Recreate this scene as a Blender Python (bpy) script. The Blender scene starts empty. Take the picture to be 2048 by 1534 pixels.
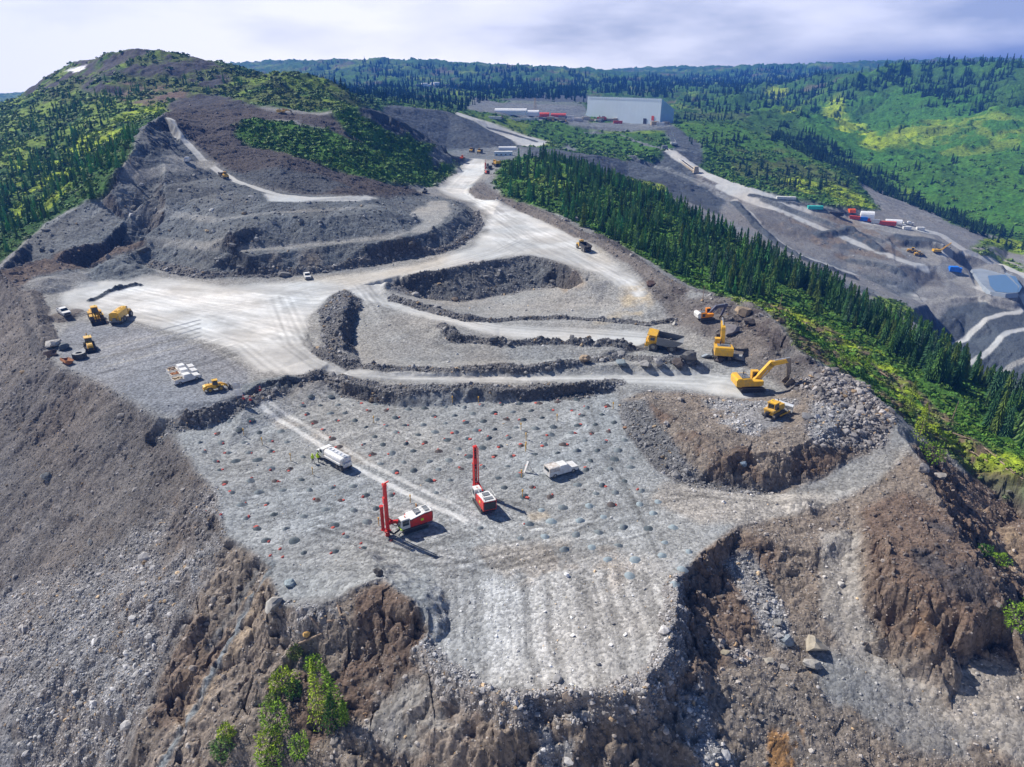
import bpy, bmesh, math, random
import numpy as np
from mathutils import Vector, Matrix
from mathutils.geometry import delaunay_2d_cdt
from mathutils.bvhtree import BVHTree

# ------------------------------------------------------------------ camera, sky, sun, exposure
SC = bpy.context.scene
W_PX, H_PX, FOC = 2048.0, 1534.0, 1421.0
CAM_H, PITCH = 65.0, math.radians(23.8)
cam_d = bpy.data.cameras.new("camera")
cam = bpy.data.objects.new("camera", cam_d)
SC.collection.objects.link(cam)
cam.location = (0, 0, CAM_H)
cam.rotation_euler = (math.radians(90) - PITCH, 0, 0)
cam_d.sensor_fit = 'HORIZONTAL'
cam_d.sensor_width = 36.0
cam_d.lens = 36.0 * FOC / W_PX
cam_d.clip_start = 0.5
cam_d.clip_end = 20000
SC.camera = cam

SUN_ELEV, SUN_AZ = math.radians(43), math.radians(-55)      # azimuth measured from +Y towards +X
world = bpy.data.worlds.new("World")
SC.world = world
world.use_nodes = True
nt = world.node_tree
nt.nodes.clear()
def wn(t, **k):
    n = nt.nodes.new(t)
    for a, b in k.items(): setattr(n, a, b)
    return n
w_out = wn('ShaderNodeOutputWorld')
w_bg = wn('ShaderNodeBackground'); w_bg.inputs['Strength'].default_value = 0.056
w_sky = wn('ShaderNodeTexSky', sky_type='NISHITA', sun_disc=False)
w_sky.sun_elevation = SUN_ELEV
w_sky.sun_rotation = SUN_AZ
w_sky.altitude = 900
# low cloud deck: a bank of cloud near the horizon, by direction
w_tc = wn('ShaderNodeTexCoord')
w_sep = wn('ShaderNodeSeparateXYZ')
nt.links.new(w_tc.outputs['Generated'], w_sep.inputs[0])
w_map = wn('ShaderNodeMapping'); w_map.inputs['Scale'].default_value = (3.0, 3.0, 11.0)
nt.links.new(w_tc.outputs['Generated'], w_map.inputs[0])
w_n = wn('ShaderNodeTexNoise'); w_n.inputs['Scale'].default_value = 1.3; w_n.inputs['Detail'].default_value = 7; w_n.inputs['Roughness'].default_value = 0.52
nt.links.new(w_map.outputs[0], w_n.inputs['Vector'])
# left (towards the sun) bright, right darker blue grey
w_ax = wn('ShaderNodeMath', operation='MULTIPLY_ADD'); w_ax.inputs[1].default_value = -0.95; w_ax.inputs[2].default_value = 0.55
nt.links.new(w_sep.outputs[0], w_ax.inputs[0])
w_nz = wn('ShaderNodeMath', operation='MULTIPLY_ADD'); w_nz.inputs[1].default_value = 2.3; w_nz.inputs[2].default_value = -1.15
nt.links.new(w_n.outputs['Fac'], w_nz.inputs[0])
w_add = wn('ShaderNodeMath', operation='ADD', use_clamp=True)
nt.links.new(w_ax.outputs[0], w_add.inputs[0]); nt.links.new(w_nz.outputs[0], w_add.inputs[1])
w_cr = wn('ShaderNodeValToRGB')
e = w_cr.color_ramp.elements
e[0].position = 0.0; e[0].color = (8.6, 8.8, 8.8, 1)
e[1].position = 1.0; e[1].color = (24, 22.6, 20.4, 1)
m_ = w_cr.color_ramp.elements.new(0.45); m_.color = (18, 17.4, 16.6, 1)
w_lo = wn('ShaderNodeMapRange', interpolation_type='SMOOTHSTEP'); w_lo.inputs[1].default_value = -0.01; w_lo.inputs[2].default_value = 0.04; w_lo.inputs[3].default_value = 0.30; w_lo.inputs[4].default_value = 0.0
nt.links.new(w_sep.outputs[2], w_lo.inputs[0])
w_ad2 = wn('ShaderNodeMath', operation='ADD', use_clamp=True); nt.links.new(w_add.outputs[0], w_ad2.inputs[0]); nt.links.new(w_lo.outputs[0], w_ad2.inputs[1])
nt.links.new(w_ad2.outputs[0], w_cr.inputs[0])
w_ft = wn('ShaderNodeMapRange', interpolation_type='SMOOTHSTEP'); w_ft.inputs[1].default_value = 0.0; w_ft.inputs[2].default_value = 0.045; w_ft.inputs[3].default_value = 1.0; w_ft.inputs[4].default_value = 0.0
nt.links.new(w_sep.outputs[2], w_ft.inputs[0])
w_fx = wn('ShaderNodeMapRange', interpolation_type='SMOOTHSTEP'); w_fx.inputs[1].default_value = 0.16; w_fx.inputs[2].default_value = 0.46
nt.links.new(w_sep.outputs[0], w_fx.inputs[0])
w_fm = wn('ShaderNodeMath', operation='MULTIPLY'); nt.links.new(w_ft.outputs[0], w_fm.inputs[0]); nt.links.new(w_fx.outputs[0], w_fm.inputs[1])
w_dk = wn('ShaderNodeMixRGB'); w_dk.inputs[2].default_value = (1.6, 2.4, 5.0, 1)
nt.links.new(w_fm.outputs[0], w_dk.inputs[0]); nt.links.new(w_cr.outputs[0], w_dk.inputs[1])
w_el = wn('ShaderNodeMapRange', interpolation_type='SMOOTHSTEP')
w_el.inputs[1].default_value = 0.085; w_el.inputs[2].default_value = 0.18; w_el.inputs[3].default_value = 1.0; w_el.inputs[4].default_value = 0.0
nt.links.new(w_sep.outputs[2], w_el.inputs[0])
w_mix = wn('ShaderNodeMixRGB')
nt.links.new(w_el.outputs[0], w_mix.inputs[0])
nt.links.new(w_sky.outputs[0], w_mix.inputs[1]); nt.links.new(w_dk.outputs[0], w_mix.inputs[2])
nt.links.new(w_mix.outputs[0], w_bg.inputs['Color'])
nt.links.new(w_bg.outputs[0], w_out.inputs['Surface'])

sun_d = bpy.data.lights.new("sun", 'SUN')
sun_d.energy = 5.0; sun_d.angle = math.radians(0.5); sun_d.color = (1.0, 0.955, 0.89)
sun = bpy.data.objects.new("sun", sun_d); SC.collection.objects.link(sun)
sd = Vector((math.sin(SUN_AZ) * math.cos(SUN_ELEV), math.cos(SUN_AZ) * math.cos(SUN_ELEV), math.sin(SUN_ELEV)))
sun.rotation_euler = sd.to_track_quat('Z', 'Y').to_euler()

SC.view_settings.view_transform = 'Standard'
SC.view_settings.look = 'None'
SC.view_settings.exposure = 0.55
SC.view_settings.gamma = 1.0
SC.render.engine = 'CYCLES'
cy = SC.cycles
cy.max_bounces = 4; cy.diffuse_bounces = 2; cy.glossy_bounces = 2; cy.transmission_bounces = 2
cy.transparent_max_bounces = 4; cy.volume_bounces = 0
cy.use_denoising = True
cy.caustics_reflective = False; cy.caustics_refractive = False
random.seed(7)
RNG = np.random.default_rng(11)

# ------------------------------------------------------------------ helpers
SP, CP = math.sin(PITCH), math.cos(PITCH)
def ray(u, v):
    a = -(v - H_PX / 2) / FOC
    return np.array([(u - W_PX / 2) / FOC, a * SP + CP, a * CP - SP])
def atz(u, v, z):
    d = ray(u, v); t = (z - CAM_H) / d[2]
    return (d[0] * t, d[1] * t, z)
def aty(u, v, Y):
    d = ray(u, v); t = Y / d[1]
    return (d[0] * t, Y, CAM_H + d[2] * t)

_rs = np.random.RandomState(5)
_perm = _rs.permutation(512).astype(np.int64)
_perm = np.concatenate([_perm, _perm, _perm])
_val = _rs.rand(512) * 2 - 1
def vnoise(x, y, seed=0):
    xi = np.floor(x).astype(np.int64); yi = np.floor(y).astype(np.int64)
    fx = x - xi; fy = y - yi
    fx = fx * fx * fx * (fx * (fx * 6 - 15) + 10); fy = fy * fy * fy * (fy * (fy * 6 - 15) + 10)
    xi = (xi + seed * 37) & 511; yi = (yi + seed * 91) & 511
    x1 = (xi + 1) & 511; y1 = (yi + 1) & 511
    def h(a, b): return _val[_perm[_perm[a] + b] & 511]
    return (h(xi, yi) * (1 - fx) + h(x1, yi) * fx) * (1 - fy) + (h(xi, y1) * (1 - fx) + h(x1, y1) * fx) * fy
def fbm(x, y, wl, octs=4, gain=0.5, seed=0, ridged=False):
    out = np.zeros_like(x); amp = 1.0; tot = 0
    for o in range(octs):
        c, s = math.cos(o * 0.9 + seed), math.sin(o * 0.9 + seed)
        n = vnoise((x * c - y * s) / wl + 13.7 * o, (x * s + y * c) / wl + 7.1 * o, seed + o)
        if ridged: n = 1 - 2 * np.abs(n)
        out += n * amp; tot += amp; amp *= gain; wl *= 0.5
    return out / tot
def cells(x, y, wl, seed=0):
    """broken blocks: every cell has its own height and tilt; returns height and the gap between blocks"""
    X, Y = x / wl, y / wl; xi = np.floor(X).astype(np.int64); yi = np.floor(Y).astype(np.int64)
    b1 = np.full(X.shape, 9.0); b2 = np.full(X.shape, 9.0); H = np.zeros(X.shape)
    for i in (-1, 0, 1):
        for j in (-1, 0, 1):
            a = (xi + i + seed * 53) & 511; b = (yi + j + seed * 29) & 511; k = _perm[_perm[a] + b] & 511
            dx = X - (xi + i + .5 + .45 * _val[k]); dy = Y - (yi + j + .5 + .45 * _val[(k * 7 + 3) & 511]); d = dx * dx + dy * dy
            h = _val[(k * 13 + 5) & 511] + dx * _val[(k * 17 + 1) & 511] * 1.6 + dy * _val[(k * 31 + 9) & 511] * 1.6
            c = d < b1; b2 = np.where(c, b1, np.minimum(b2, d)); H = np.where(c, h, H); b1 = np.where(c, d, b1)
    return H, np.clip((np.sqrt(b2) - np.sqrt(b1)) * 3, 0, 1)
def smooth(a, b, x):
    t = np.clip((x - a) / (b - a), 0, 1); return t * t * (3 - 2 * t)

def tag(o, label=None, cat=None, group=None, kind=None):
    if label: o['label'] = label
    if cat: o['category'] = cat
    if group: o['group'] = group
    if kind: o['kind'] = kind
    return o
# ------------------------------------------------------------------ survey of the ground: breaklines as (u, v, height) or (u, v, distance)
V3, EDG = [], []
def line(pts, fn, closed=False):
    i0 = len(V3)
    for p in pts: V3.append(fn(*p))
    for k in range(len(pts) - 1): EDG.append((i0 + k, i0 + k + 1))
    if closed: EDG.append((len(V3) - 1, i0))
def LZ(*p): line(p, atz)
def LY(*p): line(p, aty)
def PZ(*p):
    for q in p: V3.append(atz(*q))
def PY(*p):
    for q in p: V3.append(aty(*q))
def PW(*p):
    for q in p: V3.append(q)

# rim of the blast bench and of the left pad (the spoil slope falls away outside it)
RIM = [(0,548,8.5),(22,575,6.5),(45,600,4.5),(62,650,4),(85,690,3.5),(130,738,3.2),(205,765,3),(262,805,2.6),(335,852,1.5),(380,915,1),(430,990,.6),(456,1070,.3),(520,1112,.2),(545,1160,.2),(560,1215,.3),(640,1215,1.4)]
FRONT = [(640,1215,1.4),(700,1170,2.6),(765,1150,3.0),(830,1200,3.2),(850,1262,1.5),(840,1302,.4),(900,1362,.6),(980,1392,.9),(1060,1402,.8),(1150,1402,1),(1220,1396,.9),(1285,1376,.8),(1335,1318,.8),(1352,1240,.6),(1352,1165,.5),(1395,1112,.5),(1450,1085,.2),(1475,1050,0)]
LZ(*RIM[:-1]); LZ(*FRONT)
rimw = [atz(*p) for p in RIM[1:]]
frw = [atz(*p) for p in FRONT[:13]]
def offset(pts, s, slope, extra=0.0):
    out = []
    n = len(pts)
    for i in range(0, n, 2):
        a = pts[max(0, i - 2)]; b = pts[min(n - 1, i + 2)]
        dx, dy = b[0] - a[0], b[1] - a[1]; l = math.hypot(dx, dy) + 1e-6
        nx, ny = dy / l, -dx / l           # right hand side of the walk, i.e. outside
        out.append((pts[i][0] + nx * s, pts[i][1] + ny * s, pts[i][2] - slope * s - extra))
    return out
# spoil slope: straight repose slope towards lower left
dirn = (-0.71, -0.70)
for s in (26, 60, 130, 240):
    L_ = []
    for p in rimw[1:11:2]:
        L_.append((p[0] + dirn[0] * s, p[1] + dirn[1] * s, p[2] - 0.70 * s))
    V3.extend(L_)
# corner towards the front: fan of directions down to straight towards the camera
PZ((300,1534,-14.8),(420,1400,-9.2),(470,1300,-5.8),(530,1534,-9.5),(600,1420,-6.2),(560,1290,-3.0),(640,1300,-2.4),(700,1230,1.0),(740,1340,-2.6),(700,1534,-7.2),(800,1420,-3.2),(900,1460,-2.4),(900,1534,-5.2))
PZ((1000,1470,-1.5),(1000,1534,-3.6),(1100,1470,-1.3),(1100,1534,-3.3),(1200,1470,-1.6),(1200,1534,-3.8),(1300,1470,-2.4),(1300,1534,-4.5))
PW((-60,10,-75),(-20,15,-62),(0,20,-52),(20,15,-62),(60,10,-70),(-60,40,-50),(-30,42,-24),(-10,44,-12),(10,44,-11),(32,42,-15),(70,36,-45),(-110,20,-95),(110,10,-80),(-30,-10,-90),(30,-10,-90),(0,-60,-130),(-150,-60,-180),(160,-60,-140))
# hollow east of the bench and the ground below it
LZ((1480,1072,-.6),(1440,1140,-2.8),(1430,1240,-3.9),(1420,1330,-3.8),(1385,1420,-3.6))
LZ((1560,1095,-.9),(1650,1085,-1.0),(1670,1115,-2.2),(1600,1130,-2.6))
LZ((1700,1050,-1.4),(1700,1130,-2.8),(1680,1220,-4.6),(1720,1290,-6.0),(1800,1350,-7.0),(1900,1420,-8),(2048,1500,-9),(2150,1560,-10))
LZ((1560,1190,-4.2),(1570,1260,-5.4),(1600,1330,-6.6),(1560,1420,-6.6),(1500,1534,-7.4))
PZ((1500,1110,-2.2),(1520,1300,-6.0),(1450,1420,-5.0),(1400,1534,-5.8),(1700,1440,-8),(1800,1534,-9.6),(1950,1534,-10),(2048,1600,-11))
# brown mound in the lower right
LZ((1770,1080,.9),(1800,1160,.2),(1830,1230,-.8),(1870,1265,-1.8),(1930,1270,-2.2),(1975,1240,-1.6))
LZ((1745,1120,-1.2),(1735,1200,-3.4),(1800,1270,-5.2),(1860,1305,-5.8),(1940,1320,-6.2),(2000,1290,-5.6))
PZ((1850,1060,1.4),(1900,1130,1.2),(1880,1190,.4),(1760,1000,.8),(1830,980,1.2))
PZ((2048,1400,-7.6),(2048,1340,-7.0))
# crest of the east ridge, ground falls away beyond it
LZ((1205,478,5.5),(1290,528,5.5),(1375,575,5.6),(1440,598,7),(1490,596,7.5),(1560,655,7),(1600,705,6.6),(1652,738,6.4),(1725,772,5.6),(1790,836,4.0),(1815,880,3.0),(1850,940,2.0),(1900,1040,1.2),(1965,1130,.8),(2000,1210,-.8),(2060,1290,-3.5),(2200,1400,-6))
LZ((1920,980,-6),(1990,1060,-9.5),(2048,1150,-12.5),(2200,1260,-16))
PZ((1960,960,-12),(2048,1040,-16),(2200,1100,-20))
# excavator pad, mounds of broken rock
LZ((1240,800,.4),(1250,860,.2),(1300,920,-.2),(1370,958,-.6),(1460,975,-1.4),(1560,985,-1.8),(1640,962,-.8),(1700,925,.4),(1745,900,1.6))
LZ((1285,792,2.0),(1330,830,3.2),(1400,872,3.8),(1470,905,3.0),(1560,905,3.0),(1620,880,3.8),(1680,840,4.6))
PZ((1520,835,2.8),(1470,820,1.8),(1400,800,1.2),(1590,830,3.8),(1640,790,4.5),(1600,760,3.6),(1560,790,2.6))
PZ((1500,775,1.0),(1440,770,.6),(1380,765,.6),(1460,720,1.6),(1560,715,3.5),(1620,730,5))
PZ((1700,960,-.2),(1780,940,.6),(1660,1010,-.9),(1600,1020,-1.4),(1700,1000,-.6),(1800,900,2.2))
# bench
PZ((1330,1000,0),(1500,1010,-.8),(1400,1040,0),(1250,1050,0),(1200,900,0),(1150,820,.1),(1000,900,0),(1000,1100,0),(1050,1250,.1),(1050,1340,.4),(880,1180,.3),(700,1080,.1),(800,950,0),(600,900,0),(500,1000,0),(450,900,.2),(420,860,.6),(600,820,.3),(800,830,.1),(1300,1150,.2),(1250,1300,.4),(900,1260,.2),(650,1140,.3))
# berm north of the bench
LZ((350,846,1.2),(400,838,1.0),(450,822,.9),(500,806,.6),(560,788,.4),(640,772,.4),(700,790,.2),(760,812,.2),(850,815,.1),(950,806,.1),(1050,806,.1),(1150,790,.2),(1230,785,.4))
LZ((370,828,3.2),(430,814,3.5),(495,798,3.0),(520,785,1.6),(560,770,2.6),(640,760,2.7),(700,770,2.4),(770,784,2.5),(850,781,2.6),(940,777,2.6),(1050,782,2.2),(1150,770,2.4),(1230,766,1.6))
LZ((360,812,2.7),(430,800,2.8),(490,785,2.6),(520,775,2.4),(600,758,2.4),(680,756,2.1),(760,765,1.9),(850,768,1.5),(960,768,1.2),(1100,768,1),(1230,762,.9))
# left pad and loop road
PZ((250,770,3),(150,690,3.2),(300,700,3),(400,760,2.8),(450,700,3),(550,740,2.6),(550,650,3.2),(300,600,3.4),(450,600,3.5),(150,620,3.8),(200,570,4),(400,570,4),(120,600,4.2),(90,640,4))
LZ((620,680,3),(640,712,2.6),(700,735,2.2),(800,752,1.6),(950,755,1.2),(1100,752,1),(1250,750,.9),(1400,750,1))
# spoil ridge between pad and loop
LZ((612,640,3.2),(620,690,3.3),(660,722,3),(760,740,2.6),(900,744,2.2),(1050,740,2.1),(1150,730,2.2),(1300,728,2.6),(1390,722,2.8))
LZ((690,580,3.8),(702,592,4.6),(690,620,5.2),(680,660,5.0),(690,700,4.2))
LZ((730,600,2.4),(712,640,1.2),(706,690,.4),(720,712,.4),(850,722,.2),(1000,722,0),(1150,715,.2),(1300,706,.6),(1400,700,1.2))
PZ((650,605,3.8),(655,650,3.9))
# middle berms and pads
LZ((780,640,1.8),(830,660,1.4),(905,684,1.2),(1000,690,.6),(1100,688,.6),(1200,690,.8),(1300,697,1.2))
LZ((880,640,2.6),(910,672,2.5),(1000,681,2.0),(1100,679,2.0),(1200,682,2.0),(1290,690,2.2))
LZ((760,590,2.5),(800,615,2.2),(900,640,1.4),(1000,655,1.2),(1150,660,1),(1280,665,1.2))
LZ((770,578,3.4),(800,600,2.8),(880,618,2.2),(930,634,1.0),(1000,645,.8),(1100,640,.8),(1200,645,.9),(1290,652,1.4))
LZ((815,592,1.4),(880,606,-.4),(940,628,-.5),(1000,634,-.6),(1100,630,-.6),(1200,636,-.3),(1290,640,.6))
# pocket cliff
LZ((800,585,-.0),(850,598,-1.6),(910,603,-2.2),(960,598,-2.4),(1010,588,-2.5),(1070,575,-2.1),(1110,572,-1.4),(1150,580,-.5),(1172,570,2))
LZ((775,568,4.2),(820,552,4.6),(900,540,4.9),(960,527,5.0),(1010,518,5.0),(1060,514,5.0),(1110,526,4.8),(1150,545,4.4),(1175,560,4))
PZ((1000,610,-2.2),(1100,605,-1.6),(1200,610,-.2),(1250,600,1.5),(1290,570,3.5),(1230,560,3.8),(1200,530,4.2),(1290,630,1.4),(1350,620,2.6),(1340,590,4),(1420,640,4.6),(1480,640,5),(1400,665,2.6),(1500,670,4.5),(1440,700,1.6),(1370,690,1.4),(1360,650,2.4),(1540,700,4.5))
# main haul road
LZ((560,566,4),(700,552,4),(850,528,4.2),(940,500,4.6),(975,470,4.8),(985,430,5),(950,405,5),(905,392,5.2),(890,375,5.4),(925,345,5.6),(942,318,5.6))
LZ((560,590,3.6),(640,600,3.6),(720,570,4),(800,550,4.4),(900,532,4.8),(1000,508,4.9),(1060,506,4.9),(1120,516,4.8),(1180,545,4.4))
LZ((962,318,5.6),(965,345,5.4),(935,372,5),(925,385,4.9),(960,400,4.8),(1040,420,4.8),(1100,450,4.8),(1160,480,4.8),(1250,540,4.6))
LZ((980,352,9.5),(960,368,7.5),(945,378,6.6),(960,390,6.2),(1040,410,6.4),(1110,438,6.6),(1160,465,6.4))
LY((860,322,545),(920,319,560),(965,319,560),(1000,322,560))
# lowest cliff, left terraces
LZ((68,552,4.5),(171,536,4),(239,515,4),(288,488,7))
LZ((300,530,4.2),(400,556,4),(472,552,4),(547,552,4),(668,542,4.2),(760,528,4.3),(805,518,4.4),(868,508,4.6),(908,497,4.8),(942,472,5),(959,453,5.2),(950,425,5.6),(930,405,5.8))
LZ((0,536,10.2),(85,515,10),(137,499,10),(205,484,10.2),(292,475,11.5),(330,484,10.5),(420,497,10.5),(468,503,10.3),(506,510,10.0),(581,503,10),(700,487,10.5),(737,487,10.5),(822,473,10.8),(880,455,10.8),(908,436,11),(925,418,11.2),(905,404,9.5),(870,395,7.5))
PZ((420,535,6),(470,540,5),(350,505,8.5))
LZ((489,499,10.6),(581,492,10.6),(700,479,11),(775,473,11.2),(812,464,11.2),(850,440,11))
LZ((440,480,13),(468,463,16),(513,450,16.8),(554,434,17.6),(632,436,17.2),(700,431,17),(771,421,16.6),(793,436,14.5),(806,448,12.5))
PZ((820,425,11.5),(860,410,9.5),(840,400,10.5))
LZ((526,405,19.2),(600,404,18.6),(700,402,18),(760,398,16))
LZ((700,392,18.6),(560,386,20),(475,360,22.5),(450,345,24.4),(408,318,28.4),(378,285,34.2),(355,262,39),(338,237,44))
LZ((730,404,16.5),(540,404,19.4),(480,378,21.6),(430,352,23.6),(390,325,27.6),(362,290,33.6),(338,262,38.6),(326,238,43.6))
PZ((430,440,17),(330,440,15.5),(250,440,14.5),(380,400,20.5),(300,400,19.5),(230,405,18.5),(430,400,20.8),(330,370,25),(260,360,26),(330,330,30),(290,320,32),(400,360,23.8),(300,290,36.6),(340,300,33))
# left margin of the spoil
LZ((0,536,10.2),(60,476,12),(105,440,14.5),(160,412,18.5),(200,398,20.5),(222,372,25),(248,330,31),(270,288,37.5),(290,252,42.5),(320,232,45))
# hillside with the forest at left
PY((40,440,320),(0,470,300),(100,405,330),(0,400,350),(150,380,340),(0,330,420),(100,320,420),(180,330,380),(220,300,400),(240,250,450),(100,260,480),(0,270,500),(170,230,500),(260,215,510),(60,220,580),(340,205,520),(200,190,560),(300,180,575))
LY((0,204,680),(40,178,690),(90,150,710),(150,126,715),(190,118,690),(215,104,660),(280,97,650),(340,100,645),(385,112,640),(430,130,630),(475,152,620),(505,158,640))
PY((150,150,640),(210,150,600),(270,130,610),(350,140,600),(420,160,590),(300,155,590),(380,190,545),(450,190,550),(90,180,640))
PY((330,225,400),(390,215,430),(430,205,450),(480,215,460),(380,240,395),(440,235,410))
# top knob of grass and its flanks
LY((505,165,610),(540,150,600),(565,147,600),(610,150,600),(650,160,600),(700,188,590),(730,218,575))
LY((500,195,500),(560,213,450),(620,225,445),(680,228,430))
PY((550,180,520),(620,190,520),(680,210,500),(500,175,560))
# second and first ridges towards the road
LY((640,232,425),(675,224,430),(700,218,440),(735,216,450),(764,224,460),(795,238,470),(819,251,480),(850,268,487),(873,282,492),(905,310,500),(920,332,495))
LY((500,243,385),(550,246,390),(598,250,392),(650,256,398),(685,264,402),(715,280,408),(737,293,412),(770,312,415),(800,330,412),(840,352,410),(866,370,405))
LY((880,345,450),(850,320,450),(800,290,440),(750,262,432),(700,245,425))
LY((470,265,370),(530,285,365),(600,300,362),(660,322,352),(720,350,350),(780,366,360),(830,382,370))
PY((480,320,335),(560,320,330),(620,345,325),(560,350,310),(500,345,320),(680,375,305),(610,380,297),(760,390,315),(820,395,330),(430,290,350),(420,260,370))
# beyond the saddle: truck yard, dark spoil face
PY((880,305,640),(950,306,640),(1010,308,640),(1040,315,600),(990,318,590))
LY((780,262,600),(840,290,640),(900,297,680),(1000,296,690),(1045,293,700))
LY((740,212,700),(778,213,720),(830,218,740),(884,224,765),(942,241,780),(1003,272,780),(1048,290,760),(1090,296,740))
LY((900,222,800),(918,226,805),(976,242,815),(1030,262,805),(1085,285,780),(1150,298,740),(1250,315,700),(1330,345,660))
LY((960,222,860),(1000,236,850),(1060,262,830),(1095,284,800))
PY((1050,335,560),(1020,345,520),(1130,310,640),(1200,330,620),(1300,362,610),(1200,350,560))
# small knoll with conifers and the long tree ridge
LY((1000,322,480),(1050,318,470),(1100,322,450),(1150,338,430),(1200,356,410),(1300,398,375),(1400,448,335),(1500,502,300),(1600,558,268),(1700,612,240),(1800,672,214),(1900,740,190),(2048,830,164),(2250,930,140))
LY((1000,400,350),(1060,415,335),(1130,445,305),(1200,470,285),(1300,515,262),(1400,560,240),(1500,592,225),(1600,645,205),(1700,705,182),(1800,785,158),(1900,860,140),(2048,950,121),(2250,1060,100))
PY((1020,360,410),(1100,375,390),(1060,350,430),(1200,415,345),(1350,470,300))
# beyond the ridge, the valley
PY((1250,360,640),(1330,380,600),(1400,420,560),(1500,480,500),(1600,545,440),(1700,590,400),(1800,625,400),(1850,660,385),(1800,700,330),(1900,760,300),(2048,840,270))
LY((1300,345,690),(1400,372,640),(1450,400,610),(1500,430,565),(1560,470,535),(1650,520,500),(1760,570,470),(1850,610,450))
LY((1340,300,720),(1400,340,680),(1500,375,620),(1600,395,600),(1680,410,595),(1750,425,595),(1820,450,585),(1870,470,570),(1930,500,550),(2000,530,530),(2060,555,515))
LY((1330,245,960),(1400,245,950),(1450,252,930),(1510,268,890),(1560,288,855),(1640,328,770),(1700,368,700),(1740,398,650),(1790,420,625))
PY((1400,280,820),(1450,310,740),(1500,330,720),(1560,350,690),(1620,370,660),(1350,270,850))
LY((1460,235,1100),(1560,262,1050),(1650,300,980),(1700,335,900),(1760,372,830),(1850,420,740),(1950,455,680),(2048,485,640))
PY((1550,420,582),(1650,440,572),(1700,480,543),(1780,482,545))
LY((1700,440,580),(1790,455,572),(1830,462,568))
LY((1770,468,555),(1820,480,545),(1870,482,543),(1895,488,540))
LY((1790,490,543),(1850,497,540),(1890,500,538),(1920,505,540))
PY((1880,530,515),(1910,560,500),(1870,560,500),(1800,530,505),(1940,545,512),(1700,545,490),(1780,590,470))
LY((1830,585,478),(1900,585,475),(1960,600,470),(2048,620,462))
LZ((1940,541,-75.5),(1975,538,-75.5),(2005,543,-75.5),(2020,558,-75.5),(2037,574,-75.5),(2037,592,-75.5),(2010,594,-75.5),(1978,590,-75.5),(1960,574,-75.5),(1940,541,-75.5))
LY((1870,640,450),(1930,630,452),(1960,618,455),(2048,622,452))
LY((1880,690,430),(1930,680,436),(1975,640,440),(2048,632,446))
LY((1930,725,410),(1975,700,416),(2000,670,425),(2048,656,432))
LY((1930,760,400),(1990,745,400),(2030,725,400),(2060,715,400))
PY((2048,780,380),(1960,800,360),(2065,600,485))
# mill plateau
LY((960,212,1010),(1040,222,1005),(1110,234,1000),(1173,241,1000),(1260,246,995),(1340,250,985))
LY((950,196,1180),(1000,198,1200),(1100,203,1200),(1190,210,1150),(1340,222,1150))
PY((1080,228,960),(1180,250,930),(1260,258,900),(1320,262,880),(1150,250,880),(1060,243,880),(1110,275,830),(1180,272,850),(1230,285,820),(1280,305,760),(1200,300,760),(1300,285,790))
# far country
PY((760,195,1100),(850,200,1200),(900,205,1150),(700,180,1400),(820,180,1700),(870,173,1900),(960,180,1800),(1050,190,1600),(1180,192,1600),(1300,190,1700),(900,155,2300),(1050,155,2300),(1200,165,2300),(750,150,2300),(1320,180,2100))
LY((560,150,2800),(620,135,2900),(690,120,3000),(750,118,3000),(790,128,2900),(830,131,2700),(860,138,2500),(910,141,2700),(980,139,2700),(1040,134,2600),(1090,139,2600),(1130,147,2500),(1180,147,2700),(1250,160,2800),(1330,166,2900),(1400,152,3200),(1490,140,3400),(1560,132,3400),(1640,150,3000),(1700,128,3300),(1850,120,3400),(2048,118,3400),(2300,120,3300))
PY((1450,185,1900),(1400,195,1700),(1550,180,2300),(1480,212,1400),(1550,225,1300),(1600,205,1700),(1420,225,1250))
LY((1600,215,1450),(1650,190,1500),(1700,165,1650),(1750,150,1750),(1800,142,1700),(1900,140,1600),(2048,145,1450),(2300,150,1300))
PY((1640,240,1250),(1700,250,1200),(1700,210,1380),(1800,200,1350),(1780,280,1050),(1900,220,1180),(1850,300,980),(1900,350,860),(2048,260,1000),(2048,350,800),(1950,400,740),(2048,420,700),(1750,230,1280),(2250,400,660),(2250,250,950))
# behind the skyline hills and around the edges
PY((560,172,900),(400,172,1000),(250,170,1000),(100,190,1050),(0,230,1050),(650,185,900),(-250,260,1000),(-250,300,600),(-250,400,420),(-250,560,260),(-300,700,190))
PW((-5000,5200,60),(-2500,5200,90),(0,5200,60),(2500,5200,60),(5000,5200,90),(-5200,300,-150),(5200,300,-100),(-2600,2600,-150),(-1400,1300,-80),(-900,500,-120),(-500,200,-140),(-400,0,-200),(5000,-300,-100),(900,300,-110),(1400,600,60),(600,150,-100),(400,0,-120),(-5000,-300,-200),(0,-300,-200))

def build_tin():
    co = [Vector((p[0], p[1])) for p in V3]
    vs, es, fs, ov, oe, of = delaunay_2d_cdt(co, EDG, [], 0, 1e-4)
    zz = np.full(len(vs), np.nan)
    for i, o in enumerate(ov):
        if o: zz[i] = np.mean([V3[k][2] for k in o])
    for i in range(len(vs)):
        if np.isnan(zz[i]):
            best = []
            p = vs[i]
            for (a, b) in EDG:
                A, B = co[a], co[b]; d = B - A; L = d.length
                t = (p - A).dot(d) / max(L * L, 1e-9)
                if -.001 <= t <= 1.001 and (A + d * t - p).length < 0.02 + 1e-4 * L:
                    best.append(V3[a][2] * (1 - t) + V3[b][2] * t)
            zz[i] = np.mean(best) if best else 0
    tri = []
    for f in fs:
        for k in range(1, len(f) - 1): tri.append((f[0], f[k], f[k + 1]))
    return np.array([(v[0], v[1], zz[i]) for i, v in enumerate(vs)]), np.array(tri)
TV, TT = build_tin()
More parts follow.
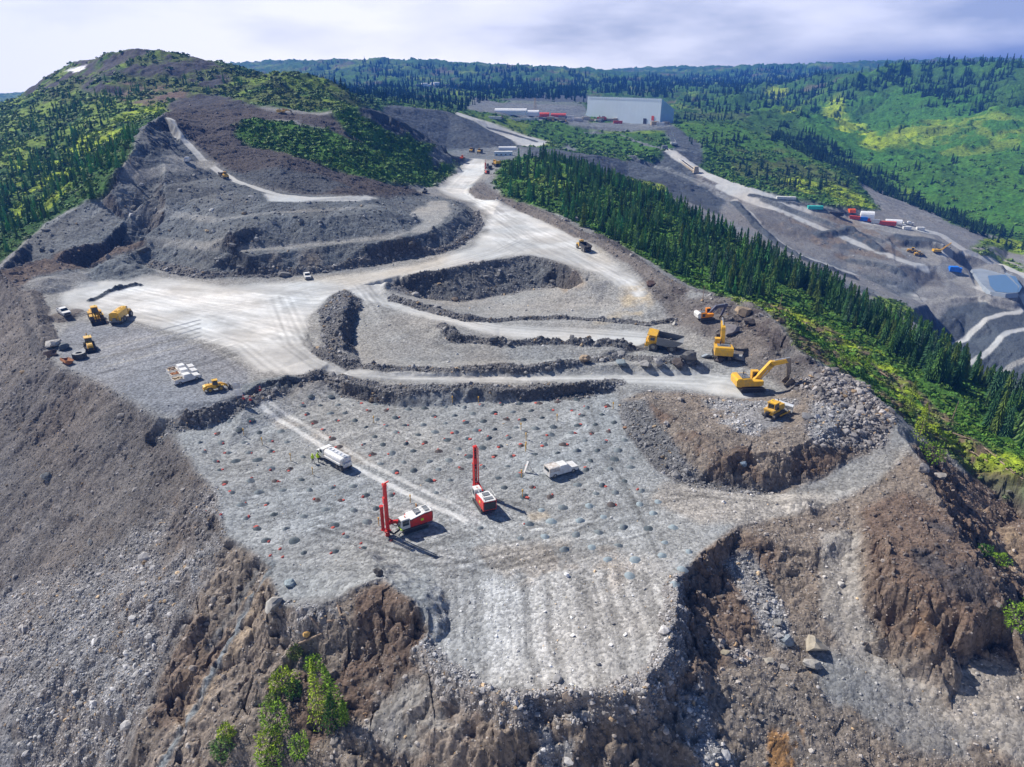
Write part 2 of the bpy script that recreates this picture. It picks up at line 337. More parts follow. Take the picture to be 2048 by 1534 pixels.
TBVH = BVHTree.FromPolygons([tuple(v) for v in TV], [tuple(int(i) for i in t) for t in TT])
def unproj(u, v):
    d = Vector(ray(u, v)).normalized()
    h = TBVH.ray_cast(Vector((0, 0, CAM_H)), d, 9000)
    if h[0] is None: return atz(u, max(v, 200), 0)[:3]
    return tuple(h[0])

# grid: bearing x range
TH0, TH1, NTH = math.radians(-50), math.radians(50), 1500
TH = np.linspace(TH0, TH1, NTH)
rr = [14.0]
while rr[-1] < 4300:
    r = rr[-1]
    if r < 40: st = .5
    elif r < 90: st = .17
    elif r < 700: st = max(.17, .0021 * r)
    else: st = min(.0021 * r * (r / 700) ** .8, 40)
    rr.append(r + st)
RR = np.array(rr); NR = len(RR)
GX = RR[:, None] * np.sin(TH)[None, :]
GY = RR[:, None] * np.cos(TH)[None, :]

def sample_tin(X, Y):
    """heights of the TIN at the (slightly displaced) grid"""
    Z = np.full(X.shape, np.nan)
    for t in TT:
        P = TV[t]
        A, B, C = P
        det = (B[0]-A[0])*(C[1]-A[1]) - (C[0]-A[0])*(B[1]-A[1])
        if abs(det) < 1e-9: continue
        rs = np.hypot(P[:, 0], P[:, 1])
        rmin = rs.min()
        for a, b in ((A, B), (B, C), (C, A)):
            d = b[:2] - a[:2]; tt = np.clip(-np.dot(a[:2], d) / (np.dot(d, d) + 1e-9), 0, 1)
            rmin = min(rmin, np.hypot(*(a[:2] + d * tt)))
        inside0 = False
        l = [((P[(i+1) % 3][0]-P[i][0])*(-P[i][1]) - (P[(i+1) % 3][1]-P[i][1])*(-P[i][0])) for i in range(3)]
        if (min(l) >= 0) or (max(l) <= 0): inside0 = True; rmin = 0
        mg = 3 + rs.max() * .01
        i0 = np.searchsorted(RR, rmin - 3 - rmin * .01); i1 = np.searchsorted(RR, rs.max() + mg) + 1
        if inside0 or P[:, 1].min() < 0: j0, j1 = 0, NTH
        else:
            th = np.arctan2(P[:, 0], P[:, 1]); mt = 3 / max(rmin, 20) + .012
            j0 = np.searchsorted(TH, th.min() - mt); j1 = np.searchsorted(TH, th.max() + mt) + 1
        if i1 <= i0 or j1 <= j0: continue
        x = X[i0:i1, j0:j1] - A[0]; y = Y[i0:i1, j0:j1] - A[1]
        w1 = (x * (C[1]-A[1]) - y * (C[0]-A[0])) / det
        w2 = (y * (B[0]-A[0]) - x * (B[1]-A[1])) / det
        m = (w1 >= -1e-6) & (w2 >= -1e-6) & (w1 + w2 <= 1 + 1e-6)
        Zs = Z[i0:i1, j0:j1]
        Zs[m] = (A[2] + w1 * (B[2]-A[2]) + w2 * (C[2]-A[2]))[m]
    return Z
# ------------------------------------------------------------------ ground cover classes
#        albedo (linear)        relief  rocks/m2 size  leafy
CLS = {
 'gravel':  ((.215,.212,.205), .16, .30, .30, 0),
 'bench':   ((.265,.272,.268), .10, .10, .22, 0),
 'road':    ((.455,.450,.428), .03, .00, .2, 0),
 'pale':    ((.600,.595,.570), .03, .00, .2, 0),
 'pad':     ((.265,.260,.245), .06, .04, .25, 0),
 'padblue': ((.205,.210,.222), .06, .05, .25, 0),
 'tanpad':  ((.400,.335,.240), .06, .02, .25, 0),
 'scree':   ((.140,.126,.116), .17, 2.4, .21, 0),
 'boulders':((.215,.208,.204), .22, 6.0, .30, 0),
 'berm':    ((.135,.132,.130), .30, 3.0, .38, 0),
 'terrace': ((.128,.138,.144), .34, .20, .55, 0),
 'spoil':   ((.074,.086,.098), .55, .00, .5, 0),  # dumped rock; albedo lowered so it also carries the pit slopes' shade
 'dirt':    ((.195,.163,.134), .40, .9, .26, 0),
 'dirtlite':((.300,.282,.255), .16, .25, .25, 0),
 'brown':   ((.138,.098,.074), .50, .8, .30, 0),
 'redbrown':((.074,.064,.062), .60, .25, .40, 0),
 'tan':     ((.300,.225,.150), .35, .20, .25, 0),
 'rust':    ((.300,.165,.070), .35, .30, .25, 0),
 'rocks':   ((.165,.145,.135), .45, 3.2, .62, 0),
 'bluerock':((.225,.225,.228), .35, 3.4, .34, 0),
 'alpine':  ((.085,.115,.030), 1.1, .00, .5, .5),
 'meadow':  ((.145,.215,.028), .45, .00, .5, .45),
 'lime':    ((.270,.350,.026), .45, .00, .5, .5),
 'green':   ((.055,.135,.018), .90, .00, .5, 1),
 'forest':  ((.042,.100,.020), .90, .00, .5, .6),
 'slash':   ((.130,.100,.065), .50, .10, .4, .7),
 'outcrop': ((.058,.056,.062), 1.6, .00, .5, .05),
 'outcropbrown': ((.150,.105,.085), 1.4, .00, .5, .1),
 'gravelfar':((.148,.160,.166), .40, .00, .5, 0),
 'lightgravel': ((.350,.345,.330), .14, .35, .22, 0),
 'slopegreen': ((.050,.145,.022), .60, .00, .5, .42),
 'snow':    ((.75,.75,.80), .10, .00, .5, 0),
}
W1 = fbm(GX, GY, 7.0, 3, seed=1); W2 = fbm(GX, GY, 7.0, 3, seed=4)
DIST = np.hypot(GX, GY)
far = np.clip(DIST / 160.0, .6, 14)
WX, WY = GX + W1 * .75 * far, GY + W2 * .75 * far           # wandering edges
W3 = fbm(GX, GY, 3.2, 3, .6, seed=14); W4 = fbm(GX, GY, 3.2, 3, .6, seed=17)
RAG = .7 + .8 * smooth(120, 80, GY) * smooth(-75, -50, GX)
WXs, WYs = GX + W1 * .6 + W3 * RAG, GY + W2 * .6 + W4 * RAG
V1 = fbm(GX, GY, 60.0, 2, seed=8); V2 = fbm(GX, GY, 60.0, 2, seed=9)
bend = smooth(330, 900, DIST) * 9
GZ = sample_tin(WXs + V1 * bend, WYs + V2 * bend)
GZ = np.where(np.isnan(GZ), -60, GZ)

def boxblur(M, k):
    if k < 1: return M
    for ax in (0, 1):
        P = np.pad(M, [(k + 1, k) if a == ax else (0, 0) for a in (0, 1)], mode='edge')
        c = np.cumsum(P, axis=ax, dtype=np.float64)
        n = 2 * k + 1
        M = (c[n:] - c[:-n]) / n if ax == 0 else (c[:, n:] - c[:, :-n]) / n
    return M
def wpoly(pts, closed=True, step=22):
    out = []
    n = len(pts)
    for i in range(n if closed else n - 1):
        a, b = pts[i], pts[(i + 1) % n]
        k = max(1, int(math.hypot(b[0]-a[0], b[1]-a[1]) / step))
        for j in range(k):
            t = j / k; out.append(unproj(a[0] + (b[0]-a[0]) * t, a[1] + (b[1]-a[1]) * t)[:2])
    if not closed: out.append(unproj(*pts[-1])[:2])
    return out
def window(P, pad):
    P = np.array(P)
    r = np.hypot(P[:, 0], P[:, 1]); th = np.arctan2(P[:, 0], P[:, 1])
    r0, r1 = r.min() - pad, r.max() + pad
    dt = pad / max(r.min(), 15)
    return (max(0, np.searchsorted(RR, r0) - 2), min(NR, np.searchsorted(RR, r1) + 2),
            max(0, np.searchsorted(TH, th.min() - dt) - 2), min(NTH, np.searchsorted(TH, th.max() + dt) + 2))
def inside(P, X, Y):
    m = np.zeros(X.shape, bool)
    n = len(P)
    for i in range(n):
        x0, y0 = P[i]; x1, y1 = P[(i + 1) % n]
        if y0 == y1: continue
        c = (y0 > Y) != (y1 > Y)
        m ^= c & (X < (x1 - x0) * (Y - y0) / (y1 - y0) + x0)
    return m
COL = np.zeros(GZ.shape + (3,), np.float32); COL[:] = CLS['gravel'][0]
REL = np.full(GZ.shape, .16, np.float32); ROCK = np.full(GZ.shape, .0, np.float32); RSZ = np.full(GZ.shape, .3, np.float32); LEAF = np.zeros(GZ.shape, np.float32)
ROAD = np.zeros(GZ.shape, np.float32)
def lay(sl, m, cls, k=1.0):
    c, rel, rk, rs, lf = CLS[cls]
    m = m * k
    for ch in range(3): COL[sl + (ch,)] += (c[ch] - COL[sl + (ch,)]) * m
    for F, val in ((REL, rel), (ROCK, rk), (RSZ, rs), (LEAF, lf)): F[sl] += (val - F[sl]) * m
    if cls in ('road', 'pale'): ROAD[sl] += (1 - ROAD[sl]) * m
    else: ROAD[sl] *= (1 - m)
def paint(cls, pts, blur=3, wob=1, k=1.0, breakup=0.0, blen=6.0):
    P = wpoly(pts)
    i0, i1, j0, j1 = window(P, 12)
    if i1 <= i0 or j1 <= j0: return
    sl = (slice(i0, i1), slice(j0, j1))
    X, Y = (WX[sl], WY[sl]) if wob else (WXs[sl], WYs[sl])
    m = boxblur(inside(P, X, Y).astype(np.float32), blur)
    if breakup:
        n = fbm(GX[sl], GY[sl], blen, 4, .6, seed=len(pts))
        m = m * smooth(breakup - .18, breakup + .18, n * .9 + .5)
    lay(sl, m, cls, k)
def seg_dist(P, X, Y):
    best = np.full(X.shape, 1e9); side = np.zeros(X.shape); along = np.zeros(X.shape); L0 = 0
    for (x0, y0), (x1, y1) in zip(P[:-1], P[1:]):
        dx, dy = x1 - x0, y1 - y0; L = math.hypot(dx, dy)
        if L < 1e-6: continue
        t = ((X - x0) * dx + (Y - y0) * dy) / (L * L); tc = np.clip(t, 0, 1)
        d = np.hypot(X - x0 - dx * tc, Y - y0 - dy * tc)
        s = ((X - x0) * dy - (Y - y0) * dx) / L
        b = d < best
        best = np.where(b, d, best); side = np.where(b, s, side); along = np.where(b, L0 + tc * L, along); L0 += L
    return best, side, along
def band(cls, pts, w, soft=.3, k=1.0, step=22, jig=1.0):
    """a strip of ground w metres wide along a line"""
    P = wpoly(pts, False, step)
    i0, i1, j0, j1 = window(P, w + 6)
    sl = (slice(i0, i1), slice(j0, j1))
    X = GX[sl] + (WX[sl] - GX[sl]) * .4 * jig; Y = GY[sl] + (WY[sl] - GY[sl]) * .4 * jig
    d, s, a = seg_dist(P, X, Y)
    m = 1 - smooth(w / 2 * (1 - soft), w / 2 * (1 + soft), d)
    lay(sl, m, cls, k)
def ridge(pts, w, h, step=22, cls='berm'):
    """a windrow of broken rock pushed up along a line"""
    P = wpoly(pts, False, step)
    i0, i1, j0, j1 = window(P, w + 6)
    sl = (slice(i0, i1), slice(j0, j1))
    d, s, a = seg_dist(P, WXs[sl], WYs[sl])
    hh = h * (1 + .5 * fbm(GX[sl], GY[sl], 4, 2, seed=3))
    GZ[sl] += hh * np.clip(1 - d / (w / 2), 0, 1) ** .8
    if cls: lay(sl, 1 - smooth(w * .42, w * .62, d), cls)
def tracks(pts, w, n, dk, lt=1.12, step=16, depth=.04, wheel=.35):
    """wheel ruts: n parallel pairs wandering inside a lane"""
    P = wpoly(pts, False, step)
    i0, i1, j0, j1 = window(P, w + 3)
    sl = (slice(i0, i1), slice(j0, j1))
    d, s, a = seg_dist(P, GX[sl], GY[sl])
    rnd = random.Random(n + len(pts))
    env = 1 - smooth(w * .35, w * .55, d)
    f = np.ones_like(d)
    for k in range(n):
        c = rnd.uniform(-.42, .42) * w; ph = rnd.uniform(0, 6); wl = rnd.uniform(14, 50)
        for g in (-.9, .9):
            q = np.abs(s - c - g - np.sin(a / wl + ph) * .7)
            f = np.where(q < wheel, f * (dk if (k % 3) else lt), f)
    f = 1 + (boxblur(f, 1) - 1) * env
    for ch in range(3): COL[sl + (ch,)] *= f
def streaks(pts, a, b, lo=.8, hi=1.15, wl=1.6, long=26, blur=3, dz=.0):
    """scrape marks running from pixel a to pixel b inside the polygon"""
    P = wpoly(pts)
    i0, i1, j0, j1 = window(P, 4)
    sl = (slice(i0, i1), slice(j0, j1))
    m = boxblur(inside(P, WX[sl], WY[sl]).astype(np.float32), blur)
    A = np.array(unproj(*a)[:2]); B = np.array(unproj(*b)[:2]); d = (B - A) / np.linalg.norm(B - A)
    al = GX[sl] * d[0] + GY[sl] * d[1]; ac = GX[sl] * d[1] - GY[sl] * d[0] + W1[sl] * .8
    n = fbm(ac, al * wl / long, wl, 3, .6, seed=6)
    f = np.clip(.5 + n * 1.1, 0, 1)
    for ch in range(3): COL[sl + (ch,)] *= 1 + m * (lo + (hi - lo) * f - 1)
    if dz: GZ[sl] += m * n * dz
FARM = smooth(560, 640, GY + 0 * GX)
lay((slice(None), slice(None)), FARM, 'forest')
lay((slice(None), slice(None)), smooth(-.05, .35, fbm(GX, GY, 90, 4, seed=12)) * FARM * .8, 'green')
lay((slice(None), slice(None)), smooth(.15, .4, fbm(GX, GY, 120, 4, .6, seed=15)) * FARM * .8, 'meadow')
lay((slice(None), slice(None)), smooth(.2, .45, fbm(GX, GY, 80, 4, .6, seed=19)) * FARM * smooth(900, 1500, DIST) * .6, 'outcropbrown')

# --- left hill
paint('forest', [(-40,560),(60,474),(105,438),(160,409),(200,396),(222,370),(248,328),(270,286),(292,250),(330,228),(338,205),(380,186),(440,190),(480,203),(500,215),(540,214),(640,226),(700,216),(740,214),(730,200),(640,150),(560,140),(505,152),(430,122),(345,96),(280,90),(190,112),(90,146),(-60,205),(-60,560)], 4)
paint('meadow', [(-40,400),(80,300),(200,260),(330,225),(340,200),(480,200),(620,222),(730,214),(640,152),(560,142),(480,150),(430,125),(345,97),(280,92),(190,114),(90,146),(-60,205),(-60,400)], 4, breakup=.42, blen=26)
paint('alpine', [(60,215),(90,150),(190,114),(280,92),(430,122),(505,152),(640,150),(735,212),(620,222),(480,200),(380,186),(338,200),(200,205)], 4, breakup=.38, blen=22)
paint('outcrop', [(190,125),(215,102),(280,95),(345,98),(430,125),(470,160),(420,180),(330,150),(260,150),(200,160)], 3, breakup=.36, blen=14)
paint('outcrop', [(60,155),(130,128),(190,118),(195,150),(120,165),(50,190)], 3, breakup=.40, blen=14)
paint('outcrop', [(165,160),(240,155),(250,190),(200,195),(160,180)], 3, breakup=.34, blen=10)
paint('outcropbrown', [(240,165),(350,170),(400,200),(300,215),(240,205)], 3, breakup=.50, blen=16)
paint('lime', [(20,330),(150,280),(280,215),(330,215),(310,232),(250,250),(180,330),(100,420),(30,440)], 3, breakup=.60, blen=12)
paint('lime', [(265,205),(330,205),(320,230),(240,235)], 3, breakup=.42, blen=10)
paint('snow', [(128,142),(160,133),(172,130),(165,138),(140,145)], 1)
# --- ridges behind the pit
paint('alpine', [(540,248),(690,262),(737,292),(800,330),(840,352),(780,345),(700,300),(600,268)], 3, breakup=.45, blen=9)
paint('meadow', [(690,222),(764,222),(819,250),(873,282),(915,325),(870,360),(790,310),(720,250)], 3, breakup=.45, blen=10)
paint('redbrown', [(325,235),(338,207),(380,190),(440,192),(500,212),(560,222),(640,230),(610,240),(560,240),(500,240),(480,262),(560,284),(640,302),(700,330),(760,358),(830,380),(850,392),(780,397),(700,390),(600,386),(520,372),(440,330),(400,300),(360,262),(335,240)], 3)
paint('outcrop', [(335,205),(380,186),(440,190),(520,212),(440,225),(370,225)], 3, breakup=.30, blen=8)
paint('green', [(490,242),(560,242),(600,250),(690,262),(660,236),(676,222),(700,215),(764,222),(819,248),(873,279),(924,328),(908,345),(865,374),(800,368),(740,358),(690,345),(640,328),(560,305),(500,290),(470,268)], 3)
paint('redbrown', [(600,228),(672,230),(690,262),(735,290),(700,280),(650,255),(600,246)], 3)
paint('spoil', [(400,330),(480,345),(560,335),(640,350),(700,375),(640,385),(560,378),(480,362)], 3, k=.7)
# --- beyond the saddle
paint('spoil', [(735,214),(778,211),(884,221),(945,240),(1005,271),(1052,292),(1000,298),(900,300),(780,266),(720,230)], 2)
paint('gravelfar', [(862,335),(862,305),(900,300),(960,296),(1048,293),(1085,298),(1060,320),(1035,345),(1000,320),(965,318),(930,322)], 2)
paint('spoil', [(1052,292),(1110,298),(1300,328),(1345,300),(1330,262),(1150,252),(1180,246),(1345,246),(1405,290),(1412,312),(1392,345),(1480,385),(1450,425),(1300,372),(1180,335),(1070,320)], 2)
paint('gravelfar', [(930,216),(955,194),(1000,205),(1170,212),(1180,245),(1345,240),(1352,252),(1260,264),(1130,252),(1050,236),(960,222)], 2)
paint('gravelfar', [(1120,300),(1160,255),(1200,262),(1160,290),(1150,302)], 2)
paint('green', [(1062,242),(1100,240),(1186,260),(1160,282),(1118,290),(1050,264)], 2)
paint('green', [(1162,262),(1230,272),(1290,292),(1325,320),(1280,316),(1150,300),(1140,288)], 2)
paint('road', [(905,221),(925,224),(976,241),(1030,260),(1100,284),(1088,290),(1050,292),(1000,268),(950,242),(915,230)], 2, wob=0)
band('spoil', [(980,252),(1030,268),(1070,283)], 7, .3)
band('gravelfar', [(860,172),(880,178),(930,184),(1000,188),(1060,195),(1150,205)], 10, .3)
paint('gravelfar', [(1040,195),(1160,200),(1172,235),(1060,230),(990,215)], 2, k=.8)
band('gravelfar', [(1100,292),(1170,300),(1250,312),(1330,340),(1400,366)], 6, .3)
band('gravelfar', [(1170,262),(1230,268),(1290,288),(1330,300),(1370,300)], 5, .3)
paint('spoil', [(1180,205),(1000,200),(1060,190),(1180,192)], 2)
# --- right hand hills
paint('green', [(1340,246),(1450,252),(1510,266),(1560,288),(1640,328),(1700,368),(1745,402),(1760,418),(1700,415),(1600,398),(1500,378),(1420,345),(1410,312),(1400,280)], 3)
paint('alpine', [(1450,300),(1560,300),(1660,345),(1745,405),(1700,412),(1560,380),(1470,345)], 3, breakup=.46, blen=20)
paint('lime', [(1560,355),(1650,360),(1735,400),(1752,414),(1700,414),(1620,395)], 3, breakup=.42, blen=14)
paint('green', [(1600,210),(1650,188),(1700,163),(1800,140),(1900,138),(2200,140),(2200,500),(2048,470),(1950,440),(1850,400),(1760,350),(1650,300),(1600,270)], 4)
paint('slopegreen', [(1600,225),(1700,200),(1800,190),(2200,200),(2200,500),(2048,465),(1950,435),(1850,390),(1760,345),(1650,295),(1600,260)], 6, k=.85)
paint('forest', [(1640,200),(1700,163),(1800,140),(1900,138),(2200,140),(2200,220),(2000,230),(1850,215),(1720,230)], 4, breakup=.40, blen=50)
paint('lime', [(1645,200),(1680,192),(1700,240),(1760,280),(1830,265),(1905,240),(1925,240),(1860,290),(1790,312),(1740,312),(1690,270),(1650,250)], 3, breakup=.30, blen=30)
paint('meadow', [(1750,280),(1900,235),(2000,240),(2048,260),(2048,300),(1900,330),(1790,320)], 3, breakup=.55, blen=30)
paint('lime', [(1570,232),(1600,222),(1610,238),(1560,248)], 2); paint('lime', [(1525,192),(1560,182),(1575,180),(1560,196)], 2)
paint('forest', [(1560,262),(1650,300),(1760,362),(1850,410),(2048,470),(2048,500),(1940,462),(1850,425),(1760,380),(1640,325),(1540,280)], 3)
paint('green', [(1760,350),(1850,330),(1950,330),(2200,300),(2200,500),(2048,465),(1940,435),(1850,395)], 6, k=.8, breakup=.3, blen=40)
paint('forest', [(1660,240),(1760,300),(1900,360),(2200,420),(2200,440),(1880,380),(1740,320)], 5, k=.6, breakup=.5, blen=50)
# --- works in the valley
paint('gravel', [(1395,345),(1450,364),(1520,384),(1600,402),(1700,418),(1760,418),(1715,362),(1740,368),(1790,388),(1860,422),(1900,450),(1980,472),(2200,520),(2200,900),(1930,760),(1880,720),(1860,640),(1790,600),(1700,585),(1600,545),(1540,490),(1450,432),(1390,382)], 2)
paint('spoil', [(1250,355),(1400,370),(1450,400),(1440,430),(1330,390),(1250,370)], 2)
paint('redbrown', [(1500,420),(1560,410),(1600,440),(1660,455),(1660,490),(1590,480),(1520,450)], 3, k=.4)
paint('spoil', [(1600,462),(1700,455),(1800,520),(1780,520),(1660,492)], 3, k=.6)
paint('spoil', [(1795,462),(1830,459),(1868,477),(1893,490),(1880,496),(1800,493),(1770,482)], 1, k=.95)
paint('redbrown', [(1800,540),(1880,545),(1895,575),(1840,570)], 2, k=.5)
paint('redbrown', [(1380,350),(1500,380),(1540,400),(1480,400)], 2, k=.5)
paint('meadow', [(1945,497),(1970,478),(2010,476),(2200,500),(2200,530),(2048,510),(1990,495)], 2)
paint('lime', [(1960,480),(2010,478),(2100,492),(2100,510),(2020,495)], 2, k=.8)
paint('meadow', [(1935,497),(1960,495),(2048,530),(2048,550),(1990,525),(1950,508)], 2, k=.9)
paint('meadow', [(1740,590),(1800,605),(1850,640),(1820,640),(1760,612)], 2)
paint('lime', [(1250,352),(1330,370),(1345,395),(1300,385)], 2, breakup=.35)
paint('spoil', [(1862,640),(1900,612),(1960,600),(2048,605),(2200,620),(2200,850),(2040,790),(1930,760),(1880,710)], 2)  # pit slopes turned from the sun: shade painted into the ground colour
band('road', [(2060,556),(1990,528),(1935,505),(1905,485),(1880,468),(1800,450),(1720,440),(1620,416),(1520,390),(1440,362),(1395,342),(1340,302)], 11, .2)
band('pad', [(1640,425),(1730,452),(1850,470),(1800,455)], 14, .3)
band('road', [(1440,372),(1500,398),(1560,420),(1640,455),(1720,490),(1800,520),(1850,536)], 8, .25)
band('road', [(1470,400),(1510,440),(1540,470),(1600,510),(1700,545),(1800,580),(1850,600)], 6, .25, k=.7)
band('road', [(1895,500),(1875,515),(1900,545),(1940,562),(1990,590),(2060,600)], 9, .25)
band('pad', [(1870,500),(1820,500),(1790,498)], 8, .25)
band('pad', [(1870,520),(1900,545),(1935,560)], 20, .25)
band('dirtlite', [(2060,540),(2000,515),(1950,497)], 4, .25)
band('pad', [(1790,590),(1860,602),(1920,590),(1960,600),(2048,618),(2060,620)], 5, .25)
band('road', [(1890,695),(1925,682),(1945,660),(1975,636),(2010,626),(2060,622)], 3.8, .2)
band('road', [(1935,730),(1975,706),(1998,680),(2015,664),(2060,655)], 3.6, .2)
band('pad', [(1990,760),(2020,735),(2060,715)], 4, .2)
# --- terraces at left
paint('terrace', [(-20,560),(0,540),(60,478),(105,442),(160,412),(200,398),(222,372),(248,330),(270,288),(290,250),(322,232),(345,240),(380,290),(410,325),(450,350),(520,380),(700,398),(760,396),(830,390),(880,392),(925,405),(955,430),(965,455),(945,478),(908,500),(800,522),(668,545),(540,556),(472,556),(400,560),(300,535),(171,540),(68,556)], 2)
paint('spoil', [(330,240),(400,300),(450,340),(560,380),(700,392),(830,385),(870,390),(800,400),(526,406),(460,380),(380,330),(330,290)], 3, k=.35)
paint('gravelfar', [(100,480),(160,430),(250,430),(300,450),(240,480),(130,495)], 3, k=.7)
paint('pad', [(818,425),(860,402),(893,402),(905,425),(888,440),(850,468),(815,466),(845,445)], 2)
paint('brown', [(30,590),(68,552),(171,536),(239,515),(288,488),(292,477),(205,486),(137,500),(85,517),(0,540)], 2, k=.8)
band('pad', [(489,500),(581,494),(700,482),(775,474),(812,464)], 4, .3, k=.8); band('pad', [(300,478),(400,492),(440,490)], 4, .3, k=.6); band('pad', [(260,425),(340,425),(430,440),(540,425),(640,420),(760,412)], 4, .3, k=.5)
paint('tan', [(600,505),(640,505),(640,540),(600,540)], 6, k=.5)
paint('tan', [(545,505),(560,510),(555,545),(540,545)], 6, k=.5)
band('gravelfar', [(300,300),(250,380),(180,430)], 8, .4, k=.6)
streaks([(270,288),(440,350),(520,405),(700,402),(700,440),(440,480),(300,475),(100,440),(200,398)], (560,400), (440,480), .82, 1.18, 3, 30)
band('road', [(735,397),(620,396),(560,390),(520,379),(470,362),(440,344),(405,320),(378,290),(352,262),(338,237)], 3.4, .15, step=10, jig=.4)
paint('road', [(530,387),(560,391),(640,395),(735,392),(760,398),(700,402),(600,404),(540,403)], 2)
tracks([(735,397),(620,396),(560,390),(520,379),(470,362),(440,344),(405,320),(378,290),(352,262),(338,237)], 4, 2, .8, step=10)
band('pad', [(270,345),(330,330),(380,325),(410,328)], 10, .3)
for q_ in ((286,300,330,292),(278,318,335,306),(275,335,330,322)): band('spoil', [q_[:2], q_[2:]], 3.5, .4)
# --- the whole working level
paint('pad', [(560,562),(700,549),(900,500),(960,455),(950,425),(930,402),(892,392),(870,375),(922,345),(942,317),(965,317),(970,345),(937,375),(960,396),(1050,420),(1120,450),(1190,486),(1265,540),(1310,590),(1320,640),(1400,655),(1465,700),(1540,740),(1560,790),(1440,790),(1300,775),(1100,790),(700,775),(640,762),(500,790),(350,845),(262,800),(150,750),(90,700),(75,610),(100,570),(200,556),(300,548),(420,562)], 2)
paint('padblue', [(150,640),(300,660),(420,700),(500,740),(500,785),(350,840),(262,800),(150,740),(100,690)], 5, k=.85)
paint('road', [(560,566),(700,551),(850,526),(940,497),(976,462),(984,430),(945,404),(893,391),(878,378),(922,347),(942,317),(964,317),(967,345),(933,375),(930,388),(965,402),(1050,426),(1110,452),(1180,492),(1240,535),(1290,575),(1280,600),(1190,545),(1110,520),(1060,508),(1000,512),(900,535),(780,568),(762,590),(850,617),(1000,650),(1300,665),(1340,690),(1240,690),(1000,672),(860,637),(740,602),(690,582),(650,598),(612,640),(604,690),(650,725),(760,746),(1000,752),(1400,742),(1500,765),(1500,800),(1350,772),(1200,762),(900,765),(700,756),(600,750),(520,742),(450,690),(300,650),(130,610),(120,585),(200,562),(300,553),(450,572)], 4)
paint('pale', [(300,570),(450,580),(560,575),(650,590),(600,640),(560,690),(470,690),(330,640),(220,625),(140,610),(160,575)], 8, breakup=.40, blen=14)
paint('pale', [(880,378),(942,320),(964,320),(966,345),(930,380),(1050,430),(1180,500),(1050,500),(960,470),(985,435),(940,402)], 5, breakup=.35, blen=18)
paint('tanpad', [(1240,575),(1290,565),(1305,600),(1280,640),(1180,650),(1240,620)], 5, breakup=.35, blen=9)
paint('tanpad', [(560,560),(780,540),(900,510),(880,535),(700,570)], 6, k=.35)
paint('tanpad', [(1150,470),(1200,490),(1230,530),(1170,520)], 5, k=.3)
paint('dirtlite', [(860,610),(1000,635),(1200,635),(1290,645),(1240,600),(1130,590),(1000,600)], 5, k=.5)
for dd in range(7):
    band('pad' if dd % 2 else 'padblue', [(190 + dd * 3, 690 + dd * 9), (300, 665 + dd * 9), (400, 640 + dd * 8)], .9, .5, k=.8)
paint('pale', [(430,585),(560,590),(540,605),(440,598)], 2, k=.9, breakup=.3, blen=4); paint('pale', [(340,600),(400,602),(390,612),(350,612)], 2, k=.9)
streaks([(960,330),(900,385),(985,430),(940,500),(700,555),(560,590),(560,565),(850,525),(980,460),(940,402)], (700,565), (930,505), .84, 1.1, 1.2, 60)
streaks([(960,400),(1100,455),(1250,540),(1290,580),(1200,545),(1060,505),(990,500),(980,440)], (1000,430), (1200,530), .82, 1.1, 1.3, 60)
streaks([(300,560),(560,570),(700,575),(620,700),(480,720),(200,620),(150,590)], (250,600), (600,640), .86, 1.08, 1.6, 40)
streaks([(640,720),(900,752),(1400,745),(1450,770),(1000,775),(700,762)], (700,745), (1300,755), .82, 1.1, .9, 60)
# --- stock of fine gravel by the bank and windrows
paint('gravelfar', [(180,560),(185,540),(240,515),(300,535),(320,552),(260,562)], 3)
# --- blast bench
paint('bench', [(350,850),(430,832),(500,806),(640,775),(760,790),(850,792),(950,788),(1050,792),(1150,782),(1230,778),(1240,830),(1300,930),(1360,965),(1470,1050),(1400,1110),(1352,1165),(1345,1300),(1290,1375),(1150,1400),(1000,1395),(900,1365),(842,1300),(830,1220),(765,1160),(690,1190),(560,1200),(520,1112),(456,1072),(430,990),(380,915)], 4)
paint('lightgravel', [(870,1100),(1350,1110),(1352,1240),(1335,1318),(1285,1370),(1100,1395),(900,1360),(842,1300),(860,1200)], 8, k=.8)
paint('dirtlite', [(540,830),(620,850),(760,930),(700,930),(640,890),(560,860)], 5, breakup=.45, blen=5)
paint('tan', [(900,1090),(1300,1080),(1240,1180),(1020,1170)], 8, breakup=.55, blen=6, k=.3)
paint('tanpad', [(1050,1025),(1090,1020),(1100,1035),(1060,1042)], 3, k=.6)
paint('dirtlite', [(1330,960),(1500,985),(1640,985),(1740,910),(1820,890),(1800,960),(1700,1010),(1560,1040),(1400,1050),(1300,1000)], 5)
paint('pad', [(1640,985),(1700,930),(1790,900),(1790,950),(1700,1000)], 5, k=.7)
streaks([(870,1140),(1310,1140),(1340,1300),(1280,1360),(1100,1385),(900,1350),(860,1240)], (1000,1150), (1010,1350), .80, 1.28, 1.1, 50, dz=.05)
streaks([(500,830),(1200,800),(1300,1080),(700,1100),(480,1000)], (700,1000), (1000,880), .84, 1.16, .8, 16)
for q_ in (([(640,790),(760,860),(900,900)],6,5),([(1150,800),(1180,900),(1240,1000),(1280,1100)],9,7),([(950,1010),(1100,1050),(1250,1040),(1400,1010)],10,7),([(600,1120),(760,1120),(900,1110)],8,6)): tracks(q_[0], q_[1], q_[2], .86)
streaks([(450,900),(700,1040),(1300,1040),(1340,1150),(700,1150),(500,1100)], (600,1080), (900,1010), .80, 1.2, .7, 14, dz=.04)
streaks([(1340,950),(1640,975),(1760,930),(1700,1010),(1500,1040),(1330,1010)], (1400,985), (1640,1000), .75, 1.2, 1.0, 40)
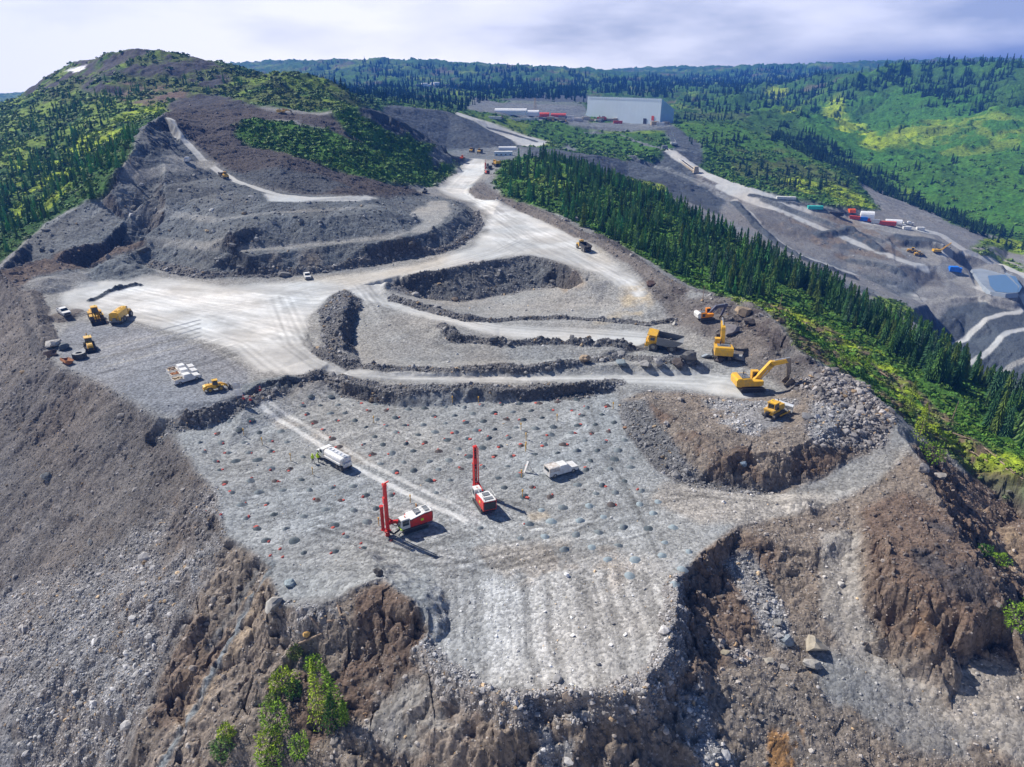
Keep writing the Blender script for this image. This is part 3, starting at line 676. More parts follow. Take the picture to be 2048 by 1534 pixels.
streaks([(150,690),(260,660),(470,680),(480,740),(320,740),(200,760)], (170,745), (480,660), .72, 1.28, 1.3, 60)
band('pale', [(502,788),(530,820),(580,852),(640,890),(700,930),(780,970),(860,1010),(930,1040)], 1.1, .6, k=.7, jig=.4)
band('pale', [(518,786),(552,816),(610,850),(670,886),(740,928),(820,968),(900,1005)], .9, .6, k=.5, jig=.4)
for pts, w, n, dk in (([(960,320),(905,380),(985,430),(1050,480),(1000,505),(850,545),(700,575),(560,600),(420,620)], 16, 9, 0.87),
                      ([(1250,560),(1180,520),(1100,490),(1040,480)], 12, 6, 0.86), ([(720,575),(740,600),(860,630),(1000,660),(1300,680)], 9, 6, 0.84),
                      ([(560,600),(600,690),(660,735),(800,755),(1100,758),(1400,755),(1520,780)], 9, 6, 0.84),
                      ([(730,600),(760,640),(800,680),(860,700)], 14, 8, .88), ([(250,600),(400,640),(520,680),(600,740)], 30, 10, 0.86),
                      ([(1680,1060),(1700,1130),(1690,1220),(1740,1300),(1830,1370),(1930,1440),(2048,1500)], 7, 5, .82),
                      ([(1740,1290),(1850,1350),(1950,1400),(2048,1440)], 5, 4, .86),
                      ([(700,1040),(860,1080),(1000,1100),(1150,1080)], 14, 9, .84), ([(900,1000),(1000,1080),(1100,1150)], 12, 7, .86),
                      ([(1300,640),(1290,590),(1260,560),(1200,540)], 6, 4, .85)):
    tracks(pts, w, n, dk)
# --- rock mounds right of the bench
paint('dirt', [(1240,800),(1300,780),(1400,790),(1480,800),(1560,780),(1640,740),(1680,770),(1760,860),(1740,905),(1690,925),(1630,962),(1560,988),(1460,980),(1360,962),(1300,925),(1250,860)], 3)
paint('brown', [(1290,800),(1420,880),(1560,905),(1700,870),(1720,900),(1640,955),(1560,980),(1440,970),(1330,900)], 4, breakup=.38, blen=8)
paint('berm', [(1238,800),(1290,800),(1345,880),(1400,950),(1560,985),(1500,990),(1360,965),(1300,928),(1250,870)], 3)
paint('bluerock', [(1400,800),(1500,800),(1600,800),(1560,850),(1500,870),(1440,850)], 4, breakup=.42, blen=7)
paint('rocks', [(1590,740),(1660,735),(1730,772),(1795,835),(1770,890),(1690,900),(1640,900),(1600,850),(1640,800),(1580,770)], 4)
paint('bluerock', [(1620,800),(1700,820),(1680,880),(1620,880)], 4, k=.8)
paint('scree', [(1360,600),(1440,590),(1500,600),(1560,655),(1640,735),(1580,770),(1480,730),(1460,690),(1340,650),(1320,600)], 4)
paint('scree', [(1200,480),(1260,505),(1300,545),(1370,570),(1380,610),(1310,600),(1270,540),(1190,488),(1120,450),(1000,400),(940,378),(960,360),(990,385),(1110,430)], 3)
paint('redbrown', [(1300,570),(1400,580),(1500,600),(1560,660),(1650,740),(1560,720),(1480,650),(1400,620),(1330,600)], 4, breakup=.42, blen=8)
paint('redbrown', [(1190,455),(1230,480),(1300,530),(1240,510),(1190,478)], 3, k=.8)
paint('berm', [(800,585),(850,598),(920,605),(1080,578),(1172,568),(1175,560),(1110,524),(1060,512),(960,524),(820,550),(772,570)], 2, k=.75)
paint('spoil', [(800,575),(900,548),(1060,520),(1110,535),(1080,572),(920,600),(850,590)], 3, k=.5)
paint('tan', [(1110,555),(1160,550),(1175,572),(1130,585)], 3, k=.5)
paint('berm', [(640,620),(660,590),(690,580),(725,600),(712,650),(710,700),(660,705),(640,680)], 2)
# --- around the pit pocket and lower right
paint('dirt', [(1475,1050),(1640,1020),(1760,960),(1820,900),(1860,950),(1900,1040),(1965,1130),(2010,1220),(2060,1290),(2200,1400),(2200,1700),(1280,1700),(1300,1400),(1340,1320),(1352,1165),(1395,1112)], 4)
paint('brown', [(1395,1112),(1475,1060),(1560,1090),(1540,1180),(1500,1280),(1440,1350),(1360,1420),(1340,1340),(1352,1240)], 5, k=.75)
paint('bluerock', [(1330,1380),(1400,1360),(1420,1450),(1480,1534),(1380,1560),(1320,1480)], 3)
paint('bluerock', [(1440,1120),(1500,1110),(1560,1200),(1590,1290),(1560,1300),(1500,1220)], 4)
paint('rocks', [(1400,1270),(1470,1290),(1560,1320),(1480,1330)], 3, k=.8)
paint('gravel', [(1620,1290),(1750,1320),(1900,1420),(2048,1490),(2048,1534),(1800,1500),(1650,1400)], 6, breakup=.4, blen=9)
paint('dirtlite', [(1640,1060),(1720,1060),(1720,1220),(1780,1300),(1900,1370),(2100,1480),(2100,1560),(1850,1420),(1700,1320),(1640,1220)], 4, k=.8)
paint('brown', [(1720,1010),(1800,980),(1880,1010),(1960,1110),(2010,1210),(2060,1290),(2060,1320),(1940,1330),(1860,1310),(1780,1270),(1730,1200),(1740,1110)], 5)
paint('redbrown', [(1800,1020),(1900,1050),(1960,1130),(1990,1220),(1900,1200),(1830,1130)], 5, breakup=.45, blen=7)
paint('rust', [(1820,1230),(1870,1220),(1880,1250),(1830,1290)], 3, k=.5, breakup=.4, blen=3)
paint('rust', [(1540,1460),(1600,1450),(1610,1500),(1580,1560),(1540,1534)], 3, breakup=.35, blen=2.5)
paint('rust', [(1430,1310),(1500,1312),(1490,1325),(1430,1322)], 2, k=.6, breakup=.4, blen=2)
paint('tan', [(1280,1400),(1380,1440),(1400,1534),(1260,1534)], 5, k=.7, breakup=.4, blen=4)
paint('dirtlite', [(1930,1300),(2048,1340),(2048,1480),(1900,1400)], 5, k=.7)
paint('brown', [(1825,890),(1850,940),(1900,1040),(1965,1130),(2010,1215),(2200,1380),(2200,1060),(2048,990),(1930,950),(1870,880)], 4)
paint('tan', [(1960,1010),(2048,1060),(2048,1200),(1980,1100)], 4, k=.7, breakup=.4, blen=7)
# --- front slopes
paint('dirt', [(456,1075),(520,1115),(560,1210),(640,1220),(700,1180),(765,1155),(830,1210),(850,1262),(842,1305),(900,1366),(980,1396),(1150,1404),(1285,1380),(1335,1330),(1360,1430),(1400,1700),(100,1700),(250,1534),(300,1400),(360,1250),(430,1130)], 4)
paint('brown', [(640,1230),(760,1160),(830,1210),(850,1265),(842,1305),(900,1366),(980,1396),(940,1480),(800,1560),(640,1560),(560,1400),(620,1290)], 5, breakup=.40, blen=6)
paint('tan', [(430,1150),(540,1150),(520,1240),(400,1420),(340,1450),(380,1280)], 4, k=.55, breakup=.40, blen=8)
paint('brown', [(380,1230),(470,1260),(430,1340),(330,1460),(290,1440)], 4, k=.7, breakup=.42, blen=6)
paint('dirtlite', [(700,1500),(760,1400),(850,1330),(960,1400),(900,1534)], 6, k=.7, breakup=.4, blen=6)
paint('bluerock', [(560,1200),(640,1215),(720,1180),(640,1270),(600,1290),(540,1250)], 4, k=.7, breakup=.35, blen=4)
band('gravelfar', [(545,1125),(500,1210),(450,1300),(400,1390),(340,1500),(300,1580)], 1.2, .6)
band('gravelfar', [(520,1120),(470,1210),(420,1290)], 1.4, .8, k=.5)
paint('bluerock', [(1080,1430),(1160,1430),(1150,1560),(1060,1560)], 4, breakup=.45, blen=3)
# --- spoil slope at left
paint('scree', [(-60,560),(0,545),(60,590),(85,690),(130,740),(205,767),(262,808),(335,855),(380,918),(430,992),(456,1075),(420,1150),(360,1260),(290,1420),(220,1560),(100,1700),(-300,1700),(-300,900)], 4)
paint('boulders', [(-100,1700),(-100,1240),(0,1190),(160,1120),(300,1040),(420,980),(448,1060),(400,1170),(330,1290),(270,1430),(190,1600)], 10, breakup=.30, blen=16)
paint('redbrown', [(60,700),(200,770),(330,860),(440,1040),(400,1100),(250,1000),(100,900),(0,860),(0,760)], 8, k=.4, breakup=.5, blen=10)
streaks([(-60,600),(130,740),(335,855),(456,1075),(200,1500),(-100,1534),(-100,800)], (262,808), (60,1010), .86, 1.12, 2.5, 40)
streaks([(456,1075),(560,1210),(850,1300),(1300,1400),(1300,1534),(250,1534)], (545,1125), (400,1390), .80, 1.2, 1.6, 24)
# --- vegetated ground between mine edge and valley
paint('green', [(1000,324),(1050,314),(1150,334),(1300,394),(1500,498),(1700,608),(1900,736),(2200,900),(2200,1060),(2048,985),(1940,950),(1870,885),(1800,830),(1728,768),(1655,735),(1600,700),(1562,652),(1495,594),(1440,590),(1375,568),(1300,522),(1215,474),(1130,432),(1010,395),(990,370)], 3)
paint('forest', [(1060,318),(1150,334),(1300,394),(1500,498),(1700,608),(1900,736),(2200,900),(2200,1000),(1900,800),(1700,680),(1500,575),(1300,500),(1150,430),(1060,400)], 4, k=.7, breakup=.35, blen=14)
paint('meadow', [(1040,330),(1130,350),(1140,400),(1060,390)], 4, breakup=.4, blen=9)
paint('slash', [(1440,592),(1560,610),(1720,690),(1850,790),(1950,880),(2048,940),(2060,985),(1940,950),(1870,885),(1800,830),(1728,768),(1655,735),(1600,700),(1562,652),(1495,594)], 3, breakup=.42, blen=6)
paint('lime', [(1450,590),(1560,600),(1640,650),(1760,700),(1900,860),(2048,920),(2048,945),(1900,900),(1780,780),(1640,680),(1560,640)], 3, breakup=.56, blen=5)
paint('lime', [(1850,840),(1960,900),(2060,925),(2060,950),(1940,930),(1870,880)], 3, breakup=.45, blen=5)

# --- windrows
ridge([(335,850),(400,830),(440,818),(495,800)], 5.0, .5); ridge([(520,788),(560,770),(640,756),(700,766),(770,780),(850,776),(940,772),(1050,778),(1150,770),(1230,764)], 5.5, .5)
ridge([(640,700),(700,728),(760,738),(900,740),(1050,738),(1150,728),(1240,716),(1300,722),(1380,722)], 3.8, 1.0)
ridge([(880,655),(910,676),(1000,684),(1100,682),(1200,684),(1300,692),(1350,700)], 3.4, .9)
ridge([(930,640),(1000,642),(1100,637),(1200,641),(1300,648),(1340,640)], 3.0, .9)
ridge([(790,595),(840,612),(900,628),(940,640)], 4.5, .8); ridge([(770,572),(820,554),(900,542),(960,528),(1010,519),(1060,514),(1110,524),(1150,545)], 3.2, .7, cls=None)
ridge([(186,600),(215,586),(240,578)], 2.2, 1.0, cls='spoil'); ridge([(240,580),(262,572),(278,571)], 2.2, 1.1, cls='spoil')
ridge([(600,545),(668,538),(750,526),(805,516),(868,506),(908,494),(942,470),(960,450),(952,425)], 3.4, .8)
ridge([(300,530),(400,552),(472,550),(547,552),(600,546)], 3.6, .8)
ridge([(945,378),(960,392),(1040,412),(1110,440),(1160,466),(1210,490),(1290,535),(1340,575)], 5, .8, cls='scree')
ridge([(60,590),(80,640),(88,690)], 6, 1.6, cls='scree'); ridge([(95,640),(150,625),(130,640)], 4, .9, cls='scree')
ridge([(520,778),(540,770),(570,768)], 7, 1.3, cls='gravelfar')
ridge([(1350,1170),(1350,1240),(1335,1316),(1285,1374),(1220,1394),(1060,1400),(980,1390),(900,1360),(850,1305)], 3.6, .6, cls='boulders')

ridge([(1470,405),(1510,447),(1545,478),(1605,518),(1705,556)], 9, 1.6, cls='spoil'); ridge([(1530,398),(1600,425),(1690,458),(1760,482)], 8, 1.4, cls='gravelfar')
ridge([(1640,470),(1700,462),(1760,500)], 10, 2.2, cls='spoil'); ridge([(1560,520),(1640,560),(1740,590)], 9, 1.6, cls='gravelfar'); ridge([(1900,600),(1960,594),(2048,612)], 6, 1.2, cls='gravel')
ridge([(1700,520),(1760,530),(1800,545)], 9, 1.8, cls='gravelfar'); ridge([(1500,390),(1620,410),(1720,432)], 4, .8, cls='spoil'); ridge([(1925,505),(1985,530),(2060,565)], 3, .7, cls='gravel')
paint('gravelfar', [(1600,500),(1700,540),(1850,570),(1800,600),(1650,560),(1540,500)], 3, breakup=.5, blen=18); paint('dirt', [(1560,400),(1750,450),(1850,520),(1700,560),(1560,470)], 3, breakup=.6, blen=14)
# --- relief
def mound(u, v, r, h, p=1.0):
    x, y, _ = unproj(u, v)
    i0, i1, j0, j1 = window([(x - r, y - r), (x + r, y + r), (x - r, y + r), (x + r, y - r)], 1)
    sl = (slice(i0, i1), slice(j0, j1))
    d = np.hypot(WXs[sl] - x, WYs[sl] - y) / r
    GZ[sl] += h * np.clip(1 - d, 0, 1) ** p
for u, v, r, h in ((205,548,6,2.2),(222,545,5.5,2.4),(240,538,6,2.8),(258,545,6,2.4),(275,548,6,2.0),(295,552,7,1.6),(248,530,7,2.5),(228,552,5,1.6),
                   (1610,1015,3.4,1.2),(1590,1012,2.6,.8),(100,570,6,2.2),(150,632,4,1.4),(650,600,5,.6),(850,655,6,.9),(880,672,5,1.2),(1560,640,7,1.8),(1440,650,6,1.6)):
    mound(u, v, r, h)
sx = np.gradient(GZ, axis=0) / np.gradient(RR)[:, None]
sy = np.gradient(GZ, axis=1) / (RR[:, None] * (TH[1] - TH[0]))
SLOPE = boxblur(np.hypot(sx, sy), 2)
steep = smooth(.55, 1.1, SLOPE)
A = boxblur(REL, 3)
near = smooth(700, 300, DIST)
isveg = np.clip(LEAF * 1.5, 0, 1)
n_big = fbm(GX, GY, 9.0, 5, .58, seed=21)
n_rid = fbm(GX, GY, 7.0, 4, .6, seed=22, ridged=True)
n_far = fbm(GX, GY, 55.0, 5, .55, seed=23)
n_far2 = fbm(GX, GY, 90.0, 5, .5, seed=24, ridged=True)
GZ = GZ + A * n_big * (1 + .8 * steep) * 1.2
GZ = GZ + (.15 + .65 * np.clip(A * 2, 0, 1)) * steep * (n_rid - .2) * np.clip(1 - ROAD * 2, 0, 1) * (1 + smooth(300, 700, DIST))
# gullied rock: ribs down the slope where it is steep and rocky
n_g = fbm(GX * 1.0, GY * .28, 3.0, 3, .55, seed=31, ridged=True)
GZ = GZ - steep * np.clip(A * 1.1, 0, .5) * np.clip(n_g, -.2, 1) * (1 - isveg) * smooth(420, 200, DIST)
GZ = GZ + n_far * (A > .3) * smooth(220, 900, DIST) * (3.0 + 7 * smooth(900, 2500, DIST)) * isveg
GZ = GZ + (n_far2) * smooth(950, 2600, DIST) * 9 * isveg
# hummocks of brush on leafy ground
GZ = GZ + isveg * (fbm(GX, GY, 4.5, 3, .6, seed=41) * .8) * smooth(1500, 200, DIST)
# angular blocks in broken and steep ground
rough = np.clip((A - .12) * 2.2, 0, 1) * np.clip(1 - ROAD * 2, 0, 1) * (1 - .6 * isveg)
for wl, hh, sd_ in ((4.2, .75, 3), (1.7, .34, 5)):
    hc, gp = cells(GX + W3 * .3, GY + W4 * .3, wl, sd_)
    k_ = rough * (.30 + 1.0 * steep) * (smooth(700, 350, DIST) if wl > 3 else smooth(260, 150, DIST))
    GZ = GZ + k_ * hh * (hc * .8 - (1 - gp) * .5)
hc, gp = cells(GX, GY, 11.0, 8); GZ = GZ + rough * (.25 + steep) * 1.5 * (hc - (1 - gp) * .4) * smooth(230, 400, DIST)
hc, gp = cells(GX, GY, 34.0, 9); GZ = GZ + 4.5 * hc * smooth(900, 1500, DIST) * isveg
rm_ = smooth(240, 420, GX) * smooth(640, 900, GY) * smooth(2600, 1500, GY); n_r = fbm(GX * .45 + GY * .35, GX * -.12 + GY * .16, 46, 4, .55, seed=91, ridged=True)
GZ = GZ + rm_ * isveg * n_r * 24
# small tumble everywhere that is not road
n_s = fbm(GX, GY, 1.3, 3, .6, seed=51)
GZ = GZ + n_s * np.clip(A, 0, .7) * .62 * near * (1 + steep)
# holes: pit at the bench corner
def hole(u, v, r, h):
    x, y, _ = unproj(u, v)
    d = np.hypot((WXs - x), (WYs - y)) / r
    GZ[...] -= h * np.clip(1 - d ** 2, 0, 1)
hole(318, 862, 3.2, 2.6)

# level ground where machines stand
for u, v, r in ((830,1052,6),(967,1010,5.5),(667,925,6),(1122,944,4.5),(368,756,7),(434,780,5),(181,698,5),(195,642,7),(241,640,7),(129,628,4),(615,555,4),(1167,500,6),(1412,639,5),(1325,697,6.5),(1443,712,6),(1500,779,6.5),(1548,830,4.5),(160,716,3)):
    x, y, _ = unproj(u, v)
    i0, i1, j0, j1 = window([(x - r * 1.6, y - r * 1.6), (x + r * 1.6, y + r * 1.6), (x - r * 1.6, y + r * 1.6), (x + r * 1.6, y - r * 1.6)], 1)
    sl = (slice(i0, i1), slice(j0, j1)); d = np.hypot(GX[sl] - x, GY[sl] - y)
    m = 1 - smooth(r * .8, r * 1.5, d); zc = np.median(GZ[sl][d < r]); ROCK[sl] *= 1 - m
    GZ[sl] += (zc + (GZ[sl] - zc) * .15 - GZ[sl]) * m
# faces too steep to hold soil show bare rock
bare = smooth(.75, 1.15, SLOPE) * (1 - isveg) * (1 - smooth(600, 800, DIST))
rk = np.array((.050, .055, .064)); rb = np.array((.135, .105, .085))
mixn = smooth(-.1, .35, fbm(GX, GY, 6, 3, seed=61))[..., None]
lowr = smooth(150, 90, GY)[..., None]
rockc = rk * (1 - mixn * .5) + rb * mixn * .5
rockc = rockc * (1 - lowr) + (np.array((.15, .122, .10)) * (1 - mixn * .4) + np.array((.22, .165, .12)) * mixn * .4) * lowr
COL += (rockc - COL) * (bare * (.50 + .28 * smooth(180, 220, GY)))[..., None] * (1 - .5 * np.clip(ROAD, 0, 1))[..., None]
# broad colour variety
tone = 1 + .16 * fbm(GX, GY, 11, 4, .6, seed=71) + .20 * fbm(GX, GY, 1.6, 3, .6, seed=72) * (1 - .55 * np.clip(ROAD, 0, 1))
warm = fbm(GX, GY, 18, 3, seed=73)
COL *= tone[..., None]
COL[..., 0] *= 1 + .06 * warm; COL[..., 2] *= 1 - .06 * warm
COL = np.clip(COL, .004, .9)
# ------------------------------------------------------------------ materials
def new_mat(name):
    m = bpy.data.materials.new(name); m.use_nodes = True
    return m, m.node_tree, m.node_tree.nodes['Principled BSDF']
def ground_mat(name, scale=2.2, spk=.35, bump=.5, leafy=False):
    m, t, b = new_mat(name)
    N = t.nodes; L = t.links
    at = N.new('ShaderNodeAttribute'); at.attribute_name = 'col'
    geo = N.new('ShaderNodeNewGeometry')
    vo = N.new('ShaderNodeTexVoronoi'); vo.inputs['Scale'].default_value = scale; vo.inputs['Randomness'].default_value = 1
    no = N.new('ShaderNodeTexNoise'); no.inputs['Scale'].default_value = scale * .55; no.inputs['Detail'].default_value = 8; no.inputs['Roughness'].default_value = .72
    L.new(geo.outputs['Position'], vo.inputs['Vector']); L.new(geo.outputs['Position'], no.inputs['Vector'])
    sep = N.new('ShaderNodeSeparateColor'); L.new(vo.outputs['Color'], sep.inputs[0])
    # speckle factor = 1 + spk * ((cell - .5) + (noise - .5))
    a = N.new('ShaderNodeMath'); a.operation = 'ADD'; L.new(sep.outputs[0], a.inputs[0]); L.new(no.outputs['Fac'], a.inputs[1])
    f = N.new('ShaderNodeMath'); f.operation = 'MULTIPLY_ADD'; f.inputs[1].default_value = spk * 1.3; f.inputs[2].default_value = 1 - spk * 1.3
    L.new(a.outputs[0], f.inputs[0])
    at2 = N.new('ShaderNodeAttribute'); at2.attribute_name = 'road'
    mx = N.new('ShaderNodeMix'); mx.data_type = 'FLOAT'; mx.inputs[3].default_value = 1.0
    rm = N.new('ShaderNodeMath'); rm.operation = 'MULTIPLY'; rm.inputs[1].default_value = .75; L.new(at2.outputs['Fac'], rm.inputs[0])
    L.new(rm.outputs[0], mx.inputs[0]); L.new(f.outputs[0], mx.inputs[2])
    vm = N.new('ShaderNodeVectorMath'); vm.operation = 'SCALE'
    L.new(at.outputs['Color'], vm.inputs[0]); L.new(mx.outputs[0], vm.inputs['Scale'])
    L.new(vm.outputs[0], b.inputs['Base Color'])
    b.inputs['Roughness'].default_value = .95; b.inputs['Specular IOR Level'].default_value = .12
    bp = N.new('ShaderNodeBump'); bp.inputs['Distance'].default_value = .35 if not leafy else .8
    bs = N.new('ShaderNodeMath'); bs.operation = 'MULTIPLY_ADD'; bs.inputs[1].default_value = -bump * .85; bs.inputs[2].default_value = bump
    L.new(at2.outputs['Fac'], bs.inputs[0]); L.new(bs.outputs[0], bp.inputs['Strength'])
    hh = N.new('ShaderNodeMath'); hh.operation = 'MULTIPLY_ADD'; L.new(vo.outputs['Distance'], hh.inputs[0]); hh.inputs[1].default_value = -.25; L.new(no.outputs['Fac'], hh.inputs[2])
    L.new(hh.outputs[0], bp.inputs['Height']); L.new(bp.outputs[0], b.inputs['Normal'])
    return m
M_GROUND = ground_mat('broken_rock_ground', 2.6, .52, .8)
M_FAR = ground_mat('hillside_ground', .5, .5, .8, True)
M_ROAD = ground_mat('crushed_rock_road', 1.9, .30, .4)

# ------------------------------------------------------------------ the ground as meshes
def grid_mesh(name, mask, mat, **tags):
    idx = np.full(GZ.shape, -1, np.int64)
    q = np.stack([QI[:-1, :-1], QI[:-1, 1:], QI[1:, 1:], QI[1:, :-1]], -1)[mask][:, ::-1]
    used = np.unique(q)
    remap = np.full(GZ.size, -1, np.int64); remap[used] = np.arange(len(used))
    q = remap[q]
    me = bpy.data.meshes.new(name)
    me.vertices.add(len(used))
    co = np.stack([GX.ravel()[used], GY.ravel()[used], GZ.ravel()[used]], -1)
    me.vertices.foreach_set('co', co.astype(np.float32).ravel())
    me.loops.add(q.size); me.loops.foreach_set('vertex_index', q.ravel().astype(np.int32))
    me.polygons.add(len(q)); me.polygons.foreach_set('loop_start', np.arange(0, q.size, 4, dtype=np.int32))
    a = me.attributes.new('col', 'FLOAT_COLOR', 'POINT')
    c4 = np.ones((len(used), 4), np.float32); c4[:, :3] = COL.reshape(-1, 3)[used]
    a.data.foreach_set('color', c4.ravel())
    a = me.attributes.new('road', 'FLOAT', 'POINT'); a.data.foreach_set('value', ROAD.ravel()[used].astype(np.float32))
    me.update()
    fl = ((fc(A) < .22) | (fc(ROAD) > .3) | (fc(GY) > 420))[mask]; me.polygons.foreach_set('use_smooth', fl)
    me.normals_split_custom_set_from_vertices(NRM.reshape(-1, 3)[used].tolist()) if False else None
    me.materials.append(mat)
    o = bpy.data.objects.new(name, me); SC.collection.objects.link(o)
    o['kind'] = 'structure'
    return o
QI = np.arange(GZ.size).reshape(GZ.shape)
fc = lambda F: (F[:-1, :-1] + F[1:, 1:]) * .5
f_road = boxblur(fc(ROAD), 4) > .5
f_leaf = (fc(boxblur(LEAF, 6)) > .25) & ~f_road
f_far = fc(GY) > 620
grid_mesh('haul_road', f_road, M_ROAD)
grid_mesh('hillside', f_leaf & ~f_far, M_FAR)
grid_mesh('mountains', f_far & ~f_road, M_FAR)
grid_mesh('ground', ~f_road & ~f_leaf & ~f_far, M_GROUND)

def zat(x, y):
    """height of the finished ground"""
    r = np.hypot(x, y); th = np.arctan2(x, y)
    i = np.clip(np.searchsorted(RR, r) - 1, 0, NR - 2); j = np.clip(np.searchsorted(TH, th) - 1, 0, NTH - 2)
    a = (r - RR[i]) / (RR[i + 1] - RR[i]); b = (th - TH[j]) / (TH[j + 1] - TH[j])
    return (GZ[i, j] * (1 - a) + GZ[i + 1, j] * a) * (1 - b) + (GZ[i, j + 1] * (1 - a) + GZ[i + 1, j + 1] * a) * b
def fat(F, x, y):
    r = np.hypot(x, y); th = np.arctan2(x, y)
    i = np.clip(np.searchsorted(RR, r), 0, NR - 1); j = np.clip(np.searchsorted(TH, th), 0, NTH - 1)
    return F[i, j]
def at(u, v, step=.5):
    """the point of the finished ground seen at a pixel"""
    d = ray(u, v); d = d / np.linalg.norm(d)
    t = np.concatenate([np.arange(40, 300, .1), np.arange(300, 4500, .5)])
    X, Y, Z = d[0] * t, d[1] * t, CAM_H + d[2] * t
    b = Z < zat(X, Y)
    k = int(np.argmax(b)) if b.any() else len(t) - 1
    return Vector((X[k], Y[k], float(zat(X[k], Y[k]))))
# ------------------------------------------------------------------ merged meshes (numpy) for what nobody could count
def simple_mat(name, col, rough=.6, metal=0.0, spec=.3, noise=0.0, nscale=3.0, dirt=None):
    m, t, b = new_mat(name)
    b.inputs['Roughness'].default_value = rough; b.inputs['Metallic'].default_value = metal; b.inputs['Specular IOR Level'].default_value = spec
    b.inputs['Base Color'].default_value = (*col, 1)
    if noise or dirt:
        N, L = t.nodes, t.links
        geo = N.new('ShaderNodeTexCoord'); no = N.new('ShaderNodeTexNoise'); no.inputs['Scale'].default_value = nscale; no.inputs['Detail'].default_value = 5; no.inputs['Roughness'].default_value = .65
        L.new(geo.outputs['Object'], no.inputs['Vector'])
        r = N.new('ShaderNodeValToRGB'); L.new(no.outputs['Fac'], r.inputs[0])
        d = dirt if dirt else tuple(c * (1 - noise) for c in col)
        r.color_ramp.elements[0].position = .36; r.color_ramp.elements[0].color = (*d, 1)
        r.color_ramp.elements[1].position = .60; r.color_ramp.elements[1].color = (*col, 1)
        L.new(r.outputs[0], b.inputs['Base Color'])
    return m
def attr_mat(name, rough=.9, spec=.15, noise=.25, nscale=3.0, bump=.0, trans=0.0, hue=0.0):
    m, t, b = new_mat(name); N, L = t.nodes, t.links
    at_ = N.new('ShaderNodeAttribute'); at_.attribute_name = 'col'
    geo = N.new('ShaderNodeNewGeometry'); no = N.new('ShaderNodeTexNoise'); no.inputs['Scale'].default_value = nscale; no.inputs['Detail'].default_value = 4
    L.new(geo.outputs['Position'], no.inputs['Vector'])
    f = N.new('ShaderNodeMath'); f.operation = 'MULTIPLY_ADD'; f.inputs[1].default_value = noise * 3; f.inputs[2].default_value = 1 - noise * 1.5
    L.new(no.outputs['Fac'], f.inputs[0])
    vm = N.new('ShaderNodeVectorMath'); vm.operation = 'SCALE'; L.new(at_.outputs['Color'], vm.inputs[0]); L.new(f.outputs[0], vm.inputs['Scale'])
    src = vm.outputs[0]
    L.new(src, b.inputs['Base Color'])
    b.inputs['Roughness'].default_value = rough; b.inputs['Specular IOR Level'].default_value = spec
    if bump:
        bp = N.new('ShaderNodeBump'); bp.inputs['Strength'].default_value = bump; bp.inputs['Distance'].default_value = .2
        L.new(no.outputs['Fac'], bp.inputs['Height']); L.new(bp.outputs[0], b.inputs['Normal'])
    return m
M_ROCK = attr_mat('rock', .9, .2, .22, 2.5, .5)
M_LEAF = attr_mat('leaves', .75, .2, .28, 1.2)
M_NEEDLE = attr_mat('needles', .8, .15, .30, .6)
M_BARK = simple_mat('bark', (.11, .085, .065), .9, noise=.4)

def merged(name, templates, tid, pos, scl, rot, col, mat, smooth_=False, tilt=None, kind='stuff', parent=None):
    """templates: list of (verts, tris[, vertex shade]); every copy gets a place, size (x,y,z), turn and colour"""
    Vs, Fs, Cs = [], [], []; off = 0
    for k, tp in enumerate(templates):
        tv, tf = tp[0], tp[1]
        sel = np.where(tid == k)[0]
        if not len(sel): continue
        c, s = np.cos(rot[sel]), np.sin(rot[sel])
        v = tv[None] * scl[sel][:, None, :]
        if tilt is not None:
            tx = tilt[sel][:, None]
            ct, st = np.cos(tx), np.sin(tx)
            v = np.stack([v[..., 0], v[..., 1] * ct - v[..., 2] * st, v[..., 1] * st + v[..., 2] * ct], -1)
        x = v[..., 0] * c[:, None] - v[..., 1] * s[:, None]; y = v[..., 0] * s[:, None] + v[..., 1] * c[:, None]
        vv = np.stack([x, y, v[..., 2]], -1) + pos[sel][:, None, :]
        n, m = vv.shape[:2]
        f = tf[None] + (np.arange(n) * m)[:, None, None] + off
        sh = tp[2] if len(tp) > 2 else np.ones(m)
        cc = col[sel][:, None, :] * sh[None, :, None]
        Vs.append(vv.reshape(-1, 3)); Fs.append(f.reshape(-1, tf.shape[1])); Cs.append(cc.reshape(-1, 3)); off += n * m
    V = np.concatenate(Vs).astype(np.float32); F = np.concatenate(Fs).astype(np.int32); Cc = np.concatenate(Cs)
    me = bpy.data.meshes.new(name)
    me.vertices.add(len(V)); me.vertices.foreach_set('co', V.ravel())
    w = F.shape[1]
    me.loops.add(F.size); me.loops.foreach_set('vertex_index', F.ravel())
    me.polygons.add(len(F)); me.polygons.foreach_set('loop_start', np.arange(0, F.size, w, dtype=np.int32))
    a = me.attributes.new('col', 'FLOAT_COLOR', 'POINT'); c4 = np.ones((len(V), 4), np.float32); c4[:, :3] = Cc
    a.data.foreach_set('color', c4.ravel())
    me.update()
    if not smooth_: me.polygons.foreach_set('use_smooth', np.zeros(len(F), bool))
    me.materials.append(mat)
    o = bpy.data.objects.new(name, me); SC.collection.objects.link(o)
    if kind: o['kind'] = kind
    if parent: o.parent = parent
    return o
def ico(sub=0):
    bm = bmesh.new(); bmesh.ops.create_icosphere(bm, subdivisions=sub + 1, radius=1)
    v = np.array([x.co[:] for x in bm.verts]); f = np.array([[q.index for q in p.verts] for p in bm.faces]); bm.free()
    return v, f
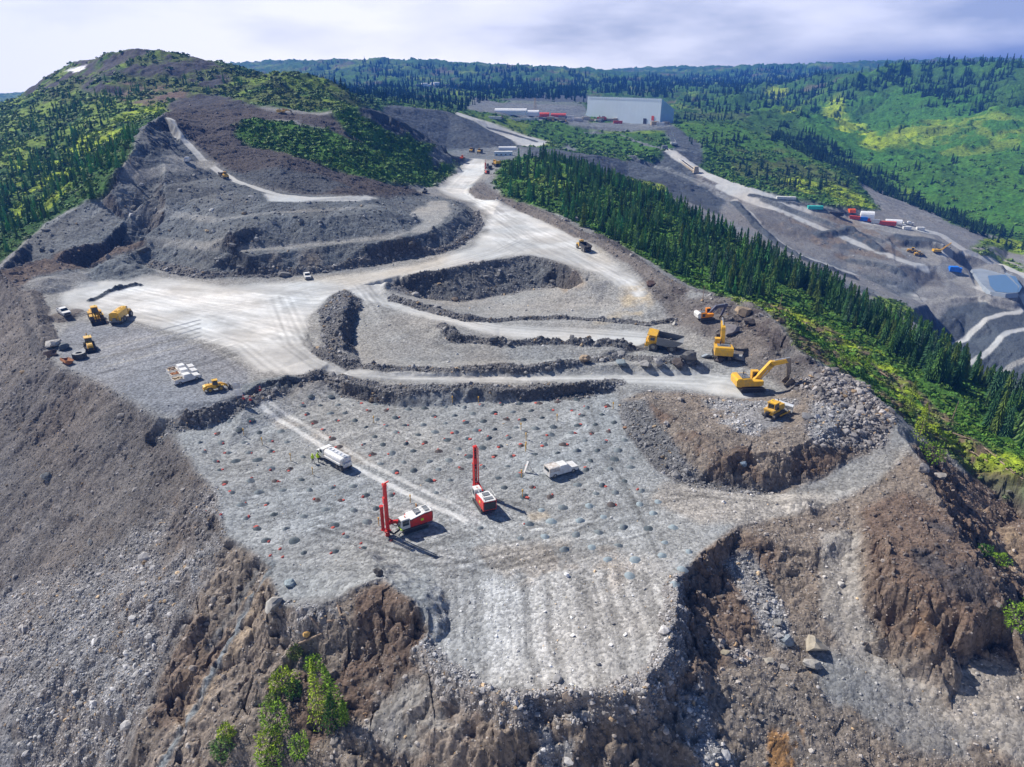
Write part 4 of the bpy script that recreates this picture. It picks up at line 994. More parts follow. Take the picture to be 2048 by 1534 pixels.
def rock_template(seed, sub=0, flat=.7):
    r = np.random.RandomState(seed); v, f = ico(sub)
    v = v * (1 + r.uniform(-.28, .28, (len(v), 1)))
    for _ in range(5):        # plane cuts give broken faces
        n = r.normal(size=3); n /= np.linalg.norm(n); d = r.uniform(.45, .75)
        h = v @ n - d; v = v - np.clip(h, 0, None)[:, None] * n
    v[:, 2] *= flat
    return v, f
ROCKS_T = [rock_template(i, 0) for i in range(8)]

def scatter(dens, y0, y1, cap=None, seed=3):
    """random points on the ground, dens = expected number per square metre on the grid"""
    rng = np.random.default_rng(seed)
    dr = np.gradient(RR)[:, None]; area = dr * RR[:, None] * (TH[1] - TH[0])
    rows = (RR >= y0) & (RR < y1)
    E = (dens * area)[rows]
    E[:, np.abs(TH) > math.radians(44)] *= .25
    if cap and E.sum() > cap: E *= cap / E.sum()
    n = rng.poisson(np.clip(np.nan_to_num(E), 0, 50))
    I, J = np.nonzero(n); k = n[I, J]
    I = np.repeat(I, k) + int(np.argmax(rows)); J = np.repeat(J, k)
    r = RR[I] + rng.uniform(-.5, .5, len(I)) * np.gradient(RR)[I]; th = TH[J] + rng.uniform(-.5, .5, len(I)) * (TH[1] - TH[0])
    x, y = r * np.sin(th), r * np.cos(th)
    return x, y, zat(x, y)
thin = np.clip(115 / DIST, 0, 1) ** 1.7
x, y, z = scatter(ROCK * thin * (DIST > 30) * 3.6, 30, 620, 300000)
n = len(x); rng = np.random.default_rng(8)
base = fat(RSZ, x, y)
sz = base * np.exp(rng.normal(-.60, .62, n)) * .58 * np.clip(np.hypot(x, y) / 125, 1, 2.0) ** .8
sz = np.clip(sz, .10, 2.0)
scl = sz[:, None] * rng.uniform(.7, 1.25, (n, 3))
gc = fat(COL, x, y)
lum = gc.mean(1, keepdims=True)
cl = (gc * .45 + lum * .55) * rng.uniform(.75, 2.4, (n, 1)) * np.array([1.02, 1.0, .98])
k = rng.random(n) < .05
cl[k] = cl[k] * [1.3, 1.0, .65]
print('rocks', n)
merged('rubble', ROCKS_T, rng.integers(0, 8, n), np.stack([x, y, z + sz * .15], -1), scl, rng.uniform(0, 6.28, n), np.clip(cl, .03, .8), M_ROCK, tilt=rng.uniform(-.5, .5, n))

# --- low brush: clumps of leaf blades
def bush_template(seed, n=26, s=.30):
    r = np.random.RandomState(seed); V, F = [], []; sh = []
    for i in range(n):
        d = r.normal(size=3); d[2] = abs(d[2]) * .9; d /= np.linalg.norm(d)
        p = d * r.uniform(.45, 1.0) * [1, 1, .75]
        a = np.cross(d, r.normal(size=3)); a /= np.linalg.norm(a) + 1e-6; b = np.cross(d + r.normal(size=3) * .5, a); b /= np.linalg.norm(b) + 1e-6
        q = s * r.uniform(.6, 1.4); k = len(V)
        V += [p - a * q, p + b * q * .9, p + a * q, p - b * q * .9]; F += [(k, k + 1, k + 2, k + 3)]
        sh += [r.uniform(.8, 1.25)] * 4
    return np.array(V), np.array(F), np.array(sh)
BUSH = [bush_template(i) for i in range(6)]
vis = LEAF * smooth(.0, .5, LEAF) * (1 - smooth(.8, 1.5, SLOPE) * .5) * np.clip(150 / DIST, 0, 1) ** 1.35 * (DIST > 60) * (1 - .75 * smooth(650, 900, DIST))
x, y, z = scatter(vis * .55, 60, 1500, 42000, seed=5)
n = len(x); rng = np.random.default_rng(9)
sz = rng.uniform(.5, 1.25, n) * np.clip(np.hypot(x, y) / 170, .7, 4.0) ** .75
scl = sz[:, None] * np.stack([rng.uniform(.8, 1.3, n), rng.uniform(.8, 1.3, n), rng.uniform(.6, 1.2, n)], -1)
gc = fat(COL, x, y)
gcol = np.array([.095, .190, .022]) * rng.uniform(.6, 1.6, (n, 1)) * np.stack([rng.uniform(.7, 1.5, n), np.ones(n), rng.uniform(.7, 1.3, n)], -1)
cl = gc * rng.uniform(.9, 1.5, (n, 1)) * .6 + gcol * .4
print('bush', n)
merged('undergrowth', BUSH, rng.integers(0, 6, n), np.stack([x, y, z - .1], -1), scl, rng.uniform(0, 6.28, n), cl, M_LEAF)

# --- conifers
def spruce_template(seed, tiers=8, pts=9, low=False):
    r = np.random.RandomState(seed); V, F, S = [], [], []
    if low:
        tiers, pts = 5, 6
    for t in range(tiers):
        a = t / tiers
        zt = 1.0 - (1 - a) * .0 - a * .92          # apex of the tier, from the top down
        zb = zt - .92 / tiers * r.uniform(1.25, 1.7)
        rad = (.03 + .135 * (a + .10) ** .85) * r.uniform(.85, 1.15)
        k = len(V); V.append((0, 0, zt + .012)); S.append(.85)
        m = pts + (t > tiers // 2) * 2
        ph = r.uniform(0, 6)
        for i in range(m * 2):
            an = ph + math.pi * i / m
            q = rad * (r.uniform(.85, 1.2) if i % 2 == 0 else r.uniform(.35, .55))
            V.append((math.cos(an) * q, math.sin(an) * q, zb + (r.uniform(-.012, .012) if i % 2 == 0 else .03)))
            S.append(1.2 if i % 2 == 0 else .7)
        for i in range(m * 2): F.append((k, k + 1 + i, k + 1 + (i + 1) % (m * 2)))
    return np.array(V), np.array(F), np.array(S)
def trunk_mesh(name):
    me = bpy.data.meshes.new(name); bm = bmesh.new()
    bmesh.ops.create_cone(bm, segments=6, radius1=.016, radius2=.003, depth=.98, cap_ends=True)
    for v in bm.verts: v.co.z += .49
    bm.to_mesh(me); bm.free(); me.materials.append(M_BARK); return me
def crown_mesh(tp, name, base):
    me = bpy.data.meshes.new(name); me.from_pydata([tuple(v) for v in tp[0]], [], [tuple(int(i) for i in f) for f in tp[1]])
    a = me.attributes.new('col', 'FLOAT_COLOR', 'POINT')
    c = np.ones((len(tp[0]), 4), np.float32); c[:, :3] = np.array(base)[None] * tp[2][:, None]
    a.data.foreach_set('color', c.ravel()); me.materials.append(M_NEEDLE); return me
def in_any(polys, x, y):
    m = np.zeros(x.shape, bool)
    for P in polys: m |= inside(P, x, y)
    return m
def rand_poly(pts, dens, seed, clump=0.0, keep=None, wl=22, cap=6000):
    P = wpoly(pts); A_ = np.array(P); rng = np.random.default_rng(seed)
    lo, hi = A_.min(0), A_.max(0)
    n = int(min(400000, (hi[0]-lo[0]) * (hi[1]-lo[1]) * dens))
    x = rng.uniform(lo[0], hi[0], n); y = rng.uniform(lo[1], hi[1], n)
    m = inside(P, x, y)
    if clump: m &= (fbm(x, y, wl, 3, .6, seed=seed) * .8 + .5) > clump
    m &= fat(ROAD, x, y) < .2
    x, y = x[m], y[m]
    if len(x) > cap: x, y = x[:cap], y[:cap]
    return np.stack([x, y], -1)
belt = rand_poly([(1085,345),(1085,316),(1150,335),(1300,394),(1500,498),(1700,608),(1900,738),(2200,900),(2250,1000),(2048,905),(1960,852),(1900,800),(1850,760),(1760,690),(1680,645),(1560,612),(1440,582),(1330,540),(1230,480),(1130,440),(1110,400)], .11, 31, .43, wl=13)
belt2 = rand_poly([(1080,312),(1150,332),(1300,392),(1500,496),(1700,606),(1900,736),(2200,898),(2200,940),(1900,770),(1700,640),(1500,530),(1300,425),(1150,360),(1080,330)], .035, 37, .36, wl=14)
beltx = rand_poly([(1000,345),(1050,318),(1085,316),(1110,400),(1130,436),(1010,392)], .016, 38)
lhill = rand_poly([(-60,560),(60,474),(105,438),(160,409),(200,396),(222,370),(248,328),(283,275),(230,240),(140,262),(60,320),(-60,420)], .040, 32, .36, wl=18)
lhill2 = rand_poly([(-60,420),(60,320),(140,262),(230,240),(300,180),(350,175),(440,195),(480,190),(505,200),(470,160),(420,150),(250,150),(150,170),(60,220),(-60,300)], .016, 33, .52, wl=30)
crest = rand_poly([(440,160),(510,160),(500,175),(440,170)], .02, 39)
gap = rand_poly([(1850,760),(1960,850),(2048,900),(2060,960),(1950,925),(1870,850)], .010, 35, .45)
farf = np.concatenate([rand_poly(p, d, s, c, wl=70, cap=cp) for p, d, s, c, cp in (
    ([(560,150),(700,118),(830,133),(1040,137),(1250,160),(1170,205),(1000,196),(930,215),(760,200),(640,170)], .003, 41, .50, 1500),
    ([(720,180),(1000,170),(1180,185),(1170,200),(1000,196),(930,222),(760,205)], .006, 48, .42, 1300),
    ([(1180,162),(1400,155),(1560,135),(1700,150),(1640,210),(1600,265),(1460,240),(1400,245),(1340,238),(1330,200),(1200,195)], .009, 42, .42, 2800),
    ([(1560,262),(1650,298),(1760,352),(1850,400),(2048,468),(2200,520),(2048,505),(1940,465),(1850,425),(1760,385),(1640,325),(1540,285)], .030, 43, .22, 2600),
    ([(1640,205),(1700,163),(1800,140),(2200,138),(2200,240),(2000,235),(1850,215),(1720,230)], .009, 44, .46, 1800),
    ([(1750,350),(2048,300),(2200,420),(2048,450),(1850,400)], .006, 45, .66, 300),
    ([(1340,246),(1600,300),(1740,400),(1600,390),(1420,340)], .004, 46, .62, 300),
    ([(560,160),(640,170),(760,200),(740,215),(690,170)], .01, 47, .35, 500))])
near_t = np.concatenate([belt, belt2, beltx, lhill, lhill2, crest, gap])
kinds = np.concatenate([np.full(len(a_), i) for i, a_ in enumerate((belt, belt2, beltx, lhill, lhill2, crest, gap))])
rng = np.random.default_rng(77)
hgt = np.where(kinds <= 2, (3.2 + 8.3 * rng.random(len(near_t)) ** 1.5), np.where(kinds == 3, rng.uniform(3.5, 8, len(near_t)), rng.uniform(3.5, 7, len(near_t))))
hgt = np.where(kinds == 6, rng.uniform(3, 9, len(near_t)), hgt)
hgt *= np.where(kinds <= 1, np.clip(1.22 - np.hypot(near_t[:, 0], near_t[:, 1]) / 1100, .8, 1.15), 1)
dz = zat(near_t[:, 0], near_t[:, 1])
P3 = np.column_stack([near_t, dz])
# size in the picture
dep = P3[:, 1] * CP - (P3[:, 2] - CAM_H) * SP
uu = P3[:, 0] / dep * FOC; vv_ = (P3[:, 1] * SP + (P3[:, 2] - CAM_H) * CP) / dep * FOC
inview = (np.abs(uu) < 1010) & (np.abs(vv_) < 740)
score = np.where(inview, hgt / dep, 0)
order = np.argsort(-score)
ind, rest = order[:288], order[288:]
SPR = [spruce_template(i, 13, 9) for i in range(6)]
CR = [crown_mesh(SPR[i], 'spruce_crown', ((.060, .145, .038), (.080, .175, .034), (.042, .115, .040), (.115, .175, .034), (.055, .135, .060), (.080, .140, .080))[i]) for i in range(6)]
TRK = trunk_mesh('spruce_trunk')
def put(name, me, parent=None, loc=(0, 0, 0), rot=(0, 0, 0), scale=(1, 1, 1)):
    o = bpy.data.objects.new(name, me); SC.collection.objects.link(o)
    if parent: o.parent = parent
    o.location = loc; o.rotation_euler = rot; o.scale = scale; return o
for i in ind:
    root = put('spruce_tree', None, None, (P3[i, 0], P3[i, 1], P3[i, 2] - .2), (0, 0, float(rng.uniform(0, 6.28))))
    wd = float(hgt[i] * rng.uniform(.85, 1.25)); k = int(rng.integers(0, 6))
    u_ = uu[i] + 1024; zone = 'at the haul road end of' if u_ < 1250 else 'in the middle of' if u_ < 1650 else 'at the lower right end of'; tone_ = ('mid green', 'fresh green', 'dark green', 'olive green', 'blue-green', 'grey-green')
    if kinds[i] == 6: tag(root, 'spruce standing apart on the bright green clearing below the conifer belt', 'tree', 'spruces on the clearing')
    elif kinds[i] <= 2: pass
    else: tag(root, 'small dark spruce on the hillside left of the rock terraces', 'tree', 'spruces on the hillside')
    if kinds[i] <= 2: tag(root, ('tall ' if hgt[i] > 8 else 'medium-sized ') + tone_[k] + f' spruce {zone} the conifer belt on the ridge', 'tree', 'spruces of the conifer belt')
    put('trunk', TRK, root, scale=(float(hgt[i]),) * 3)
    put('crown', CR[k], root, scale=(wd, wd, float(hgt[i])))
LOWS = [spruce_template(20 + i, 7, 7) for i in range(5)]
pos = P3[rest]; h = hgt[rest]; n = len(rest)
cl = np.array([.066, .165, .040]) * rng.uniform(.5, 2.1, (n, 1)) * np.stack([rng.uniform(.75, 1.6, n), np.ones(n), rng.uniform(.7, 1.5, n)], -1)
w = h * rng.uniform(.85, 1.25, n)
print('near trees', len(near_t), 'far', len(farf))
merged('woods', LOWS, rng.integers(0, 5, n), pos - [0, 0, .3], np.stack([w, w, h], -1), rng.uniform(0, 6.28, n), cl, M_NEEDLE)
fz = zat(farf[:, 0], farf[:, 1]); n = len(farf)
h = rng.uniform(7, 14, n) * np.clip(np.hypot(farf[:, 0], farf[:, 1]) / 1300, .8, 1.35); w = h * rng.uniform(1.2, 1.8, n)
cl = np.array([.034, .078, .026]) * rng.uniform(.5, 1.6, (n, 1))
FL = [spruce_template(40 + i, low=True) for i in range(4)]
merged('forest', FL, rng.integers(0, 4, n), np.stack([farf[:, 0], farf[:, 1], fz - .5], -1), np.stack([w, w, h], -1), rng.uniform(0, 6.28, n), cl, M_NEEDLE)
# ------------------------------------------------------------------ a small kit for machines: local +x forward, +y left, +z up, origin on the ground
class MB:
    def __init__(s): s.v, s.f = [], []
    def add(s, vs, fs):
        k = len(s.v); s.v += [tuple(p) for p in vs]; s.f += [tuple(k + i for i in f) for f in fs]; return s
    def box(s, x0, x1, y0, y1, z0, z1, tx=0, ty=0):
        # tx, ty: how much the top is drawn in
        vs = [(x0, y0, z0), (x1, y0, z0), (x1, y1, z0), (x0, y1, z0), (x0 + tx, y0 + ty, z1), (x1 - tx, y0 + ty, z1), (x1 - tx, y1 - ty, z1), (x0 + tx, y1 - ty, z1)]
        return s.add(vs, [(3, 2, 1, 0), (4, 5, 6, 7), (0, 1, 5, 4), (1, 2, 6, 5), (2, 3, 7, 6), (3, 0, 4, 7)])
    def prism(s, prof, y0, y1, ins=0.0):
        n = len(prof)
        cx = sum(p[0] for p in prof) / n; cz = sum(p[1] for p in prof) / n
        vs = [(x, y0, z) for x, z in prof] + [(x, y1, z) for x, z in prof]
        return s.add(vs, [tuple(range(n)), tuple(range(2 * n - 1, n - 1, -1))] + [(i, i + n, (i + 1) % n + n, (i + 1) % n) for i in range(n)])
    def cyl(s, c, r, h, ax='y', n=18, r2=None, hollow=0):
        r2 = r if r2 is None else r2
        def P(a, rr, t):
            p, q = math.cos(a) * rr, math.sin(a) * rr
            d = {'x': (t, p, q), 'y': (p, t, q), 'z': (p, q, t)}[ax]
            return (c[0] + d[0], c[1] + d[1], c[2] + d[2])
        A_ = [2 * math.pi * i / n for i in range(n)]
        vs = [P(a, r, -h / 2) for a in A_] + [P(a, r2, h / 2) for a in A_]
        fs = [(i, (i + 1) % n, (i + 1) % n + n, i + n) for i in range(n)]
        if hollow:
            vs += [P(a, hollow, -h / 2) for a in A_] + [P(a, hollow, h / 2) for a in A_]
            for i in range(n):
                j = (i + 1) % n
                fs += [(i, i + 2 * n, j + 2 * n, j), (i + n, j + n, j + 3 * n, i + 3 * n), (i + 2 * n, i + 3 * n, j + 3 * n, j + 2 * n)]
        else: fs += [tuple(range(n - 1, -1, -1)), tuple(range(n, 2 * n))]
        return s.add(vs, fs)
    def bar(s, a, b, w, h=None, w2=None):
        """a beam from a to b, w wide (sideways) and h deep"""
        h = h or w; k2 = (w2 / w) if w2 else 1
        a, b = Vector(a), Vector(b); d = (b - a).normalized()
        side = d.cross(Vector((0, 0, 1)))
        if side.length < 1e-3: side = Vector((0, 1, 0))
        side.normalize(); up = side.cross(d)
        vs = []
        for p, k in ((a, 1), (b, k2)):
            for i, j in ((-1, -1), (1, -1), (1, 1), (-1, 1)): vs.append(p + side * (i * w / 2 * k) + up * (j * h / 2 * k))
        return s.add(vs, [(3, 2, 1, 0), (4, 5, 6, 7), (0, 1, 5, 4), (1, 2, 6, 5), (2, 3, 7, 6), (3, 0, 4, 7)])
    def hose(s, pts, r, n=6):
        for a, b in zip(pts[:-1], pts[1:]): s.bar(a, b, r * 2)
        return s
    def mesh(s, name, mat, smooth=False):
        me = bpy.data.meshes.new(name); me.from_pydata(s.v, [], s.f)
        bm = bmesh.new(); bm.from_mesh(me); bmesh.ops.recalc_face_normals(bm, faces=bm.faces); bm.to_mesh(me); bm.free()
        me.materials.append(mat); me.update()
        if smooth: me.polygons.foreach_set('use_smooth', [True] * len(me.polygons)); me.set_sharp_from_angle(angle=math.radians(40))
        return me
    def put(s, name, mat, parent=None, smooth=False, loc=(0, 0, 0), rot=(0, 0, 0)):
        o = bpy.data.objects.new(name, s.mesh(name, mat, smooth)); SC.collection.objects.link(o)
        o.parent = parent; o.location = loc; o.rotation_euler = rot; return o
def root(name, label, cat, group=None):
    o = bpy.data.objects.new(name, None); SC.collection.objects.link(o); o.empty_display_size = .5
    return tag(o, label, cat, group)
KIDS = {}
def copy_tree(o, label=None, parent=None):
    c = o.copy(); SC.collection.objects.link(c); c.parent = parent
    if label: c['label'] = label
    for ch in [q for q in SC.objects if q.parent == o and q != c]: copy_tree(ch, None, c)
    return c
def place(o, u, v, tu=None, tv=None, yaw=None, s=1.0, dz=0.0, foot=2.5, tilt=True):
    p = at(u, v)
    if tu is not None:
        q = at(tu, tv); yaw = math.atan2(q.y - p.y, q.x - p.x)
    o.location = p; o.rotation_euler = (0, 0, yaw or 0); o.scale = (s, s, s)
    if tilt:
        c, n = math.cos(yaw or 0), math.sin(yaw or 0)
        f = foot * s
        zf, zb = zat(p.x + c * f, p.y + n * f), zat(p.x - c * f, p.y - n * f)
        zl, zr = zat(p.x - n * f * .5, p.y + c * f * .5), zat(p.x + n * f * .5, p.y - c * f * .5)
        pit, rol = math.atan2(zf - zb, 2 * f), math.atan2(zl - zr, f)
        pit = max(-.2, min(.2, pit)); rol = max(-.15, min(.15, rol))
        o.rotation_euler = (Matrix.Rotation(yaw or 0, 3, 'Z') @ Matrix.Rotation(-pit, 3, 'Y') @ Matrix.Rotation(rol, 3, 'X')).to_euler()
        o.location.z = float((zf + zb + zl + zr) / 4)
    o.location.z += dz
    return o
M_YEL = simple_mat('machine_yellow_paint', (.80, .43, .012), .38, spec=.5, noise=.3, nscale=1.3, dirt=(.55, .33, .06))
M_YEL2 = simple_mat('faded_yellow_paint', (.74, .42, .05), .5, spec=.4, noise=.3, nscale=1.5, dirt=(.40, .27, .10))
M_RED = simple_mat('drill_red_paint', (.72, .022, .015), .36, spec=.5, noise=.2, nscale=1.5, dirt=(.45, .05, .03))
M_WHITE = simple_mat('white_paint', (.78, .78, .76), .35, spec=.5, noise=.1, nscale=1.2, dirt=(.60, .57, .52))
M_DUSTY = simple_mat('dusty_white_paint', (.66, .62, .57), .6, noise=.3, nscale=2.0, dirt=(.42, .36, .30))
M_BLACK = simple_mat('black_rubber', (.030, .030, .032), .8, noise=.3, nscale=3, dirt=(.09, .085, .08))
M_TYRE = simple_mat('dusty_tyre', (.075, .072, .07), .9, noise=.4, nscale=4, dirt=(.17, .16, .145))
M_TRACK = simple_mat('track_steel', (.10, .095, .09), .7, .3, noise=.4, nscale=6, dirt=(.20, .18, .16))
M_GLASS = simple_mat('tinted_glass', (.02, .035, .045), .08, spec=.8)
M_GREY = simple_mat('grey_steel', (.22, .23, .24), .5, .3, noise=.3, nscale=4)
M_DARK = simple_mat('dark_machine_grey', (.055, .055, .06), .5, noise=.3, nscale=3)
M_RIM = simple_mat('pale_wheel_rim', (.45, .43, .38), .5, .2, noise=.3, nscale=5)
M_YRIM = simple_mat('yellow_wheel_rim', (.62, .38, .05), .5, noise=.3, nscale=5)
M_STEELW = simple_mat('worn_bucket_steel', (.20, .17, .14), .5, .5, noise=.5, nscale=2, dirt=(.33, .28, .22))
M_ORANGE = simple_mat('orange_plastic', (.85, .13, .02), .5)
M_HIVIS = simple_mat('yellow_hi_vis_cloth', (.62, .85, .03), .8)
M_LIME = simple_mat('lime_paint', (.55, .80, .05), .5)
M_SKIN = simple_mat('skin', (.42, .24, .16), .6)
M_NAVY = simple_mat('navy_cloth', (.03, .035, .06), .9)
M_RUST = simple_mat('rusty_steel', (.42, .17, .06), .85, noise=.4, nscale=2, dirt=(.24, .09, .04))
M_ALU = simple_mat('pale_metal', (.62, .64, .66), .35, .5, noise=.15, nscale=2)
M_BLUE = simple_mat('blue_paint', (.02, .20, .75), .45, noise=.2, nscale=.6)
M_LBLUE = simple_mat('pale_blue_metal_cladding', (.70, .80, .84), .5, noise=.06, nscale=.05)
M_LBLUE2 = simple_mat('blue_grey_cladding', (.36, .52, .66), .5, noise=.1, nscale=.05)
M_TENT = simple_mat('white_fabric_cover', (.80, .80, .80), .8, noise=.1, nscale=.2)
M_REDC = simple_mat('red_container_paint', (.70, .09, .05), .55, noise=.25, nscale=.5)
M_WOOD = simple_mat('weathered_timber', (.33, .25, .18), .9, noise=.4, nscale=2, dirt=(.20, .14, .10))
M_TAN = simple_mat('tan_boards', (.50, .40, .27), .8, noise=.25, nscale=2)

def wheel(parent, x, y, r, w, rim=M_RIM, nm='wheel', tread=True):
    m = MB(); sgn = 1 if y > 0 else -1
    m.cyl((0, 0, 0), r, w, 'y', 20, hollow=r * .5)
    if tread:
        for i in range(16):
            a = 2 * math.pi * i / 16; m.bar((math.cos(a) * r * 1.0, -w / 2, math.sin(a) * r), (math.cos(a + .12) * r, w / 2, math.sin(a + .12) * r), r * .10, r * .05)
    o = m.put(nm, M_TYRE, parent, True, (x, y, r))
    q = MB(); q.cyl((0, 0, 0), r * .53, w * .72, 'y', 16); q.cyl((0, sgn * w * .30, 0), r * .22, w * .3, 'y', 10)
    q.put('rim', rim, o, True)
    return o
def track(parent, L, w, h, y, mat=M_TRACK):
    """crawler track: a rounded belt with shoes and rollers"""
    r = h / 2; prof = []
    for i in range(9): a = math.pi / 2 - math.pi * i / 8; prof.append((L / 2 - r + math.cos(a) * r, r + math.sin(a) * r))
    for i in range(9): a = -math.pi / 2 - math.pi * i / 8; prof.append((-L / 2 + r + math.cos(a) * r, r + math.sin(a) * r))
    m = MB(); n = len(prof)
    inner = [((x) * .93, r + (z - r) * .72) for x, z in prof]
    for yy0, yy1 in ((y - w / 2, y + w / 2),):
        vs = [(x, yy0, z) for x, z in prof] + [(x, yy1, z) for x, z in prof] + [(x, yy0, z) for x, z in inner] + [(x, yy1, z) for x, z in inner]
        fs = []
        for i in range(n):
            j = (i + 1) % n
            fs += [(i, j, j + n, i + n), (i, i + 2 * n, j + 2 * n, j), (i + n, j + n, j + 3 * n, i + 3 * n), (i + 2 * n, i + 3 * n, j + 3 * n, j + 2 * n)]
        m.add(vs, fs)
    k = int(L / .28)
    for i in range(k):
        x = -L / 2 + r + (L - 2 * r) * (i + .5) / k
        for z in (0.0, h): m.box(x - .05, x + .05, y - w / 2 - .01, y + w / 2 + .01, z - .03, z + .04)
    t = m.put('track', mat, parent)
    q = MB(); q.box(-L / 2 + r, L / 2 - r, y - w * .3, y + w * .3, h * .25, h * .72)
    for i in range(6): q.cyl((-L / 2 + r + (L - 2 * r) * (i + .5) / 6, y, h * .25), h * .16, w * .8, 'y', 10)
    for s_ in (-1, 1): q.cyl((s_ * (L / 2 - r), y, r), r * .72, w * .75, 'y', 14)
    q.put('rollers', M_DARK, t)
    return t
def beacon(parent, x, y, z, mat=M_ORANGE):
    MB().cyl((x, y, z + .1), .09, .2, 'z', 8).put('beacon', mat, parent)

# ------------------------------------------------------------------ drill rig
def drill_rig(label, mast_drop=0, simple=False):
    R = root('drill_rig', label, 'drill rig', 'red and white drill rigs')
    for s_ in (-1, 1): track(R, 4.6, .5, .95, s_ * 1.15)
    MB().box(-1.9, 1.9, -.95, .95, .55, 1.0).put('chassis', M_DARK, R)
    # engine house: red flanks that rise towards the rear, white roof
    b = MB().prism([(-3.1, 1.05), (1.0, 1.05), (1.35, 1.35), (.9, 2.25), (-1.6, 2.75), (-3.1, 2.85)], -1.22, 1.22).put('body', M_RED, R)
    MB().box(-3.2, -1.7, -1.1, 1.1, 2.86, 2.98).prism([(-1.68, 2.80), (.8, 2.33), (.8, 2.45), (-1.68, 2.95)], -1.1, 1.1).put('roof', M_WHITE, R)
    MB().box(-1.35, -.35, -.7, .5, 2.78, 3.02).box(-2.8, -2.0, -.8, .8, 2.98, 3.08).put('vent', M_GREY, R)
    MB().box(-3.26, -3.11, -1.05, 1.05, 1.25, 2.65).put('radiator_grille', M_DARK, R)
    MB().box(-1.5, -1.0, -1.24, -1.22, 1.7, 2.1).put('decal', M_LIME, R); MB().box(-1.5, -1.0, 1.22, 1.24, 1.7, 2.1).put('decal', M_LIME, R)
    MB().hose([(-3.0, 1.1, 2.98), (-3.0, 1.1, 3.6), (-.2, 1.1, 3.6), (-.2, 1.1, 2.6)], .025).hose([(-3.0, -1.1, 2.98), (-3.0, -1.1, 3.6), (-.2, -1.1, 3.6), (-.2, -1.1, 2.6)], .025).put('railing', M_WHITE, R)
    # cab
    c = MB().prism([(.95, 1.15), (2.35, 1.15), (2.65, 1.7), (2.45, 2.95), (1.0, 3.0)], .05, 1.35).put('cab', M_WHITE, R)
    MB().prism([(2.40, 1.45), (2.70, 1.72), (2.52, 2.80), (2.36, 2.80)], .15, 1.25).box(1.15, 2.25, 1.35, 1.37, 1.75, 2.75).box(1.15, 2.2, .03, .05, 1.9, 2.75).put('windscreen', M_GLASS, c)
    MB().box(1.0, 2.3, -.95, .0, 1.0, 1.9).put('hydraulic_box', M_DARK, R)
    MB().box(2.2, 2.6, .2, 1.3, 1.02, 1.2).put('step', M_LIME, R)
    # boom and feed beam
    a = MB().bar((1.9, -.35, 1.7), (3.7, -.35, 2.2), .42, .5).bar((2.6, -.35, 1.5), (3.9, -.35, 2.9), .22).bar((3.5, -.35, 2.2), (4.1, 0, 2.3), .5).put('boom', M_RED, R)
    MB().hose([(2.2, -.6, 1.9), (2.9, -.9, 1.3), (3.6, -.7, 1.6), (4.0, -.4, 2.8)], .05).hose([(2.2, -.1, 2.0), (3.0, .3, 1.5), (3.8, .1, 2.2)], .05).put('hose', M_BLACK, a)
    x = 4.4
    m = MB()
    for s_ in (-1, 1): m.box(x - .22, x + .22, s_ * .24 - .05, s_ * .24 + .05, .45, 9.6 - mast_drop)
    for i in range(18): m.box(x - .20, x - .15, -.24, .24, .7 + i * .5, .78 + i * .5)
    mast = m.put('mast', M_RED, R); MB().box(x - .1, x + .16, -.18, .18, 5.2, 9.3 - mast_drop).put('hose_guide', M_DARK, mast)
    MB().box(x - .32, x + .30, -.34, .34, 9.5 - mast_drop, 9.85 - mast_drop).bar((x + .1, 0, 9.85 - mast_drop), (x - .8, 0, 10.1 - mast_drop), .2).put('mast_head', M_RED, mast)
    MB().box(x - .5, x - .29, -.5, -.36, 1.0, 9.6).put('pull_down_rail', M_RED, mast)
    g = MB()
    for i in range(6):
        an = i * math.pi / 3; g.cyl((x + .75 + math.cos(an) * .22, .0 + math.sin(an) * .22, 3.6), .07, 4.6, 'z', 8)
    g.cyl((x + .75, 0, 5.9), .36, .12, 'z', 14); g.cyl((x + .75, 0, 1.4), .36, .12, 'z', 14)
    g.put('rod_carousel', M_RED, mast)
    MB().cyl((x + .05, 0, 4.8), .09, 8.4, 'z', 8).put('drill_rod', M_GREY, mast)
    MB().box(x - .25, x + .38, -.32, .32, 6.2, 7.4).put('rock_drill', M_RED, mast)
    MB().cyl((x + .05, 0, .38), .42, .6, 'z', 12, r2=.30).box(x - .5, x + .5, -.5, .5, .68, .98).put('dust_hood', M_RED, mast)
    MB().hose([(x - .1, .5, 1.0), (x - .7, .9, .6), (x - 1.4, .9, .9), (x - 2.2, .8, 1.2)], .11).put('suction_hose', M_BLACK, mast)
    beacon(R, 1.6, .7, 3.0); return R

